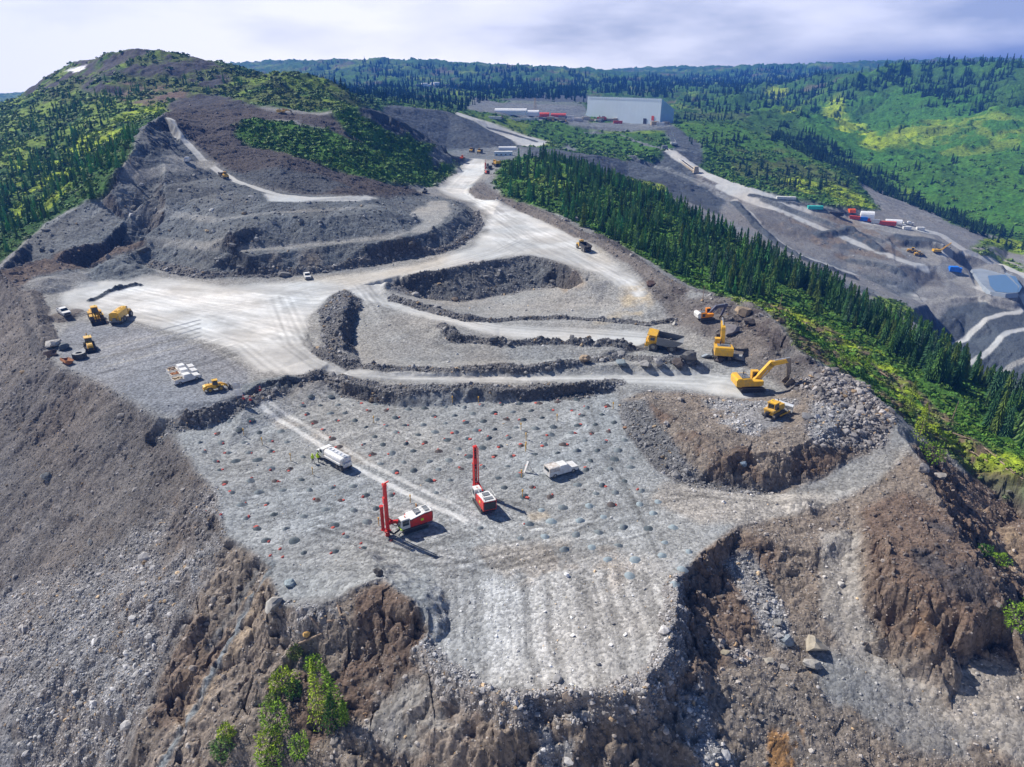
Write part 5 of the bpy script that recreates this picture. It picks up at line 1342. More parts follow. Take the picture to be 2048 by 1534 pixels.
# ------------------------------------------------------------------ trucks
def pickup(label, name='pickup_truck', bed='open', group=None, cargo=None):
    R = root(name, label, 'pickup truck', group)
    b = MB().prism([(-2.85, .45), (2.75, .45), (2.85, .75), (2.75, 1.12), (1.45, 1.22), (.95, 1.25), (-.75, 1.25), (-.75, 1.18), (-2.85, 1.18)], -.98, .98)
    body = b.put('body', M_WHITE, R)
    cab = MB().add([(1.45, -.95, 1.22), (1.45, .95, 1.22), (.75, .78, 1.88), (.75, -.78, 1.88), (-.80, -.95, 1.22), (-.80, .95, 1.22), (-.65, .78, 1.90), (-.65, -.78, 1.90)],
             [(0, 1, 2, 3), (4, 7, 6, 5), (3, 2, 6, 7), (0, 3, 7, 4), (1, 5, 6, 2), (0, 4, 5, 1)]).put('cab', M_WHITE, body)
    MB().add([(1.42, -.82, 1.29), (1.42, .82, 1.29), (.84, .70, 1.83), (.84, -.70, 1.83)], [(0, 1, 2, 3)]).put('windscreen', M_GLASS, cab, loc=(.03, 0, .03))
    for s_ in (-1, 1):
        MB().prism([(1.10, 1.30), (.66, 1.76), (-.55, 1.78), (-.66, 1.30)], 0, .012).put('side_window', M_GLASS, cab, loc=(0, s_ * .915, 0), rot=(s_ * .22, 0, 0))
    MB().box(2.84, 2.9, -.7, .7, .62, .98).put('grille', M_DARK, body); MB().box(2.72, 2.95, -.98, .98, .38, .60).put('bumper', M_GREY, body)
    for s_ in (-1, 1): MB().box(2.80, 2.88, s_ * .84 - .13, s_ * .84 + .13, .80, 1.02).put('headlight', M_ALU, body)
    for x in (1.85, -1.75):
        for s_ in (-1, 1): wheel(R, x, s_ * .86, .40, .28, tread=False)
    if bed == 'canopy':
        MB().prism([(-2.85, 1.19), (-.86, 1.19), (-.86, 1.95), (-2.80, 1.95)], -.96, .96).put('canopy', M_DUSTY, R)
        MB().box(-2.87, -2.85, -.7, .7, 1.3, 1.8).put('rear_window', M_GLASS, R)
        MB().hose([(-2.7, .9, 2.05), (-.9, .9, 2.05)], .03).hose([(-2.7, -.9, 2.05), (-.9, -.9, 2.05)], .03).put('roof_rack', M_ALU, R)
    else:
        m = MB()
        for x0, x1, y0, y1 in ((-2.85, -.95, -.98, -.88), (-2.85, -.95, .88, .98), (-2.85, -2.76, -.88, .88)): m.box(x0, x1, y0, y1, 1.18, 1.36)
        bedo = m.put('bed', M_DUSTY if cargo else M_WHITE, R)
        MB().box(-2.76, -.95, -.88, .88, 1.185, 1.2).put('bed_floor', M_TAN if cargo else M_DARK, bedo)
        if cargo:
            m = MB(); r = random.Random(cargo)
            for i in range(9):
                x0, y0 = r.uniform(-2.6, -1.4), r.uniform(-.8, .4); m.box(x0, x0 + r.uniform(.25, .6), y0, y0 + r.uniform(.2, .5), 1.2, 1.28 + r.uniform(.05, .35))
            m.put('cargo', (M_TAN, M_RUST, M_WOOD)[cargo % 3], bedo)
    return R
def tanker():
    R = root('tanker_truck', 'white tanker truck parked on the wheel track across the blast pattern', 'tanker truck')
    MB().box(-4.4, 4.3, -.5, .5, .75, 1.05).put('chassis', M_DARK, R)
    h = MB().prism([(2.9, .8), (4.5, .8), (4.6, 1.3), (4.4, 1.75), (3.1, 1.95), (2.9, 1.95)], -.95, .95).put('hood', M_WHITE, R)
    c = MB().prism([(1.7, .9), (3.05, .9), (3.1, 1.95), (2.75, 2.75), (1.75, 2.8)], -1.1, 1.1).put('cab', M_WHITE, R)
    MB().prism([(3.12, 2.0), (3.16, 2.0), (2.86, 2.68), (2.82, 2.68)], -.95, .95).box(1.95, 2.75, -1.115, -1.1, 1.95, 2.55).box(1.95, 2.75, 1.1, 1.115, 1.95, 2.55).put('windscreen', M_GLASS, c)
    for s_ in (-1, 1): MB().box(2.95, 3.1, s_ * 1.35 - .1, s_ * 1.35 + .1, 1.7, 2.3).bar((3.0, s_ * 1.1, 2.2), (3.0, s_ * 1.35, 2.2), .04).put('mirror', M_DARK, c)
    t = MB(); n = 20; A_ = [2 * math.pi * i / n for i in range(n)]
    xs = [(-4.35, .82), (-4.2, .96), (-3.9, 1.0), (1.1, 1.0), (1.35, .96), (1.5, .82)]
    vs = []; fs = []
    for k, (x, q) in enumerate(xs):
        for a in A_:
            ca, sa = math.cos(a), math.sin(a)
            y = (abs(ca) ** .62) * (1 if ca > 0 else -1) * 1.22 * q; z = 2.02 + (abs(sa) ** .62) * (1 if sa > 0 else -1) * .88 * q
            vs.append((x, y, z))
        if k: fs += [((k - 1) * n + i, (k - 1) * n + (i + 1) % n, k * n + (i + 1) % n, k * n + i) for i in range(n)]
    fs += [tuple(range(n)), tuple(range(len(xs) * n - 1, (len(xs) - 1) * n - 1, -1))]
    tk = t.add(vs, fs).put('tank', M_WHITE, R, True)
    MB().box(-4.2, 1.2, -.42, .42, 2.88, 2.95).put('catwalk', M_ALU, tk)
    for x in (-3.5, -2.4, -1.3, -.2, .8): MB().cyl((x, 0, 3.0), .26, .14, 'z', 12).put('hatch', M_WHITE, tk)
    for s_ in (-1, 1): MB().box(-3.9, 1.2, s_ * 1.25 - .12, s_ * 1.25 + .12, 1.42, 1.78).put('side_cabinet', M_WHITE, R)
    MB().box(-4.75, -4.35, -.9, .9, 1.0, 1.8).hose([(-4.5, .9, 1.0), (-4.5, .9, 2.9), (-4.5, .5, 2.9), (-4.5, .5, 1.0)], .03).put('rear_cabinet', M_ALU, R)
    MB().cyl((.9, -.95, .95), .30, 1.1, 'x', 12).put('fuel_tank', M_ALU, R)
    for x in (3.7, -2.5, -3.75):
        for s_ in (-1, 1): wheel(R, x, s_ * 1.0, .54, .42, tread=False)
    return R
def haul_truck():
    R = root('haul_truck', 'yellow rigid haul truck with grey tipping body beside the stone windrow', 'haul truck')
    MB().box(-3.6, 3.4, -.9, .9, 1.1, 1.7).put('chassis', M_DARK, R)
    f = MB().box(2.1, 4.2, -2.0, 2.0, 1.5, 2.35).box(3.5, 4.35, -1.9, 1.9, 1.0, 1.5).put('front_deck', M_YEL, R)
    MB().box(4.2, 4.26, -.9, .9, 1.5, 2.3).put('grille', M_DARK, f)
    c = MB().prism([(1.7, 2.35), (3.4, 2.35), (3.5, 3.0), (3.3, 3.75), (1.7, 3.75)], .35, 1.95).put('cab', M_YEL, R)
    MB().box(1.95, 3.1, 1.95, 1.97, 2.75, 3.6).prism([(3.47, 2.8), (3.53, 3.0), (3.40, 3.65), (3.34, 3.65)], .5, 1.8).box(1.95, 3.1, .33, .35, 2.75, 3.6).put('cab_window', M_GLASS, c)
    MB().hose([(4.15, -1.95, 2.35), (4.15, -1.95, 3.1), (4.15, 1.95, 3.1), (4.15, 1.95, 2.35)], .03).hose([(4.2, -1.95, 2.75), (4.2, 1.95, 2.75)], .03).hose([(4.2, 1.6, 1.0), (4.5, 1.9, 0.5), (4.4, 1.9, 2.3)], .03).put('handrail', M_YEL, R)
    # tipping body: a tray with sloping floor, side walls and a canopy over the cab
    m = MB()
    prof = [(1.5, 1.85), (1.65, 3.9), (1.5, 3.9), (-4.6, 3.25), (-5.0, 3.15), (-4.4, 2.45), (-3.0, 1.75)]
    m.prism(prof, -2.25, -2.1); m.prism(prof, 2.1, 2.25)
    m.prism([(1.5, 1.80), (1.5, 1.95), (-3.0, 1.95), (-5.0, 3.05), (-5.0, 2.9), (-3.0, 1.75)], -2.1, 2.1)
    m.prism([(1.35, 1.9), (1.5, 1.9), (1.65, 3.95), (1.5, 3.95)], -2.1, 2.1)
    tb = m.put('tipping_body', M_GREY, R)
    MB().prism([(1.5, 3.95), (3.9, 4.3), (3.9, 4.42), (1.5, 4.12)], -2.2, 2.2).box(1.42, 1.66, -2.27, 2.27, 2.6, 4.0).put('canopy', M_YEL, tb)
    r = random.Random(2); m = MB()
    for i in range(26):
        x, y = r.uniform(-3.0, 1.0), r.uniform(-1.6, 1.6); q = r.uniform(.2, .5); m.box(x - q, x + q, y - q, y + q, 1.9, 2.3 + q * .8, q * .4, q * .4)
    m.put('load', simple_mat('load_of_rock', (.13, .12, .11), .9, noise=.4, nscale=3), tb)
    for s_ in (-1, 1):
        wheel(R, 2.2, s_ * 1.75, 1.02, .75, M_RIM); wheel(R, -2.4, s_ * 1.6, 1.02, 1.1, M_RIM)
        MB().prism([(1.1, 2.2), (3.4, 2.2), (3.4, 2.38), (1.1, 2.38)], s_ * 1.75 - .42, s_ * 1.75 + .42).put('mudguard', M_YEL, R)
    return R
def artic_truck(label, name='articulated_truck'):
    R = root(name, label, 'dump truck', 'articulated dump trucks')
    f = MB().prism([(1.6, 1.1), (4.6, 1.0), (4.7, 1.7), (4.2, 2.15), (3.0, 2.3), (1.6, 2.3)], -1.2, 1.2).put('hood', M_YEL2, R)
    c = MB().box(1.75, 3.1, -.75, .75, 2.3, 3.45, .12, .1).put('cab', M_YEL, R)
    MB().box(1.95, 2.9, -.78, -.70, 2.5, 3.25).box(1.95, 2.9, .70, .78, 2.5, 3.25).box(3.02, 3.1, -.6, .6, 2.5, 3.2).put('cab_window', M_GLASS, c)
    MB().box(-4.4, 1.6, -.4, .4, .9, 1.35).put('chassis', M_DARK, R)
    m = MB(); prof = [(1.2, 1.5), (1.3, 2.9), (-4.0, 2.75), (-4.9, 2.4), (-4.0, 1.5)]
    m.prism(prof, -1.5, -1.38); m.prism(prof, 1.38, 1.5); m.prism([(1.2, 1.45), (1.2, 1.6), (-4.0, 1.6), (-4.9, 2.35), (-4.9, 2.25), (-4.0, 1.42)], -1.38, 1.38); m.box(1.2, 1.32, -1.38, 1.38, 1.5, 2.95)
    m.put('tipping_body', M_DARK, R)
    for x in (3.4, -1.6, -3.3):
        for s_ in (-1, 1): wheel(R, x, s_ * 1.2, .88, .62, M_RIM)
    beacon(R, 2.4, 0, 3.45); return R
def tank_hauler():
    R = root('water_truck', 'yellow tank truck with tapered water tank beside the large wheel loader', 'water truck')
    h = MB().prism([(2.6, 1.0), (4.6, 1.0), (4.7, 1.8), (4.0, 2.3), (2.6, 2.5)], -1.2, 1.2).put('hood', M_YEL, R)
    c = MB().box(2.3, 3.5, -.8, .8, 2.2, 3.3, .12, .1).put('cab', M_YEL, R)
    MB().box(2.45, 3.35, -.83, -.74, 2.5, 3.15).box(2.45, 3.35, .74, .83, 2.5, 3.15).put('cab_window', M_GLASS, c)
    MB().box(-3.6, 2.6, -.5, .5, .9, 1.3).put('chassis', M_DARK, R)
    vs = [(2.0, -1.35, 1.4), (2.0, 1.35, 1.4), (2.0, 1.2, 3.2), (2.0, -1.2, 3.2), (-3.7, -1.6, 1.0), (-3.7, 1.6, 1.0), (-3.7, 1.25, 3.15), (-3.7, -1.25, 3.15), (2.0, .5, 3.55), (2.0, -.5, 3.55), (-3.7, .6, 3.45), (-3.7, -.6, 3.45)]
    fs = [(0, 1, 2, 8, 9, 3), (5, 4, 7, 11, 10, 6), (0, 4, 5, 1), (1, 5, 6, 2), (2, 6, 10, 8), (8, 10, 11, 9), (9, 11, 7, 3), (3, 7, 4, 0)]
    t = MB().add(vs, fs).put('tank', M_YEL, R)
    MB().cyl((-2.2, 0, 3.56), .35, .2, 'z', 12).put('hatch', M_YEL2, t); MB().cyl((.6, 0, 3.6), .35, .2, 'z', 12).put('hatch', M_YEL2, t)
    MB().box(-4.3, -3.72, -1.4, 1.4, .9, 1.2).hose([(-4.2, -1.2, 1.2), (-4.2, -1.2, 2.5), (-3.7, -1.2, 2.5)], .04).hose([(-4.2, 1.2, 1.2), (-4.2, 1.2, 2.5), (-3.7, 1.2, 2.5)], .04).box(-4.15, -3.75, -.5, .4, 1.2, 1.9).put('spray_bar', M_GREY, R)
    for x in (3.5, -1.0, -2.6):
        for s_ in (-1, 1): wheel(R, x, s_ * 1.32, .88, .6, M_RIM)
    beacon(R, 2.9, 0, 3.3, M_LIME); return R

# ------------------------------------------------------------------ loaders and crawlers
def bucket(w, L, h, mat=M_STEELW, teeth=6):
    m = MB(); prof = [(0, 0), (L, 0), (L * 1.02, .06), (L * .25, .10), (.12, h * .35), (.10, h * .75), (L * .35, h), (L * .30, h + .06), (0, h * .8), (-.05, h * .3)]
    m.prism(prof, -w / 2, w / 2)
    side = [(0, 0), (L, 0), (L * .6, h * .55), (L * .35, h), (0, h * .8)]
    for y in (-w / 2, w / 2 - .06): m.prism(side, y, y + .06)
    for i in range(teeth): y = -w / 2 + w * (i + .5) / teeth; m.box(L, L + .22, y - .07, y + .07, 0, .08)
    return m
def wheel_loader(label, name='wheel_loader', s=1.0, mat=M_YEL, bmat=M_DARK, lift=.35):
    R = root(name, label, 'wheel loader')
    MB().prism([(-4.2, 1.2), (-.2, 1.0), (-.2, 2.3), (-3.4, 2.45), (-4.2, 2.2)], -1.15, 1.15).box(-4.3, -3.9, -1.3, 1.3, .8, 1.5).put('body', mat, R)
    MB().box(-3.5, -1.3, -.9, .9, 2.44, 2.56).put('engine_cover', mat, R); MB().cyl((-2.2, .5, 2.9), .1, .8, 'z', 8).put('exhaust', M_DARK, R)
    MB().box(-4.22, -4.16, -.9, .9, 1.4, 2.1).put('radiator_grille', M_DARK, R)
    c = MB().box(-1.2, .6, -.8, .8, 2.3, 3.75, .1, .1).put('cab', M_GLASS, R)
    MB().box(-1.2, .65, -.82, .82, 3.72, 3.92).put('cab_roof', mat, c)
    m = MB()
    for x in (-1.12, .5):
        for y in (-.76, .76): m.bar((x, y, 2.3), (x * .95, y * .92, 3.75), .1)
    m.put('cab_posts', mat, c)
    MB().box(-.1, 1.9, -.5, .5, .9, 2.0).put('front_frame', mat, R)
    a = MB()
    for y in (-.55, .55): a.bar((.9, y, 2.1), (2.6, y, 1.7), .2, .5).bar((2.6, y, 1.7), (3.6, y, lift + .5), .2, .4)
    a.bar((1.4, 0, 2.3), (2.9, 0, 1.9), .25).bar((2.9, 0, 1.9), (3.5, 0, lift + .9), .2)
    a = a.put('lift_arms', mat, R)
    bk = bucket(3.4, 1.4, 1.35, bmat, 8).put('bucket', bmat, R, loc=(3.5, 0, lift - .3))
    for x in (1.25, -2.3):
        for y in (-1.3, 1.3):
            wheel(R, x, y, .98, .72, M_YRIM)
            MB().prism([(x - 1.1, 1.95), (x - .5, 2.15), (x + .5, 2.15), (x + 1.1, 1.95), (x + .5, 2.08), (x - .5, 2.08)], y - .36, y + .36).put('mudguard', mat, R)
    beacon(R, -.8, .3, 3.92, M_LIME)
    return R
def backhoe():
    R = root('backhoe_loader', 'small yellow backhoe loader facing the camera beside the giant tyre', 'backhoe loader')
    MB().prism([(0, .9), (2.2, .9), (2.3, 1.5), (1.9, 1.75), (0, 1.9)], -.5, .5).put('hood', M_YEL2, R)
    c = MB().box(-1.7, .1, -.75, .75, 1.0, 2.65, .08, .06).put('cab', M_GLASS, R)
    MB().box(-1.8, .2, -.8, .8, 2.62, 2.78).put('cab_roof', M_YEL2, c)
    MB().box(-2.1, .2, -.6, .6, .7, 1.1).put('chassis', M_DARK, R)
    a = MB()
    for y in (-.55, .55): a.bar((-.1, y, 1.6), (1.6, y, 1.3), .14, .25).bar((1.6, y, 1.3), (2.7, y, .6), .14, .25)
    a.put('lift_arms', M_YEL, R); bucket(2.3, .8, .8, M_DARK, 5).put('bucket', M_DARK, R, loc=(2.6, 0, .15))
    b = MB().bar((-2.1, 0, 1.0), (-2.6, 0, 3.0), .25, .35).bar((-2.6, 0, 3.0), (-3.6, 0, 1.8), .2, .3).put('digging_arm', M_YEL2, R)
    MB().box(-3.9, -3.3, -.35, .35, 1.1, 1.8, .1, 0).put('digging_bucket', M_DARK, b)
    for y in (-.9, .9): wheel(R, -1.1, y, .75, .45, M_YRIM); wheel(R, 1.6, y * .9, .5, .35, M_YRIM)
    for y in (-1.2, 1.2): MB().bar((-2.1, y * .6, 1.0), (-2.3, y, .1), .15).put('stabiliser', M_DARK, R)
    beacon(R, -1.0, .3, 2.78, M_LIME); return R
def excavator(label, name='excavator', pm=M_YEL, cwm=None, boomm=None, swing=0.0, pts=None, sc=1.0, bscale=1.0, engine_top=M_GREY):
    """pts: boom foot, knee, boom tip, stick end in the plane of the arm (x, z)"""
    R = root(name, label, 'excavator')
    for y in (-1.6, 1.6): track(R, 6.0, .75, 1.25, y)
    MB().box(-1.6, 1.6, -1.3, 1.3, .7, 1.35).cyl((0, 0, 1.45), 1.25, .3, 'z', 20).put('undercarriage', M_DARK, R)
    U = bpy.data.objects.new('upper_structure', MB().box(-3.0, 2.0, -1.75, 1.75, 1.6, 1.95).mesh('upper_structure', pm)); SC.collection.objects.link(U); U.parent = R; U.rotation_euler = (0, 0, swing)
    MB().prism([(-4.1, 1.75), (-2.9, 1.6), (-2.9, 3.75), (-3.9, 3.7), (-4.2, 3.2)], -2.15, 2.15).put('counterweight', cwm or pm, U)
    MB().box(-2.9, -.7, -2.1, 2.1, 1.95, 3.6).box(-.7, 2.2, -2.1, -.65, 1.95, 3.0).put('engine_house', pm, U)
    MB().box(-2.85, -.9, -1.5, 1.5, 3.6, 3.76).box(-2.3, -1.9, -.9, .9, 3.76, 3.9).put('walkway', engine_top, U)
    MB().hose([(-2.8, -1.5, 3.7), (-2.8, -1.5, 4.5), (-1.0, -1.5, 4.5), (-1.0, -1.5, 3.7)], .03).cyl((-1.7, .8, 4.2), .13, .8, 'z', 8).put('railing', M_DARK, U)
    MB().box(-2.4, -1.2, -2.13, -2.1, 2.1, 3.3).box(-2.4, -1.2, 2.1, 2.13, 2.1, 3.3).put('louvre', M_YEL2 if pm is M_YEL else M_DARK, U)
    cz = 2.45
    c = MB().prism([(.3, cz), (1.9, cz), (2.2, cz + .7), (1.95, cz + 2.0), (.3, cz + 2.05)], .55, 1.85).put('cab', pm, U)
    MB().box(.5, 1.8, 1.85, 1.87, cz + .75, cz + 1.8).box(.5, 1.8, .53, .55, cz + .75, cz + 1.8).prism([(2.20, cz + .7), (2.24, cz + .7), (2.0, cz + 1.9), (1.96, cz + 1.9)], .65, 1.75).put('cab_window', M_GLASS, c)
    P = pts or [(.9, 2.2), (4.2, 6.3), (8.2, 6.9), (8.6, 2.9)]
    bm_ = boomm or pm
    A0, A1, A2, A3 = [Vector((p[0], -.1, p[1])) for p in P]
    b = MB().bar(A0, A1, .95, 1.35).bar(A1, A2, .85, 1.15, w2=.6).cyl(tuple(A1), .70, .95, 'y', 12)
    b = b.put('boom', bm_, U)
    q = MB().bar(Vector((1.4, .35, 2.2)), A0.lerp(A1, .72) + Vector((.1, .45, -.2)), .2).bar(Vector((1.4, -.55, 2.2)), A0.lerp(A1, .72) + Vector((.1, -.45, -.2)), .2).bar(A1.lerp(A2, .15) + Vector((0, 0, .65)), A2 + Vector((.25, 0, .75)), .2)
    q.put('boom_cylinder', M_ALU, b)
    st = MB().bar(A2 + (A2 - A3) * .16, A3, .65, 1.1, w2=.45).put('stick', bm_ if pm is not M_YEL else M_STEELW, b)
    MB().bar(A2 + (A2 - A3) * .05 + Vector((.5, 0, 0)), A3 + (A2 - A3) * .18 + Vector((.55, 0, 0)), .18).put('stick_cylinder', M_DARK, st)
    bk = MB(); w = 1.9 * bscale; L = 1.6 * bscale
    prof = [(0.2, 0), (.75 * L, -.35 * L), (.8 * L, -1.0 * L), (.1 * L, -1.3 * L), (-.55 * L, -.95 * L), (-.6 * L, -.80 * L), (.05, -1.12 * L), (.62 * L, -.88 * L), (.55 * L, -.42 * L), (.1, -.12)]
    bk.prism(prof, -w / 2, w / 2)
    for y in (-w / 2, w / 2 - .08): bk.prism([(.2, 0), (.75 * L, -.35 * L), (.8 * L, -1.0 * L), (.1 * L, -1.3 * L), (-.55 * L, -.9 * L), (-.1 * L, -.3 * L)], y, y + .08)
    for i in range(5): y = -w / 2 + w * (i + .5) / 5; bk.bar((-.5 * L, y, -.92 * L), (-.5 * L - .3, y, -.78 * L), .14)
    bk.put('bucket', M_STEELW, st, loc=(A3.x, A3.y, A3.z))
    beacon(R, 0, 0, 3.0) if False else None
    return R
def dozer():
    R = root('bulldozer', 'yellow bulldozer with raised blade climbing the pile of grey broken rock', 'bulldozer')
    for y in (-1.15, 1.15): track(R, 4.2, .65, 1.15, y)
    MB().prism([(.2, 1.0), (2.3, 1.0), (2.4, 1.6), (2.3, 2.2), (.2, 2.4)], -.65, .65).box(-2.0, .3, -1.0, 1.0, .8, 1.6).put('body', M_YEL, R)
    MB().box(-2.2, -1.2, -1.1, 1.1, 1.6, 1.9).put('fuel_tank', M_YEL2, R)
    c = MB().box(-1.3, .3, -.8, .8, 1.6, 3.0, .1, .12).put('cab', M_GLASS, R)
    MB().box(-1.5, .4, -.9, .9, 3.0, 3.2).put('cab_roof', M_YEL, c)
    MB().bar((-1.35, -.75, 1.6), (-1.4, -.7, 3.0), .12).bar((-1.35, .75, 1.6), (-1.4, .7, 3.0), .12).bar((.3, .7, 1.6), (.25, .65, 3.0), .1).bar((.3, -.7, 1.6), (.25, -.65, 3.0), .1).put('roll_bar', M_YEL, c)
    b = MB().prism([(2.9, .35), (3.05, .35), (3.25, .9), (3.15, 1.6), (3.4, 2.0), (3.25, 2.0), (2.98, 1.6), (3.05, .9)], -2.1, 2.1).put('blade', M_ALU, R)
    for y in (-1.55, 1.55): MB().bar((-.4, y, .6), (2.95, y, .6), .2, .25).put('push_arm', M_YEL, R)
    MB().bar((1.8, .5, 1.9), (3.0, .5, 1.3), .14).bar((1.8, -.5, 1.9), (3.0, -.5, 1.3), .14).put('lift_cylinder', M_ALU, R)
    MB().bar((-2.1, 0, 1.2), (-3.0, 0, 1.4), .5).bar((-3.0, 0, 1.6), (-3.2, 0, .3), .22, .3).put('ripper', M_DARK, R)
    MB().cyl((1.3, .2, 2.8), .09, .8, 'z', 8).put('exhaust', M_DARK, R)
    beacon(R, -.4, .5, 3.2, M_LIME); return R

# ------------------------------------------------------------------ people
def person(label, arm=0.0, stride=.12):
    R = root('person', label, 'person')
    me = bpy.data.meshes.new('body'); 
    J = {'pel': (0, 0, .95), 'chest': (.02, 0, 1.32), 'neck': (.02, 0, 1.50), 'head': (.05, 0, 1.60), 'crown': (.05, 0, 1.74),
         'sl': (0, .19, 1.44), 'el': (.05, .26, 1.16), 'wl': (.20 + arm, .24, .98 + arm), 'hl': (.26 + arm, .22, .92 + arm),
         'sr': (0, -.19, 1.44), 'er': (.02, -.26, 1.16), 'wr': (.14, -.25, .94), 'hr': (.18, -.24, .86),
         'pl': (0, .10, .90), 'kl': (.06 + stride, .11, .50), 'al': (stride, .12, .09), 'tl': (stride + .17, .13, .04),
         'pr': (0, -.10, .90), 'kr': (.04 - stride * .3, -.11, .50), 'ar': (-stride, -.12, .09), 'tr': (-stride + .17, -.13, .04)}
    E = [('pel', 'chest'), ('chest', 'neck'), ('neck', 'head'), ('head', 'crown'), ('chest', 'sl'), ('sl', 'el'), ('el', 'wl'), ('wl', 'hl'), ('chest', 'sr'), ('sr', 'er'), ('er', 'wr'), ('wr', 'hr'),
         ('pel', 'pl'), ('pl', 'kl'), ('kl', 'al'), ('al', 'tl'), ('pel', 'pr'), ('pr', 'kr'), ('kr', 'ar'), ('ar', 'tr')]
    rad = {'pel': .15, 'chest': .17, 'neck': .06, 'head': .095, 'crown': .08, 'sl': .075, 'el': .052, 'wl': .038, 'hl': .045, 'sr': .075, 'er': .052, 'wr': .038, 'hr': .045,
           'pl': .105, 'kl': .07, 'al': .055, 'tl': .045, 'pr': .105, 'kr': .07, 'ar': .055, 'tr': .045}
    K = list(J); me.from_pydata([J[k] for k in K], [(K.index(a), K.index(b)) for a, b in E], [])
    o = bpy.data.objects.new('body', me); SC.collection.objects.link(o); o.parent = R
    md = o.modifiers.new('skin', 'SKIN')
    if not me.skin_vertices: 
        bm = bmesh.new(); bm.from_mesh(me); bm.verts.layers.skin.verify(); bm.to_mesh(me); bm.free()
    for i, k in enumerate(K): me.skin_vertices[0].data[i].radius = (rad[k], rad[k]); me.skin_vertices[0].data[i].use_root = (k == 'pel')
    o.modifiers.new('sub', 'SUBSURF').levels = 1
    me.materials.append(M_NAVY)
    v = MB(); n = 12
    ring = lambda z, rx, ry, cx=0.02: [(cx + math.cos(2 * math.pi * i / n) * rx, math.sin(2 * math.pi * i / n) * ry, z) for i in range(n)]
    vs = ring(.92, .19, .215) + ring(1.2, .19, .215) + ring(1.42, .18, .225) + ring(1.52, .11, .14); fs = []
    for k in range(3): fs += [(k * n + i, k * n + (i + 1) % n, (k + 1) * n + (i + 1) % n, (k + 1) * n + i) for i in range(n)]
    v.add(vs, fs).add([p for p in ring(1.52, .11, .14)], [tuple(range(n))])
    for s_ in (-1, 1): v.bar((0, s_ * .2, 1.45), (.04, s_ * .26, 1.16), .17, .17, w2=.13).bar((.04, s_ * .26, 1.16), (.15, s_ * .25, 1.0), .12)
    v.put('jacket', M_HIVIS, R, True)
    h = MB(); h.add([(.05 + math.cos(a) * r * 1.12, math.sin(a) * r, z) for z, r in ((1.70, .125), (1.76, .118), (1.82, .07)) for a in [2 * math.pi * i / 10 for i in range(10)]],
          [(k * 10 + i, k * 10 + (i + 1) % 10, (k + 1) * 10 + (i + 1) % 10, (k + 1) * 10 + i) for k in range(2) for i in range(10)] + [tuple(range(20, 30))]).cyl((.10, 0, 1.70), .155, .02, 'z', 12)
    h.put('hard_hat', M_LIME, R, True)
    f = MB(); f.cyl((.10, 0, 1.62), .075, .13, 'z', 10).box(.165, .195, -.015, .015, 1.60, 1.64)
    f.put('face', M_SKIN, R, True)
    MB().cyl((.27 + arm, .22, .90 + arm), .045, .10, 'z', 8).cyl((.19, -.24, .84), .045, .10, 'z', 8).put('hands', M_SKIN, R)
    return R
# ------------------------------------------------------------------ machines of the working level
place(drill_rig('red and white drill rig at work nearest the front of the bench, seen side on'), 826, 1055, 768, 1074, s=.93)
place(drill_rig('red and white drill rig seen from behind, near the white canopy pickup'), 968, 1012, 944, 975, s=.92)
place(tanker(), 668, 926, 634, 907, s=.92)
place(pickup('white pickup truck with canopy standing alone among the drill cuttings', bed='canopy'), 1122, 946, 1150, 938, s=1.05)
P0 = pickup('white pickup with cargo in its bed, nearest the loader in the row of three', cargo=3, group='pickups parked side by side')
place(P0, 374, 763, 394, 757)
P1 = pickup('white pickup with reddish load, middle of the row of three', cargo=1, group='pickups parked side by side'); place(P1, 369, 753.5, 389, 748)
P2 = pickup('white pickup farthest from the small loader in the row of three', cargo=2, group='pickups parked side by side'); place(P2, 363, 745, 383, 740)
place(wheel_loader('small yellow wheel loader with dark bucket between the parked pickups and the sign boards', s=.7), 434, 780, 456, 776, s=.62)
place(backhoe(), 181, 698, 187, 712, s=1.05)
place(wheel_loader('large yellow wheel loader facing the camera on the pale left pad', lift=.3), 194, 641, 203, 657, s=1.0)
place(tank_hauler(), 243, 641, 259, 629, s=.95)
place(pickup('white pickup parked alone at the far left edge of the pad'), 129, 628, 137, 635)
place(pickup('white pickup driving towards the camera below the lowest rock face'), 615, 556, 618, 563, s=.95)
place(artic_truck('yellow dump truck driving up the main haul road past the stone bank'), 1167, 500, 1151, 490, s=.95)
place(haul_truck(), 1325, 698, 1296, 694, s=.98)
place(excavator('orange excavator with white counterweight and dark grey boom on the brown spoil', pm=simple_mat('orange_machine_paint', (.80, .27, .012), .4, spec=.5), cwm=M_WHITE, boomm=simple_mat('slate_grey_paint', (.09, .09, .13), .4),
      pts=[(.9, 2.2), (3.9, 5.0), (7.8, 5.2), (6.0, 1.3)], bscale=.8), 1412, 640, 1440, 638, s=.68, foot=2)
place(excavator('yellow excavator seen from behind with its boom straight ahead, next to the haul truck', pts=[(.9, 2.2), (3.2, 6.2), (6.6, 7.2), (7.0, 3.5)]), 1442, 714, 1434, 672, s=.98)
place(excavator('largest yellow excavator with arm reaching right over the dug rock', pts=[(.9, 2.3), (4.3, 6.6), (8.2, 7.2), (8.6, 3.2)], bscale=1.15), 1500, 780, 1560, 776, s=.92)
place(dozer(), 1548, 831, 1574, 818, s=.98)
for lab, u, v, tu, tv, arm in (('person in yellow hi-vis jacket standing apart on the left of the pair by the tanker', 626, 926, 640, 930, 0.0),
                               ('person in yellow hi-vis jacket closest to the tanker cab, one arm raised forward', 636.5, 925, 650, 915, .12)):
    place(person(lab, arm), u, v, tu, tv, s=1.05, tilt=False)

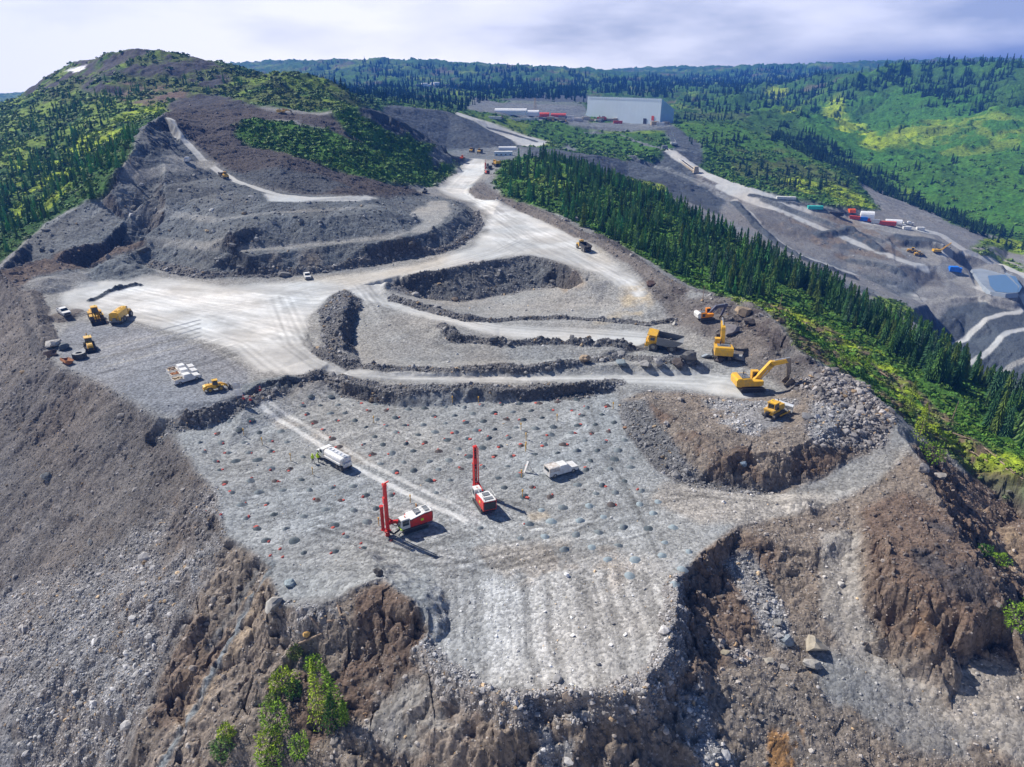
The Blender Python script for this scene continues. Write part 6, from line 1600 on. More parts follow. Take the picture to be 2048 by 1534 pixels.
# ------------------------------------------------------------------ giant tyre, bucket, boards, cones, stakes
t_ = root('giant_tyre', 'giant worn tyre lying flat on the left pad beside the backhoe loader', 'tyre')
m = MB().cyl((0, 0, .75), 1.55, 1.35, 'z', 28, hollow=.72)
for i in range(28):
    a = 2 * math.pi * i / 28; m.bar((math.cos(a) * 1.57, math.sin(a) * 1.57, .15), (math.cos(a + .12) * 1.57, math.sin(a + .12) * 1.57, 1.35), .16, .08)
m.put('tread', M_TYRE, t_, True); MB().cyl((0, 0, 1.43), 1.45, .05, 'z', 28, hollow=.78).put('sidewall', simple_mat('dusty_sidewall', (.33, .33, .32), .9), t_, True)
place(t_, 160, 716, yaw=.3, s=.92)
t_ = root('loader_bucket', 'rusty orange loader bucket lying at the rim of the left pad', 'bucket')
bucket(3.2, 1.5, 1.5, M_RUST, 6).put('shell', M_RUST, t_, rot=(0, -.6, 0)); MB().box(-.4, .0, -.9, -.7, .5, 1.2).box(-.4, .0, .7, .9, .5, 1.2).put('bracket', M_DARK, t_)
place(t_, 134, 727, yaw=.9, s=.95)
for lab, u, v in (('white notice board on posts beside the start of the bench track, farther back', 475, 783), ('white notice board on posts at the berm, nearer the red cones', 479, 798)):
    t_ = root('notice_board', lab, 'sign', 'white notice boards'); MB().box(-.04, .04, -.75, .75, .7, 2.1).put('board', M_WHITE, t_)
    MB().box(-.05, .05, -.65, -.55, 0, .75).box(-.05, .05, .55, .65, 0, .75).put('post', M_WOOD, t_); place(t_, u, v, yaw=-math.pi / 2 + .25, tilt=False)
for lab, u, v in (('red traffic cone right beside the nearer notice board', 487, 799), ('red traffic cone on the left edge of the track entrance', 501, 801), ('red traffic cone by the stone windrow on the right of the track entrance', 521, 782)):
    t_ = root('traffic_cone', lab, 'traffic cone', 'traffic cones at the track entrance')
    MB().cyl((0, 0, .55), .30, 1.0, 'z', 14, r2=.06).put('cone', M_RED, t_, True); MB().box(-.38, .38, -.38, .38, 0, .06).put('base', M_DARK, t_)
    MB().cyl((0, 0, .62), .20, .18, 'z', 14, r2=.155).put('reflective_band', M_WHITE, t_, True); place(t_, u, v, yaw=.2, tilt=False)
t_ = root('folding_stand', 'white folding A-frame stand on the bench left of the canopy pickup', 'stand')
MB().bar((-.75, 0, 0), (0, 0, 2.0), .5, .08).bar((.75, 0, 0), (0, 0, 2.0), .5, .08).put('panel', M_WHITE, t_); MB().bar((-.5, 0, .6), (.5, 0, .6), .05).put('spreader', M_GREY, t_)
place(t_, 1056, 943, yaw=.5, tilt=False)
STK = [(1043, 955), (1051, 903), (488, 871), (525, 890), (582, 922), (626, 950), (758, 1052), (821, 1006), (833, 1024), (1045, 995), (1052, 898), (1114, 842), (905, 806), (957, 806), (1226, 818), (1052, 880), (1042, 860), (748, 846)]
mk, mf = MB().box(-.05, .05, -.05, .05, 0, 1.5).mesh('post', M_YEL2), MB().box(-.09, .09, -.09, .09, 1.1, 1.55).mesh('top_band', M_YEL)
for u, v in STK:
    t_ = root('marker_stake', 'thin yellow survey stake standing on the blast bench', 'stake', 'survey stakes'); put('post', mk, t_); put('top_band', mf, t_); place(t_, u, v, yaw=.4, tilt=False)

# ------------------------------------------------------------------ drill cuttings
def pile_mesh(seed, col):
    r = np.random.RandomState(seed); V = [(0, 0, .46 * r.uniform(.8, 1.1))]; F = []; n = 11
    for k, (q, z) in enumerate(((.28, .36), (.62, .15), (1.0, -.06))):
        for i in range(n):
            a = 2 * math.pi * i / n; w = q * r.uniform(.85, 1.15); V.append((math.cos(a) * w, math.sin(a) * w * r.uniform(.8, 1), z + r.uniform(-.03, .03)))
    for i in range(n): F.append((0, 1 + i, 1 + (i + 1) % n))
    for k in range(2):
        for i in range(n): a, b = 1 + k * n + i, 1 + k * n + (i + 1) % n; F.append((a, a + n, b + n, b))
    me = bpy.data.meshes.new('cuttings_cone'); me.from_pydata(V, [], F); me.polygons.foreach_set('use_smooth', [True] * len(F))
    me.materials.append(col); return me
mc1 = simple_mat('dark_drill_cuttings', (.085, .105, .115), .95, noise=.3, nscale=4); mc2 = simple_mat('pale_drill_cuttings', (.26, .31, .33), .95, noise=.2, nscale=4)
mc4 = simple_mat('grey_drill_cuttings', (.17, .195, .205), .95, noise=.25, nscale=4)
mc3 = simple_mat('stained_drill_cuttings', (.10, .085, .08), .95, noise=.3, nscale=4)
M_MARK = simple_mat('red_marker_paint', (.62, .085, .055), .85, noise=.4, nscale=5, dirt=(.24, .10, .085))
PM = [pile_mesh(i, mc1 if i < 2 else mc4) for i in range(5)] + [pile_mesh(9 + i, mc2) for i in range(2)] + [pile_mesh(14 + i, mc3) for i in range(2)]
mkm = [MB().cyl((0, 0, .08), .34, .28, 'z', 7, r2=.16).cyl((.35, .12, .02), .2, .2, 'z', 6, r2=.08).mesh('hole_marker', M_MARK), MB().cyl((0, 0, .05), .48, .16, 'z', 9, r2=.30).mesh('hole_marker', M_MARK)]
POLYB = wpoly([(385,880),(430,846),(500,815),(640,786),(760,806),(850,806),(1050,806),(1225,795),(1240,860),(1290,940),(1340,1000),(1385,1095),(1350,1180),(1250,1160),(1200,1115),(1050,1085),(900,1060),(720,1120),(560,1105),(470,1060),(440,990)])
EXC = [unproj(*q)[:2] + (w,) for q, w in (((826,1050),7), ((967,1010),6), ((668,926),6), ((1122,946),4.5), ((768,1074),2), ((500,812),3), ((631,926),2.5))]
TRK_ = wpoly([(502,788),(580,852),(700,930),(860,1010)], False)
rg = np.random.default_rng(21); npile = 0
d0 = np.array(unproj(1000, 1000)[:2]); ang = .12
for i in range(-40, 41):
    for j in range(-40, 41):
        if npile >= 292: break
        p = np.array([i * 4.0 + (j % 2) * 2.0, j * 3.6]) + rg.normal(0, .30, 2)
        x = d0[0] + p[0] * math.cos(ang) - p[1] * math.sin(ang); y = d0[1] + p[0] * math.sin(ang) + p[1] * math.cos(ang)
        if not inside(POLYB, np.array([x]), np.array([y]))[0]: continue
        if any(math.hypot(x - a, y - b) < w for a, b, w in EXC) or rg.random() < .10: continue
        d, _, _ = seg_dist(TRK_, np.array([x]), np.array([y]))
        if d[0] < 1.9: continue
        z = float(zat(x, y)); front = y < 100 and x > 4
        red = (rg.random() < (.1 if front else .48))
        k = int(rg.integers(5, 7)) if front and rg.random() < .6 else (int(rg.integers(7, 9)) if red and rg.random() < .3 else int(rg.integers(0, 5)))
        lab = ('pale blue-grey cone of drill cuttings near the front of the bench' if 4 < k < 7 else 'brown-grey cone of drill cuttings with red hole marker on the blast bench' if red and k >= 7 else ('dark' if k < 2 else 'mid-grey') + ' cone of drill cuttings with red hole marker on the blast bench' if red else ('plain dark cone of drill cuttings on the blast bench' if k < 2 else 'plain mid-grey cone of drill cuttings on the blast bench'))
        if 4 < k < 7: red = False
        o = root('cuttings_pile', lab, 'cuttings pile', 'drill cuttings in rows on the blast bench')
        o.location = (x, y, z); o.rotation_euler = (0, 0, rg.uniform(0, 6.28))
        s_ = rg.uniform(.62, 1.05) * (1.1 if k in (5, 6) else 1)
        put('cuttings_cone', PM[k], o, scale=(s_, s_ * rg.uniform(.75, 1.1), s_ * rg.uniform(.8, 1.2)))
        if red: a = rg.uniform(0, 6.28); put('hole_marker', mkm[int(rg.integers(0, 2))], o, loc=(math.cos(a) * s_ * .75, math.sin(a) * s_ * .75, .05), scale=(rg.uniform(.55, .95),) * 3)
        npile += 1
print('piles', npile)
for u, v in ((413, 1023), (441, 1030), (537, 1084), (560, 1099), (565, 1115), (540, 1112), (687, 1069), (722, 1088), (782, 1082), (662, 1107)):
    t_ = root('collar_plug', 'small red hole plug lying on the left corner of the bench', 'marker', 'red hole plugs'); put('plug', mkm[0], t_, scale=(.8,) * 3); place(t_, u, v, yaw=1.0, tilt=False)

# ------------------------------------------------------------------ boulders
def boulder_mesh(seed):
    v, f = rock_template(seed, 1, .8)
    r = np.random.RandomState(seed); v = v + r.normal(0, .025, v.shape)
    me = bpy.data.meshes.new('boulder'); me.from_pydata([tuple(p) for p in v], [], [tuple(int(i) for i in q) for q in f]); return me
def boulder(label, u, v, w, col, asp=(1, 1, .85), seed=0, name='boulder', group='boulders lying singly'):
    p = at(u, v); dist = (p - Vector((0, 0, CAM_H))).length; r = w / 2 / FOC * dist * .80
    me = boulder_mesh(100 + seed); me.materials.append(simple_mat('boulder_' + name + str(seed), col, .9, spec=.2, noise=.35, nscale=1.6))
    o = bpy.data.objects.new(name, me); SC.collection.objects.link(o)
    o.location = (p.x, p.y + r * .5, float(zat(p.x, p.y + r * .5)) + r * .30); o.scale = (r * 1.12 * asp[0], r * 1.12 * asp[1], r * 1.12 * asp[2]); o.rotation_euler = (0, 0, seed * 1.7)
    return tag(o, label, 'boulder', group)
GB, PB, TB, DB, BB = (.16, .155, .15), (.36, .35, .34), (.34, .26, .18), (.10, .085, .08), (.20, .24, .26)
for k, (lab, u, v, w, c, a) in enumerate((
    ('tan-grey boulder at the left end of the windrow of large stones', 1168, 726, 28, TB, (1, 1, .9)),
    ('dark blue-green boulder in the windrow below the haul road pad', 1242, 732, 26, BB, (1.1, 1, .8)),
    ('pale grey squat boulder just left of the tall pale one in the windrow', 1290, 736, 30, (.28, .27, .26), (1.1, 1, .8)),
    ('tall pale boulder with a flat top in front of the haul truck', 1318, 733, 30, PB, (.85, .9, 1.15)),
    ('dark brown wedge boulder between the pale and the split one', 1354, 736, 32, DB, (1, 1, .9)),
    ('large dark boulder with one pale face, right end of the windrow', 1380, 728, 36, GB, (1, 1, 1)),
    ('brown round boulder just below the excavator seen from behind', 1440, 724, 26, DB, (1, 1, .8)),
    ('pale flat slab below and right of the excavator seen from behind', 1476, 722, 34, (.30, .30, .29), (1.3, .9, .5)),
    ('bluish pale stone at the left track of the excavator seen from behind', 1414, 716, 24, (.30, .34, .38), (1.2, 1, .7)),
    ('orange-tan round boulder right of the orange excavator', 1490, 634, 36, TB, (1.1, 1, .85)),
    ('big grey block between the two excavators on the spoil', 1464, 668, 38, (.22, .20, .20), (1.2, 1, .9)),
    ('dark angular block above and right of the big grey block', 1500, 650, 26, DB, (1, 1, .8)),
    ('brown boulder at the rim of the tan turning place', 1303, 572, 22, (.15, .10, .085), (1, 1, .9)),
    ('small white stone standing on the spoil left of the orange excavator', 1350, 650, 13, (.5, .48, .44), (.8, .8, 1.2)),
    ('single brown block on the floor below the pocket cliff', 911, 603, 17, (.15, .12, .10), (1.1, 1, .9)),
    ('largest pale tan boulder standing on the lower right track', 1634, 1306, 50, (.42, .37, .29), (1, 1, .95)),
    ('pale grey rounded boulder just below the largest tan one', 1626, 1340, 36, (.36, .34, .31), (1.1, 1, .7)),
    ('blue-grey boulder left of the largest tan one', 1580, 1292, 30, (.26, .29, .31), (1.2, 1, .8)),
    ('pale boulder at the foot of the notch, above the blue-grey one', 1556, 1250, 22, (.30, .29, .27), (1, 1, .8)),
    ('small white pyramid stone on the wheel track of the lower right', 1682, 1174, 15, (.55, .52, .48), (1, 1, .8)),
    ('low pale stone among the string of blocks on the lower slope', 1538, 1325, 20, (.36, .33, .28), (1.2, 1, .7)),
    ('grey stone right at the lower end of the string of blocks', 1570, 1340, 17, (.30, .28, .26), (1.1, 1, .7)),
    ('tan stone at the upper end of the string of blocks', 1450, 1310, 18, (.34, .30, .22), (1.3, 1, .6)),
    ('long pale boulder perched on the lower left rim of the bench', 545, 1224, 40, (.36, .34, .31), (1.4, .9, .7)),
    ('bluish boulder just above the long pale one on the left rim', 578, 1172, 24, (.36, .42, .43), (1.1, 1, .8)),
    ('dark boulder at the tip of the brown spoil mound on the front rim', 757, 1152, 24, (.09, .085, .08), (.9, 1, 1.1)),
    ('round grey boulder at the top of the brown ground right of the rock pile', 1852, 944, 32, (.26, .24, .23), (1, 1, .9)),
    ('rounded pale boulder lower down beside the round grey one', 1882, 958, 22, (.33, .30, .27), (1.1, 1, .8)),
    ('dark grey boulder above the dozer in the rock pile', 1617, 838, 26, (.20, .20, .205), (1, 1, .9)),
    ('blue stone in the foot of the brown rock mound', 1486, 940, 18, (.17, .22, .28), (1.1, 1, .8)),
    ('white block low in the brown rock mound', 1333, 852, 15, (.50, .47, .44), (.8, .8, 1.1)),
    ('rust-tinted block right of the white one on the mound', 1250, 858, 12, (.38, .22, .13), (1, 1, .8)),
    ('pale flat boulder of the group left of the backhoe loader', 100, 696, 30, (.42, .40, .37), (1.3, 1, .6)),
    ('dark upright boulder behind the pale flat one at the left rim', 110, 688, 17, (.11, .10, .10), (1, 1, 1)),
    ('blue-grey boulder nearest the backhoe in the group at the left rim', 124, 700, 26, (.15, .17, .18), (1.3, 1, .7)),
    ('dark brown boulder in front of the group at the left rim', 101, 713, 26, (.10, .075, .065), (1, 1, .8)),
    ('grey boulder at the conifer belt beside the haul road, left one', 1133, 443, 13, (.22, .21, .21), (1, 1, .8)),
    ('pointed grey boulder at the conifer belt beside the haul road', 1149, 442, 17, (.25, .23, .23), (1, 1, 1.1)),
    ('round pale stone on the fine gravel at the bottom rim of the bench', 1116, 1362, 22, (.34, .33, .32), (1.1, 1, .7)),
    ('brown boulder stuck in the front edge of the bench', 1132, 1412, 30, (.25, .20, .16), (1.1, 1, .8)),
    ('ochre stone on the dirt above the green saplings', 614, 1296, 18, (.55, .34, .12), (1, 1, .8)),
    ('small pale stone at the foot of the long scree, lower left', 178, 1092, 18, (.42, .40, .36), (.6, .8, 1.3)),
    ('grey boulder in the upper part of the long scree', 93, 962, 22, (.15, .16, .165), (1, 1, .8)),
    ('pale stone by the road where the white pickup drives', 668, 533, 10, (.45, .44, .42), (1.2, 1, .7)),
    ('dark stone lying alone on the brown spoil slope above the fine gravel heap', 1668, 1052, 16, (.2, .18, .17), (1, 1, .7)))):
    boulder(lab, u, v, w, c, a, k)

# ------------------------------------------------------------------ saplings, shrubs and dead wood near the camera
def leafy(seed, n, h, w, s, conif=False):
    r = np.random.RandomState(seed); V, F, S = [], [], []
    for i in range(n):
        t = r.uniform(.05, 1) if conif else r.uniform(.1, 1)
        if conif:
            a = r.uniform(0, 6.28); q = w * (1 - t) ** .8 * r.uniform(.25, 1); p = np.array([math.cos(a) * q, math.sin(a) * q, t * h - q * .2])
            d = np.array([math.cos(a), math.sin(a), -.25])
        else:
            d = r.normal(size=3); d /= np.linalg.norm(d); rad = r.uniform(.5, 1) ** .5
            lump = 1 + .35 * math.sin(d[0] * 5 + seed) * math.cos(d[1] * 4 + seed * 2)
            p = np.array([d[0] * w * rad * lump, d[1] * w * rad * lump, h * .5 + d[2] * h * .5 * rad * lump])
        b = np.cross(d, r.normal(size=3)); b /= np.linalg.norm(b) + 1e-6; q = s * r.uniform(.5, 1.5)
        e_ = d + r.normal(size=3) * .4; e_ /= np.linalg.norm(e_); k = len(V)
        V += [tuple(p - b * q * .4), tuple(p + e_ * q), tuple(p + b * q * .4), tuple(p - e_ * q * .5)]; F.append((k, k + 1, k + 2, k + 3)); S += [r.uniform(.6, 1.4)] * 4
    return V, F, S
def plant(name, label, cat, u, v, hpx, wpx, col, seed, conif=False, group=None, lean=0.0):
    p = at(u, v); dist = (p - Vector((0, 0, CAM_H))).length; k = dist / FOC
    h, w = hpx * k * (1.25 if conif else 1.0), wpx * k / 2
    V, F, S = leafy(seed, 950 if conif else 800, h, w, .10 + w * .05, conif)
    me = bpy.data.meshes.new('foliage'); me.from_pydata(V, [], F)
    a_ = me.attributes.new('col', 'FLOAT_COLOR', 'POINT'); c = np.ones((len(V), 4), np.float32); c[:, :3] = np.array(col)[None] * np.array(S)[:, None]; a_.data.foreach_set('color', c.ravel())
    me.materials.append(M_LEAF)
    R = root(name, label, cat, group); put('foliage', me, R)
    m = MB()
    if conif: m.bar((0, 0, -.3), (0, 0, h * .97), .16, .16, w2=.04)
    else:
        for i in range(5): a = i * 1.26 + seed; m.bar((0, 0, -.2), (math.cos(a) * w * .6, math.sin(a) * w * .6, h * .75), .09, .09, w2=.03)
    m.put('stem', M_BARK, R)
    R.location = p; R.rotation_euler = (lean, lean * .5, seed)
GL, YG, DG = (.17, .29, .022), (.26, .35, .022), (.065, .150, .025)
for k, (nm, lab, cat, u, v, h, w, c, cf, ln) in enumerate((
    ('young_spruce', 'tall bright lime young spruce on the brown front slope, left stem of the pair', 'young spruce', 640, 1448, 120, 46, YG, True, 0),
    ('young_spruce', 'bright lime young spruce on the front slope, right stem of the pair', 'young spruce', 676, 1432, 100, 50, GL, True, .1),
    ('young_spruce', 'short dark green spruce between the lime pair, a little lower', 'young spruce', 662, 1456, 60, 44, DG, True, -.1),
    ('young_spruce', 'small lime sapling at the right edge of the lime pair', 'young spruce', 688, 1446, 50, 26, GL, True, .1),
    ('shrub', 'round leafy green shrub left of the young spruces', 'shrub', 552, 1458, 52, 52, GL, False, 0),
    ('shrub', 'light green shrub above the round one on the front slope', 'shrub', 566, 1376, 36, 50, YG, False, 0),
    ('shrub', 'darker green shrub right beside the light one on the front slope', 'shrub', 590, 1392, 32, 34, DG, False, 0),
    ('shrub', 'small pale green shrub between light and round shrubs', 'shrub', 546, 1410, 26, 24, (.20, .28, .06), False, 0),
    ('shrub', 'yellow-green shrub below the round one at the bottom edge', 'shrub', 540, 1500, 44, 46, YG, False, 0),
    ('shrub', 'low mixed shrub at the very bottom edge under the yellow-green one', 'shrub', 545, 1536, 36, 46, GL, False, 0),
    ('shrub', 'bright green upright shrub below the young spruces', 'shrub', 603, 1516, 54, 36, GL, False, 0),
    ('shrub', 'grey-green shrub alone in the lower left corner of the front slope', 'shrub', 446, 1516, 44, 34, (.12, .22, .05), False, 0),
    ('shrub', 'thin yellowish shrub just above the grey-green one', 'shrub', 456, 1480, 34, 26, YG, False, 0),
    ('shrub', 'small olive shrub at the stone fall above the young spruces', 'shrub', 592, 1318, 26, 24, (.13, .17, .05), False, 0),
    ('shrub', 'small green shrub at the head of the young spruce pair', 'shrub', 628, 1340, 30, 28, GL, False, 0),
    ('shrub', 'bright green shrub at the rim below the conifer belt, lower one', 'shrub', 1862, 925, 40, 40, GL, False, 0),
    ('young_spruce', 'yellow-green young spruce at the mine rim above the grey boulder', 'young spruce', 1836, 880, 56, 34, YG, True, 0),
    ('young_spruce', 'olive young spruce beside the fallen logs on the slope', 'young spruce', 1815, 830, 52, 26, (.16, .22, .03), True, 0),
    ('young_spruce', 'lime young spruce just behind the crest of the rock pile', 'young spruce', 1733, 745, 30, 20, GL, True, 0),
    ('shrub', 'bright green shrub cut by the right edge of the frame', 'shrub', 2040, 1260, 50, 50, GL, False, 0),
    ('shrub', 'small vivid green shrub on the shaded brown slope at right', 'shrub', 1998, 1130, 22, 26, GL, False, 0),
    ('shrub', 'green shrub in the slash above the shaded slope', 'shrub', 1970, 1110, 18, 22, DG, False, 0),
    ('shrub', 'leafy shrub at the mine rim beside the largest excavator', 'shrub', 1690, 735, 26, 34, GL, False, 0))):
    plant(nm, lab, cat, u, v, h, w, c, 60 + k, cf, 'shrubs and saplings on bare slopes', ln)
for k, (u, v, h) in enumerate(((1405, 600, 30), (1660, 690, 26), (1840, 872, 34), (262, 330, 34), (228, 300, 40), (1560, 612, 24), (1708, 600, 44), (1905, 838, 34))):
    t_ = root('dead_tree', ('bare grey dead trunk at the mine rim above the orange excavator', 'bare grey snag in the slash right of the largest excavator', 'bare grey snag beside the lime young spruces', 'dead leaning spruce at the edge of the left terraces, lower one', 'dead spruce at the edge of the left terraces, higher one', 'short bare snag just below the conifer belt, left', 'tall bare snag standing out of the conifer belt', 'bare snag on the bright clearing at right')[k], 'dead tree')
    p = at(u, v); h_ = h / FOC * (p - Vector((0, 0, CAM_H))).length; m = MB().bar((0, 0, -.3), (h_ * .06, 0, h_), .22, .22, w2=.05); r_ = random.Random(k)
    for i in range(9): z = h_ * r_.uniform(.3, .95); a = r_.uniform(0, 6.3); q = h_ * .10 * (1.1 - z / h_); m.bar((0, 0, z), (math.cos(a) * q, math.sin(a) * q, z - q * .2), .05)
    m.put('trunk', M_WOOD, t_); t_.location = p
lg = random.Random(4)
LOGS = [(1940,905,1975,925),(1968,898,1992,915),(1905,868,1940,880),(2010,940,2046,962),(1700,700,1740,712),(1880,836,1912,856),(1650,660,1690,672),(620,1235,640,1262),(655,1246,690,1240),(598,1290,645,1270),(1985,1105,2010,1140),(1955,1085,1975,1110),(1760,745,1790,765),(1930,1010,1960,1030),(2000,925,2030,950),(1620,640,1660,650),(560,1405,600,1400),(1600,648,1612,690),(676,1213,682,1235)]
for k, (a, b, c, d) in enumerate(LOGS):
    p, q = at(a, b), at(c, d)
    if (q - p).length > 14: q = p + (q - p).normalized() * 9
    m = MB(); L = (q - p).length; m.cyl((0, 0, 0), .17, L, 'x', 8, r2=.10)
    for i in range(3): t0 = lg.uniform(-.4, .4) * L; m.bar((t0, 0, 0), (t0 + .3, lg.uniform(-.5, .5), lg.uniform(.2, .5)), .06)
    o = m.put('fallen_log', M_WOOD, None, True); o.location = (p + q) / 2 + Vector((0, 0, .2)); o.rotation_euler = (q - p).to_track_quat('X', 'Z').to_euler()
    on = 'brown front slope' if a < 700 else 'slope below the conifer belt'
    tag(o, f'weathered bare fallen log lying on the {on}', 'log', 'fallen logs' if a > 700 else 'logs on the front slope')
# ------------------------------------------------------------------ beyond the mine
for lab, u, v, tu, tv, nm in (('yellow dump truck parked left of its twin in the yard behind the saddle', 944, 304, 934, 308, 0), ('yellow dump truck parked right of its twin in the yard behind the saddle', 960, 306, 950, 310, 0)):
    place(artic_truck(lab), u, v, tu, tv, s=1.1, tilt=False)
place(pickup('white pickup standing on the flat spur of the left terraces'), 375, 324, 385, 322, tilt=False, s=1.05)
place(artic_truck('dusty pale truck driving down the narrow hill road'), 448, 356, 456, 361, tilt=False, s=.8)
place(excavator('yellow excavator on the brown ledge of the hill above the pit', pts=[(.9, 2.2), (3.5, 3.4), (6.2, 2.8), (7.0, 1.4)], swing=.1), 565, 229, 590, 230, s=.72, tilt=False)
place(wheel_loader('dark loader parked where the switchback meets the main haul road', mat=M_GREY), 850, 386, 842, 388, s=.62, tilt=False)
place(drill_rig('distant red drill rig beside the haul road at the conifer knoll', 3.5), 974, 348, 962, 348, s=.85, tilt=False)
place(excavator('distant dark excavator behind the red drill rig at the knoll', pm=M_DARK, pts=[(.9, 2.2), (3.0, 4.6), (6.0, 4.3), (6.8, 1.4)]), 978, 338, 960, 338, s=.6, tilt=False)
place(excavator('distant yellow excavator by the conifer knoll above the red drill rig', pts=[(.9, 2.2), (3.0, 3.4), (6.0, 3.6), (7.2, 1.4)]), 993, 331, 975, 331, s=.8, tilt=False)
place(wheel_loader('orange loader at the crest where the haul road drops out of sight', mat=M_ORANGE), 925, 319, 935, 319, s=.7, tilt=False)
place(wheel_loader('small yellow loader in the valley left of the crawler crane', mat=M_YEL), 1825, 505, 1835, 507, s=.95, tilt=False)
place(wheel_loader('yellow loader nearest the crawler crane in the valley', mat=M_YEL2), 1838, 511, 1848, 512, s=.85, tilt=False)

def container(L=12, W=2.5, H=2.7, mat=M_WHITE, label='', cat='container', group=None, name='container', nwin=0):
    R = root(name, label, cat, group); m = MB().box(-L / 2, L / 2, -W / 2, W / 2, .15, H)
    for i in range(int(L / .8)):
        x = -L / 2 + .4 + i * .8; m.box(x - .12, x + .12, -W / 2 - .06, -W / 2, .3, H - .2); m.box(x - .12, x + .12, W / 2, W / 2 + .06, .3, H - .2)
    m.put('body', mat, R)
    MB().box(L / 2, L / 2 + .06, -W / 2 + .1, -.03, .3, H - .15).box(L / 2, L / 2 + .06, .03, W / 2 - .1, .3, H - .15).put('door', mat, R)
    if nwin:
        w = MB()
        for i in range(nwin): x = -L / 2 + L * (i + .5) / nwin; w.box(x - .5, x + .5, -W / 2 - .09, -W / 2 - .06, 1.1, 1.9)
        w.put('window', M_GLASS, R)
        MB().box(-L / 2 - .1, L / 2 + .1, -W / 2 - .15, W / 2 + .15, H, H + .15).put('roof', M_WHITE, R)
    return R
def tent(L, W, H, label, mat=M_TENT, end=None, group=None, name='storage_tent'):
    R = root(name, label, 'tent', group); n = 10
    arc = [(math.cos(math.pi * i / n) * W / 2, max(0.0, math.sin(math.pi * i / n)) ** .8 * H) for i in range(n + 1)]
    vs = [(-L / 2, y, z) for y, z in arc] + [(L / 2, y, z) for y, z in arc]
    fs = [(i, i + 1, i + n + 2, i + n + 1) for i in range(n)] + [tuple(range(n, -1, -1))]
    MB().add(vs, fs).put('cover', mat, R)
    MB().add([(L / 2, y * .98, z * .98) for y, z in arc], [tuple(range(n + 1))]).box(L / 2, L / 2 + .1, -W * .22, W * .22, 0, H * .6).put('end_wall', end or mat, R)
    return R
def put_at(R, u, v, yaw=0.0, s=1.0, sink=.3): place(R, u, v, yaw=yaw, s=s, tilt=False, dz=-sink); return R
put_at(container(13, 5, 3.4, M_LBLUE, 'long pale blue site office in the yard behind the saddle', 'site office', name='site_office', nwin=4), 1007, 312, .0, 1.15)
put_at(tent(16, 6, 3.4, 'low white shed roof just behind the pale blue site office', name='storage_shed'), 1015, 300, .0)

# mill building
A_ = Vector(aty(1173, 241, 1040)); Lm, Dm = 121.0, 30.0
base = float(zat(190, 1000)) ; R = root('mill_building', 'huge pale grey-blue windowless mill building on the far plateau', 'industrial building')
dx, dy = .69, -.72
org = Vector((A_.x, A_.y, base - 3)); R.location = org; R.rotation_euler = (0, 0, math.atan2(dy, dx))
H1, H2 = 34.5, 21.5
def ribs(L, H):
    q = MB()
    for i in range(1, 20): x = L * i / 20; q.box(x - .05, x + .05, -.03, .0, 0, H)
    return q.v, q.f
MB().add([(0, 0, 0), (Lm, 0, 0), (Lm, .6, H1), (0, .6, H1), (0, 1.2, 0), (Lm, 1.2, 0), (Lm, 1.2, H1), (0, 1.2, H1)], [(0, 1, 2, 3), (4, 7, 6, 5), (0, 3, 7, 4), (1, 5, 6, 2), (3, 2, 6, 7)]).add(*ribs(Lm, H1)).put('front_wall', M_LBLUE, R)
g = [(0, 0), (Dm, 0), (Dm, H2), (1.2, H1)]
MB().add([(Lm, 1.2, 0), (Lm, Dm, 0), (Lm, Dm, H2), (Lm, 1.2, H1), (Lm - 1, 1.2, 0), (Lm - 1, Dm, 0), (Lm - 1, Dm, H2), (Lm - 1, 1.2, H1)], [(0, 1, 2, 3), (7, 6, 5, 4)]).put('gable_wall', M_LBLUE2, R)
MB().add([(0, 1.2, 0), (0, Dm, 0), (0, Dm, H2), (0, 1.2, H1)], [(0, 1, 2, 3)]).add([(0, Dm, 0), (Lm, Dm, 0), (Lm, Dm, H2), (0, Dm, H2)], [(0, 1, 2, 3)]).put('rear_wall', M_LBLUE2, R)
MB().add([(0, 1.2, H1), (Lm, 1.2, H1), (Lm, Dm, H2), (0, Dm, H2), (0, 1.2, H1 + .4), (Lm, 1.2, H1 + .4), (Lm, Dm, H2 + .4), (0, Dm, H2 + .4)], [(0, 1, 2, 3), (4, 7, 6, 5), (0, 4, 5, 1), (1, 5, 6, 2)]).put('roof', M_ALU, R)
MB().add([(-7, 1.2, 0), (0, 1.2, 0), (0, 1.2, 20), (-7, 22, 0), (0, 22, 0), (0, 22, 20)], [(0, 1, 2), (3, 5, 4), (0, 2, 5, 3)]).put('buttress', M_LBLUE, R)
for k in range(34): x = 1.5 + k * (Lm - 3) / 33; MB().box(x - .35, x + .35, -.25, .15, H1 - .3, H1 + 1.4).put('parapet_post', M_LBLUE2, R)
for x, w, h in ((30, 5, 8), (43, 3.5, 5.5), (98, 5, 8)): MB().box(x - w / 2, x + w / 2, -.25, -.02, 3, 3 + h).put('door', M_DARK, R)
MB().box(108, 112, -.3, -.05, 9, 14.5).put('wall_panel', M_REDC, R)

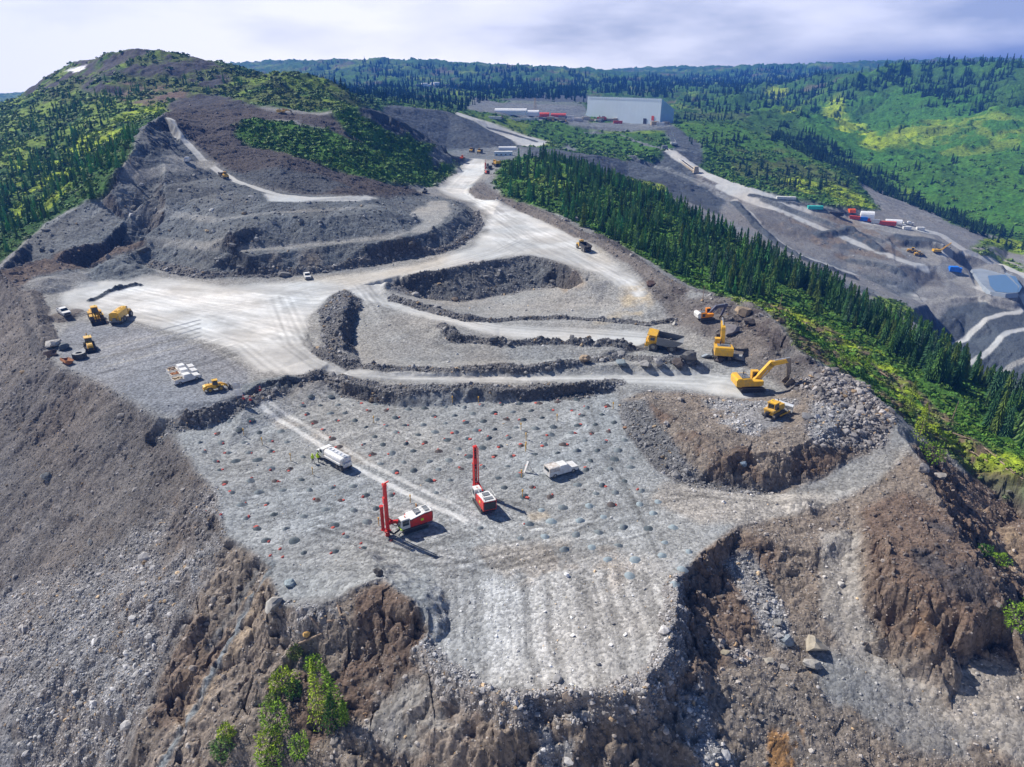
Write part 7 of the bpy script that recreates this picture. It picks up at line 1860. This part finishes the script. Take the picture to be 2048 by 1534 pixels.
rg = random.Random(12)
put_at(tent(38, 12, 7, 'longest white fabric tent in the yard left of the mill building'), 1022, 229, -.15)
put_at(tent(26, 11, 6.5, 'second white fabric tent in the yard, between the longest tent and the red ones'), 1057, 231, -.15)
put_at(tent(16, 9, 5, 'red and white tent in the yard, nearer the white tents', M_REDC, M_TENT), 1086, 233, -.15)
put_at(tent(20, 9, 5, 'red and white tent in the yard, nearer the mill building', M_REDC, M_TENT), 1117, 234, -.15)
for k in range(30):
    u = rg.uniform(1070, 1335); v = 236 + (u - 1070) / 265 * 12 + rg.uniform(-2, 4)
    mt = rg.choice([M_WHITE, M_WHITE, M_REDC, M_GREY, M_TAN, M_DUSTY])
    nm = {M_WHITE: 'white', M_REDC: 'red', M_GREY: 'grey', M_TAN: 'tan', M_DUSTY: 'dusty white'}[mt]
    put_at(container(rg.uniform(6, 13), 2.6, rg.uniform(2.8, 4.5), mt, f'small {nm} site container in the yard before the mill building', 'container', 'containers before the mill building'), u, v, rg.uniform(-.5, .3))
for k, (u, v) in enumerate(((1128, 246), (1103, 243), (1092, 241), (1112, 242), (1001, 238))):
    place(artic_truck('yellow truck parked in the yard below the tents of the plateau'), u, v, u + 10, v + 1, s=.9, tilt=False)
for u, v in ((990, 238), (1030, 241), (1050, 241), (1065, 240)):
    put_at(container(14, 3, 3, M_WHITE, 'low white container on the lower terrace left of the tents', 'container', 'containers on the lower terrace'), u, v, -.1)
R = root('lattice_tower', 'tan lattice tower standing behind the white tents', 'tower'); m = MB(); H = 18
for a, b in ((-1, -1), (1, -1), (1, 1), (-1, 1)): m.bar((a * 1.8, b * 1.8, 0), (a * .8, b * .8, H), .4)
for i in range(6): z = i * 3; q = 1.8 - z / H; m.bar((-q, -q, z), (q - .2, -q + .2, z + 3), .3); m.bar((q, q, z), (-q + .2, q - .2, z + 3), .3)
m.put('frame', M_TAN, R); put_at(R, 1070, 226, 0)
def crane(label, u, v, bx, bz, mat, s=1.0, nm='mobile_crane'):
    R = root(nm, label, 'crane'); 
    for y in (-1.7, 1.7): track(R, 6, .9, 1.2, y)
    MB().box(-3, 2.2, -1.7, 1.7, 1.3, 3.2).box(-4, -3, -1.7, 1.7, 1.5, 3.4).put('body', mat, R); MB().box(.6, 2.2, .7, 1.9, 1.9, 3.8).put('cab', M_GLASS, R)
    m = MB(); A, B = Vector((1.8, 0, 1.8)), Vector((bx, 0, bz)); d = (B - A) / 12
    for y in (-.5, .5):
        for z in (-.5, .5): m.bar(A + Vector((0, y, z)), B + Vector((0, y * .5, z * .5)), .22)
    for i in range(12): m.bar(A + d * i + Vector((0, -.5, -.5)), A + d * (i + 1) + Vector((0, .5, .5)), .14)
    b = m.put('boom', mat, R); MB().bar(B, B - Vector((0, 0, bz * .45)), .08).box(bx - .4, bx + .4, -.3, .3, bz * .5, bz * .56).put('hook', M_DARK, b); MB().bar((-3, 0, 3.3), tuple(B), .08).put('stay_cable', M_DARK, b)
    place(R, u, v, yaw=math.pi if bx < 0 else 0, s=s, tilt=False); R.rotation_euler = (0, 0, 0); return R
crane('yellow crawler crane with raised boom at the junction of the valley roads', 1874, 506, 10, 8.5, M_YEL, .9, 'crawler_crane')
crane('white mobile crane with tall boom above the conveyor', 1349, 291, -7, 19, M_WHITE, 1.0)
crane('pale crane with thin boom at the far camp below the cloudy ridge', 851, 172, 7, 22, M_WHITE, 1.6)
# conveyor on trestles
R = root('conveyor', 'long tan conveyor deck running downhill on steel trestles', 'conveyor')
P1 = Vector(aty(1329, 297, 735)); P2 = Vector(aty(1392, 339, 672)); P2.z = float(zat(P2.x, P2.y)) + 1.0
MB().bar(P1, P2, 4.2, 1.2).put('deck', M_TAN, R); d = (P2 - P1)
s1 = d.normalized().cross(Vector((0, 0, 1))).normalized() * 1.7
MB().bar(P1 + s1 + Vector((0, 0, 1)), P2 + s1 + Vector((0, 0, 1)), .3, .5).bar(P1 - s1 + Vector((0, 0, 1)), P2 - s1 + Vector((0, 0, 1)), .3, .5).put('side_rail', M_WHITE, R)
MB().bar(P1 + Vector((0, 0, 1.0)), P2 + Vector((0, 0, 1.0)), 1.0, .3).put('belt', M_DARK, R)
for i in range(7):
    p = P1 + d * (i / 7.0); g_ = float(zat(p.x, p.y)); m = MB()
    for sg in (-1, 1): m.bar(p + s1 * sg, Vector((p.x, p.y, g_ - 1)) + s1 * sg * 1.6, .35); m.bar(p + s1 * sg, Vector((p.x, p.y, g_ - 1)) - s1 * sg * 1.6, .2)
    m.put('trestle', M_GREY, R)
MB().box(P1.x - 3, P1.x + 3, P1.y - 3, P1.y + 3, P1.z - 2, P1.z + 3, .5, .5).put('head_house', M_GREY, R); MB().box(P2.x - 2.5, P2.x + 2.5, P2.y - 2.5, P2.y + 2.5, P2.z - 1, P2.z + 4.5, .8, .8).put('tail_house', M_TAN, R)
# valley camp
put_at(tent(10, 9, 6.5, 'white dome tent with red end wall at the valley camp', M_TENT, M_REDC), 1733, 438, -.35, 1.0)
for k in range(6):
    u = 1706 + k * 6.6; put_at(container(5.4, 2.6, 2.5, M_REDC, 'red container in the long row at the valley camp', 'container', 'red containers in a row'), u, 437.0 + k * 1.15, -.42)
put_at(container(6, 3.2, 3.2, M_BLUE, 'blue container in the middle of the long red row at the valley camp'), 1726, 441.2, -.42)
put_at(container(6, 3.5, 3.2, M_WHITE, 'white cabin at the right end of the red container row'), 1750, 446, -.4)
put_at(container(14, 3.4, 3.2, M_REDC, 'largest red container right of the white cabin at the valley camp', nwin=0), 1772, 450, -.4)
put_at(tent(12, 6, 3.2, 'low white tent behind the largest red container'), 1787, 446, -.3)
for lab, u, v in (('white pickup at the valley camp just right of the largest red container', 1800, 452), ('white pickup at the valley camp, farthest right of the tents', 1817, 449)):
    place(pickup(lab), u, v, u + 8, v + 2, s=1.4, tilt=False)
put_at(container(6, 2.8, 2.6, M_WHITE, 'white cabin at the rim of the valley camp bank, left one'), 1813, 459, -.1)
put_at(container(6, 2.8, 2.6, M_WHITE, 'white cabin at the rim of the valley camp bank, right one'), 1840, 460, -.1)
put_at(container(12, 3, 2.8, simple_mat('teal_paint', (.05, .55, .45), .5), 'teal container beside the valley road'), 1630, 418, -.1)
put_at(container(11, 3, 3, M_DARK, 'dark trailer standing on the valley road'), 1672, 431, -.3)
put_at(tent(5, 5, 3, 'small orange tent beside the valley road above the red row', M_ORANGE), 1703, 424, 0)
put_at(container(15, 4, 2.2, M_WHITE, 'long low white cover beside the valley road'), 1572, 398, -.2)
put_at(container(6, 4, 3.6, M_BLUE, 'bright blue container on the gravel pad, left one'), 1906, 542, -.2)
put_at(container(5.4, 3.6, 3.2, M_BLUE, 'bright blue container on the gravel pad, right and lower one'), 1914, 543, -.5)
# far camp
for k, (u, v) in enumerate(((849, 173), (857, 173.5), (867, 172), (873, 171))):
    put_at(tent(14, 11, 8, ('white dome at the far camp, first from the crane', 'small white dome at the far camp, second from the crane', 'white dome at the far camp, third from the crane', 'white dome at the far camp, farthest from the crane')[k]), u, v, .4, 1.0 if k != 1 else .7)
put_at(container(50, 6, 5, M_TAN, 'long tan building at the far camp right of the domes', 'building', name='site_building'), 908, 173, .05)
for u, v, l in ((838, 172, 'grey'),): put_at(container(16, 6, 4, M_GREY, 'grey shed at the left end of the far camp', 'shed', name='shed'), u, v, .4)

# lined pond: membrane slopes and water
pts = [(1942, 543), (1975, 540), (2003, 545), (2018, 560), (2034, 575), (2034, 590), (2010, 592), (1980, 588), (1962, 572)]
W = [Vector(atz(u, v, -75.3)) for u, v in pts]; c = sum((Vector((w.x, w.y, 0)) for w in W), Vector()) / len(W); n = len(W)
m = MB(); top = [(w.x, w.y, -73.6) for w in W]; low = [(c.x + 2 + (w.x - c.x) * .88, c.y - 6 + (w.y - c.y) * (.64 if w.y > c.y else .70), -74.2) for w in W]; out = [(c.x + (w.x - c.x) * 1.06, c.y + (w.y - c.y) * 1.06, -76.5) for w in W]
m.add(top + low, [(i, (i + 1) % n, (i + 1) % n + n, i + n) for i in range(n)]).add(top + out, [(i, (i + 1) % n, (i + 1) % n + n, i + n) for i in range(n)])
R = m.put('pond_liner', simple_mat('grey_pond_liner', (.30, .34, .38), .5, noise=.2, nscale=.1), None); R['kind'] = 'structure'
wm, wt, wb = new_mat('pond_water'); wb.inputs['Base Color'].default_value = (.10, .18, .30, 1); wb.inputs['Roughness'].default_value = .35
q = MB().add([(c.x + 2 + (w.x - c.x) * .90, c.y - 6 + (w.y - c.y) * (.66 if w.y > c.y else .72), -73.9) for w in W], [tuple(range(n))]).put('water', wm, None); q['kind'] = 'structure'
# ------------------------------------------------------------------ the air
def box_mesh(name, x0, x1, y0, y1, z0, z1):
    me = bpy.data.meshes.new(name)
    me.from_pydata([(x, y, z) for x in (x0, x1) for y in (y0, y1) for z in (z0, z1)], [],
                   [(0, 1, 3, 2), (4, 6, 7, 5), (0, 4, 5, 1), (2, 3, 7, 6), (0, 2, 6, 4), (1, 5, 7, 3)]); return me
hz = bpy.data.objects.new('haze', box_mesh('haze', -4500, 4500, -700, 4500, -260, 500)); SC.collection.objects.link(hz)
hz['kind'] = 'stuff'
mh = bpy.data.materials.new('haze_air'); mh.use_nodes = True
t = mh.node_tree; t.nodes.clear()
o_ = t.nodes.new('ShaderNodeOutputMaterial'); pv = t.nodes.new('ShaderNodeVolumePrincipled')
pv.inputs['Color'].default_value = (.07, .27, 1.0, 1); pv.inputs['Density'].default_value = .00017; pv.inputs['Anisotropy'].default_value = 0.0
t.links.new(pv.outputs[0], o_.inputs['Volume'])
hz.data.materials.append(mh)
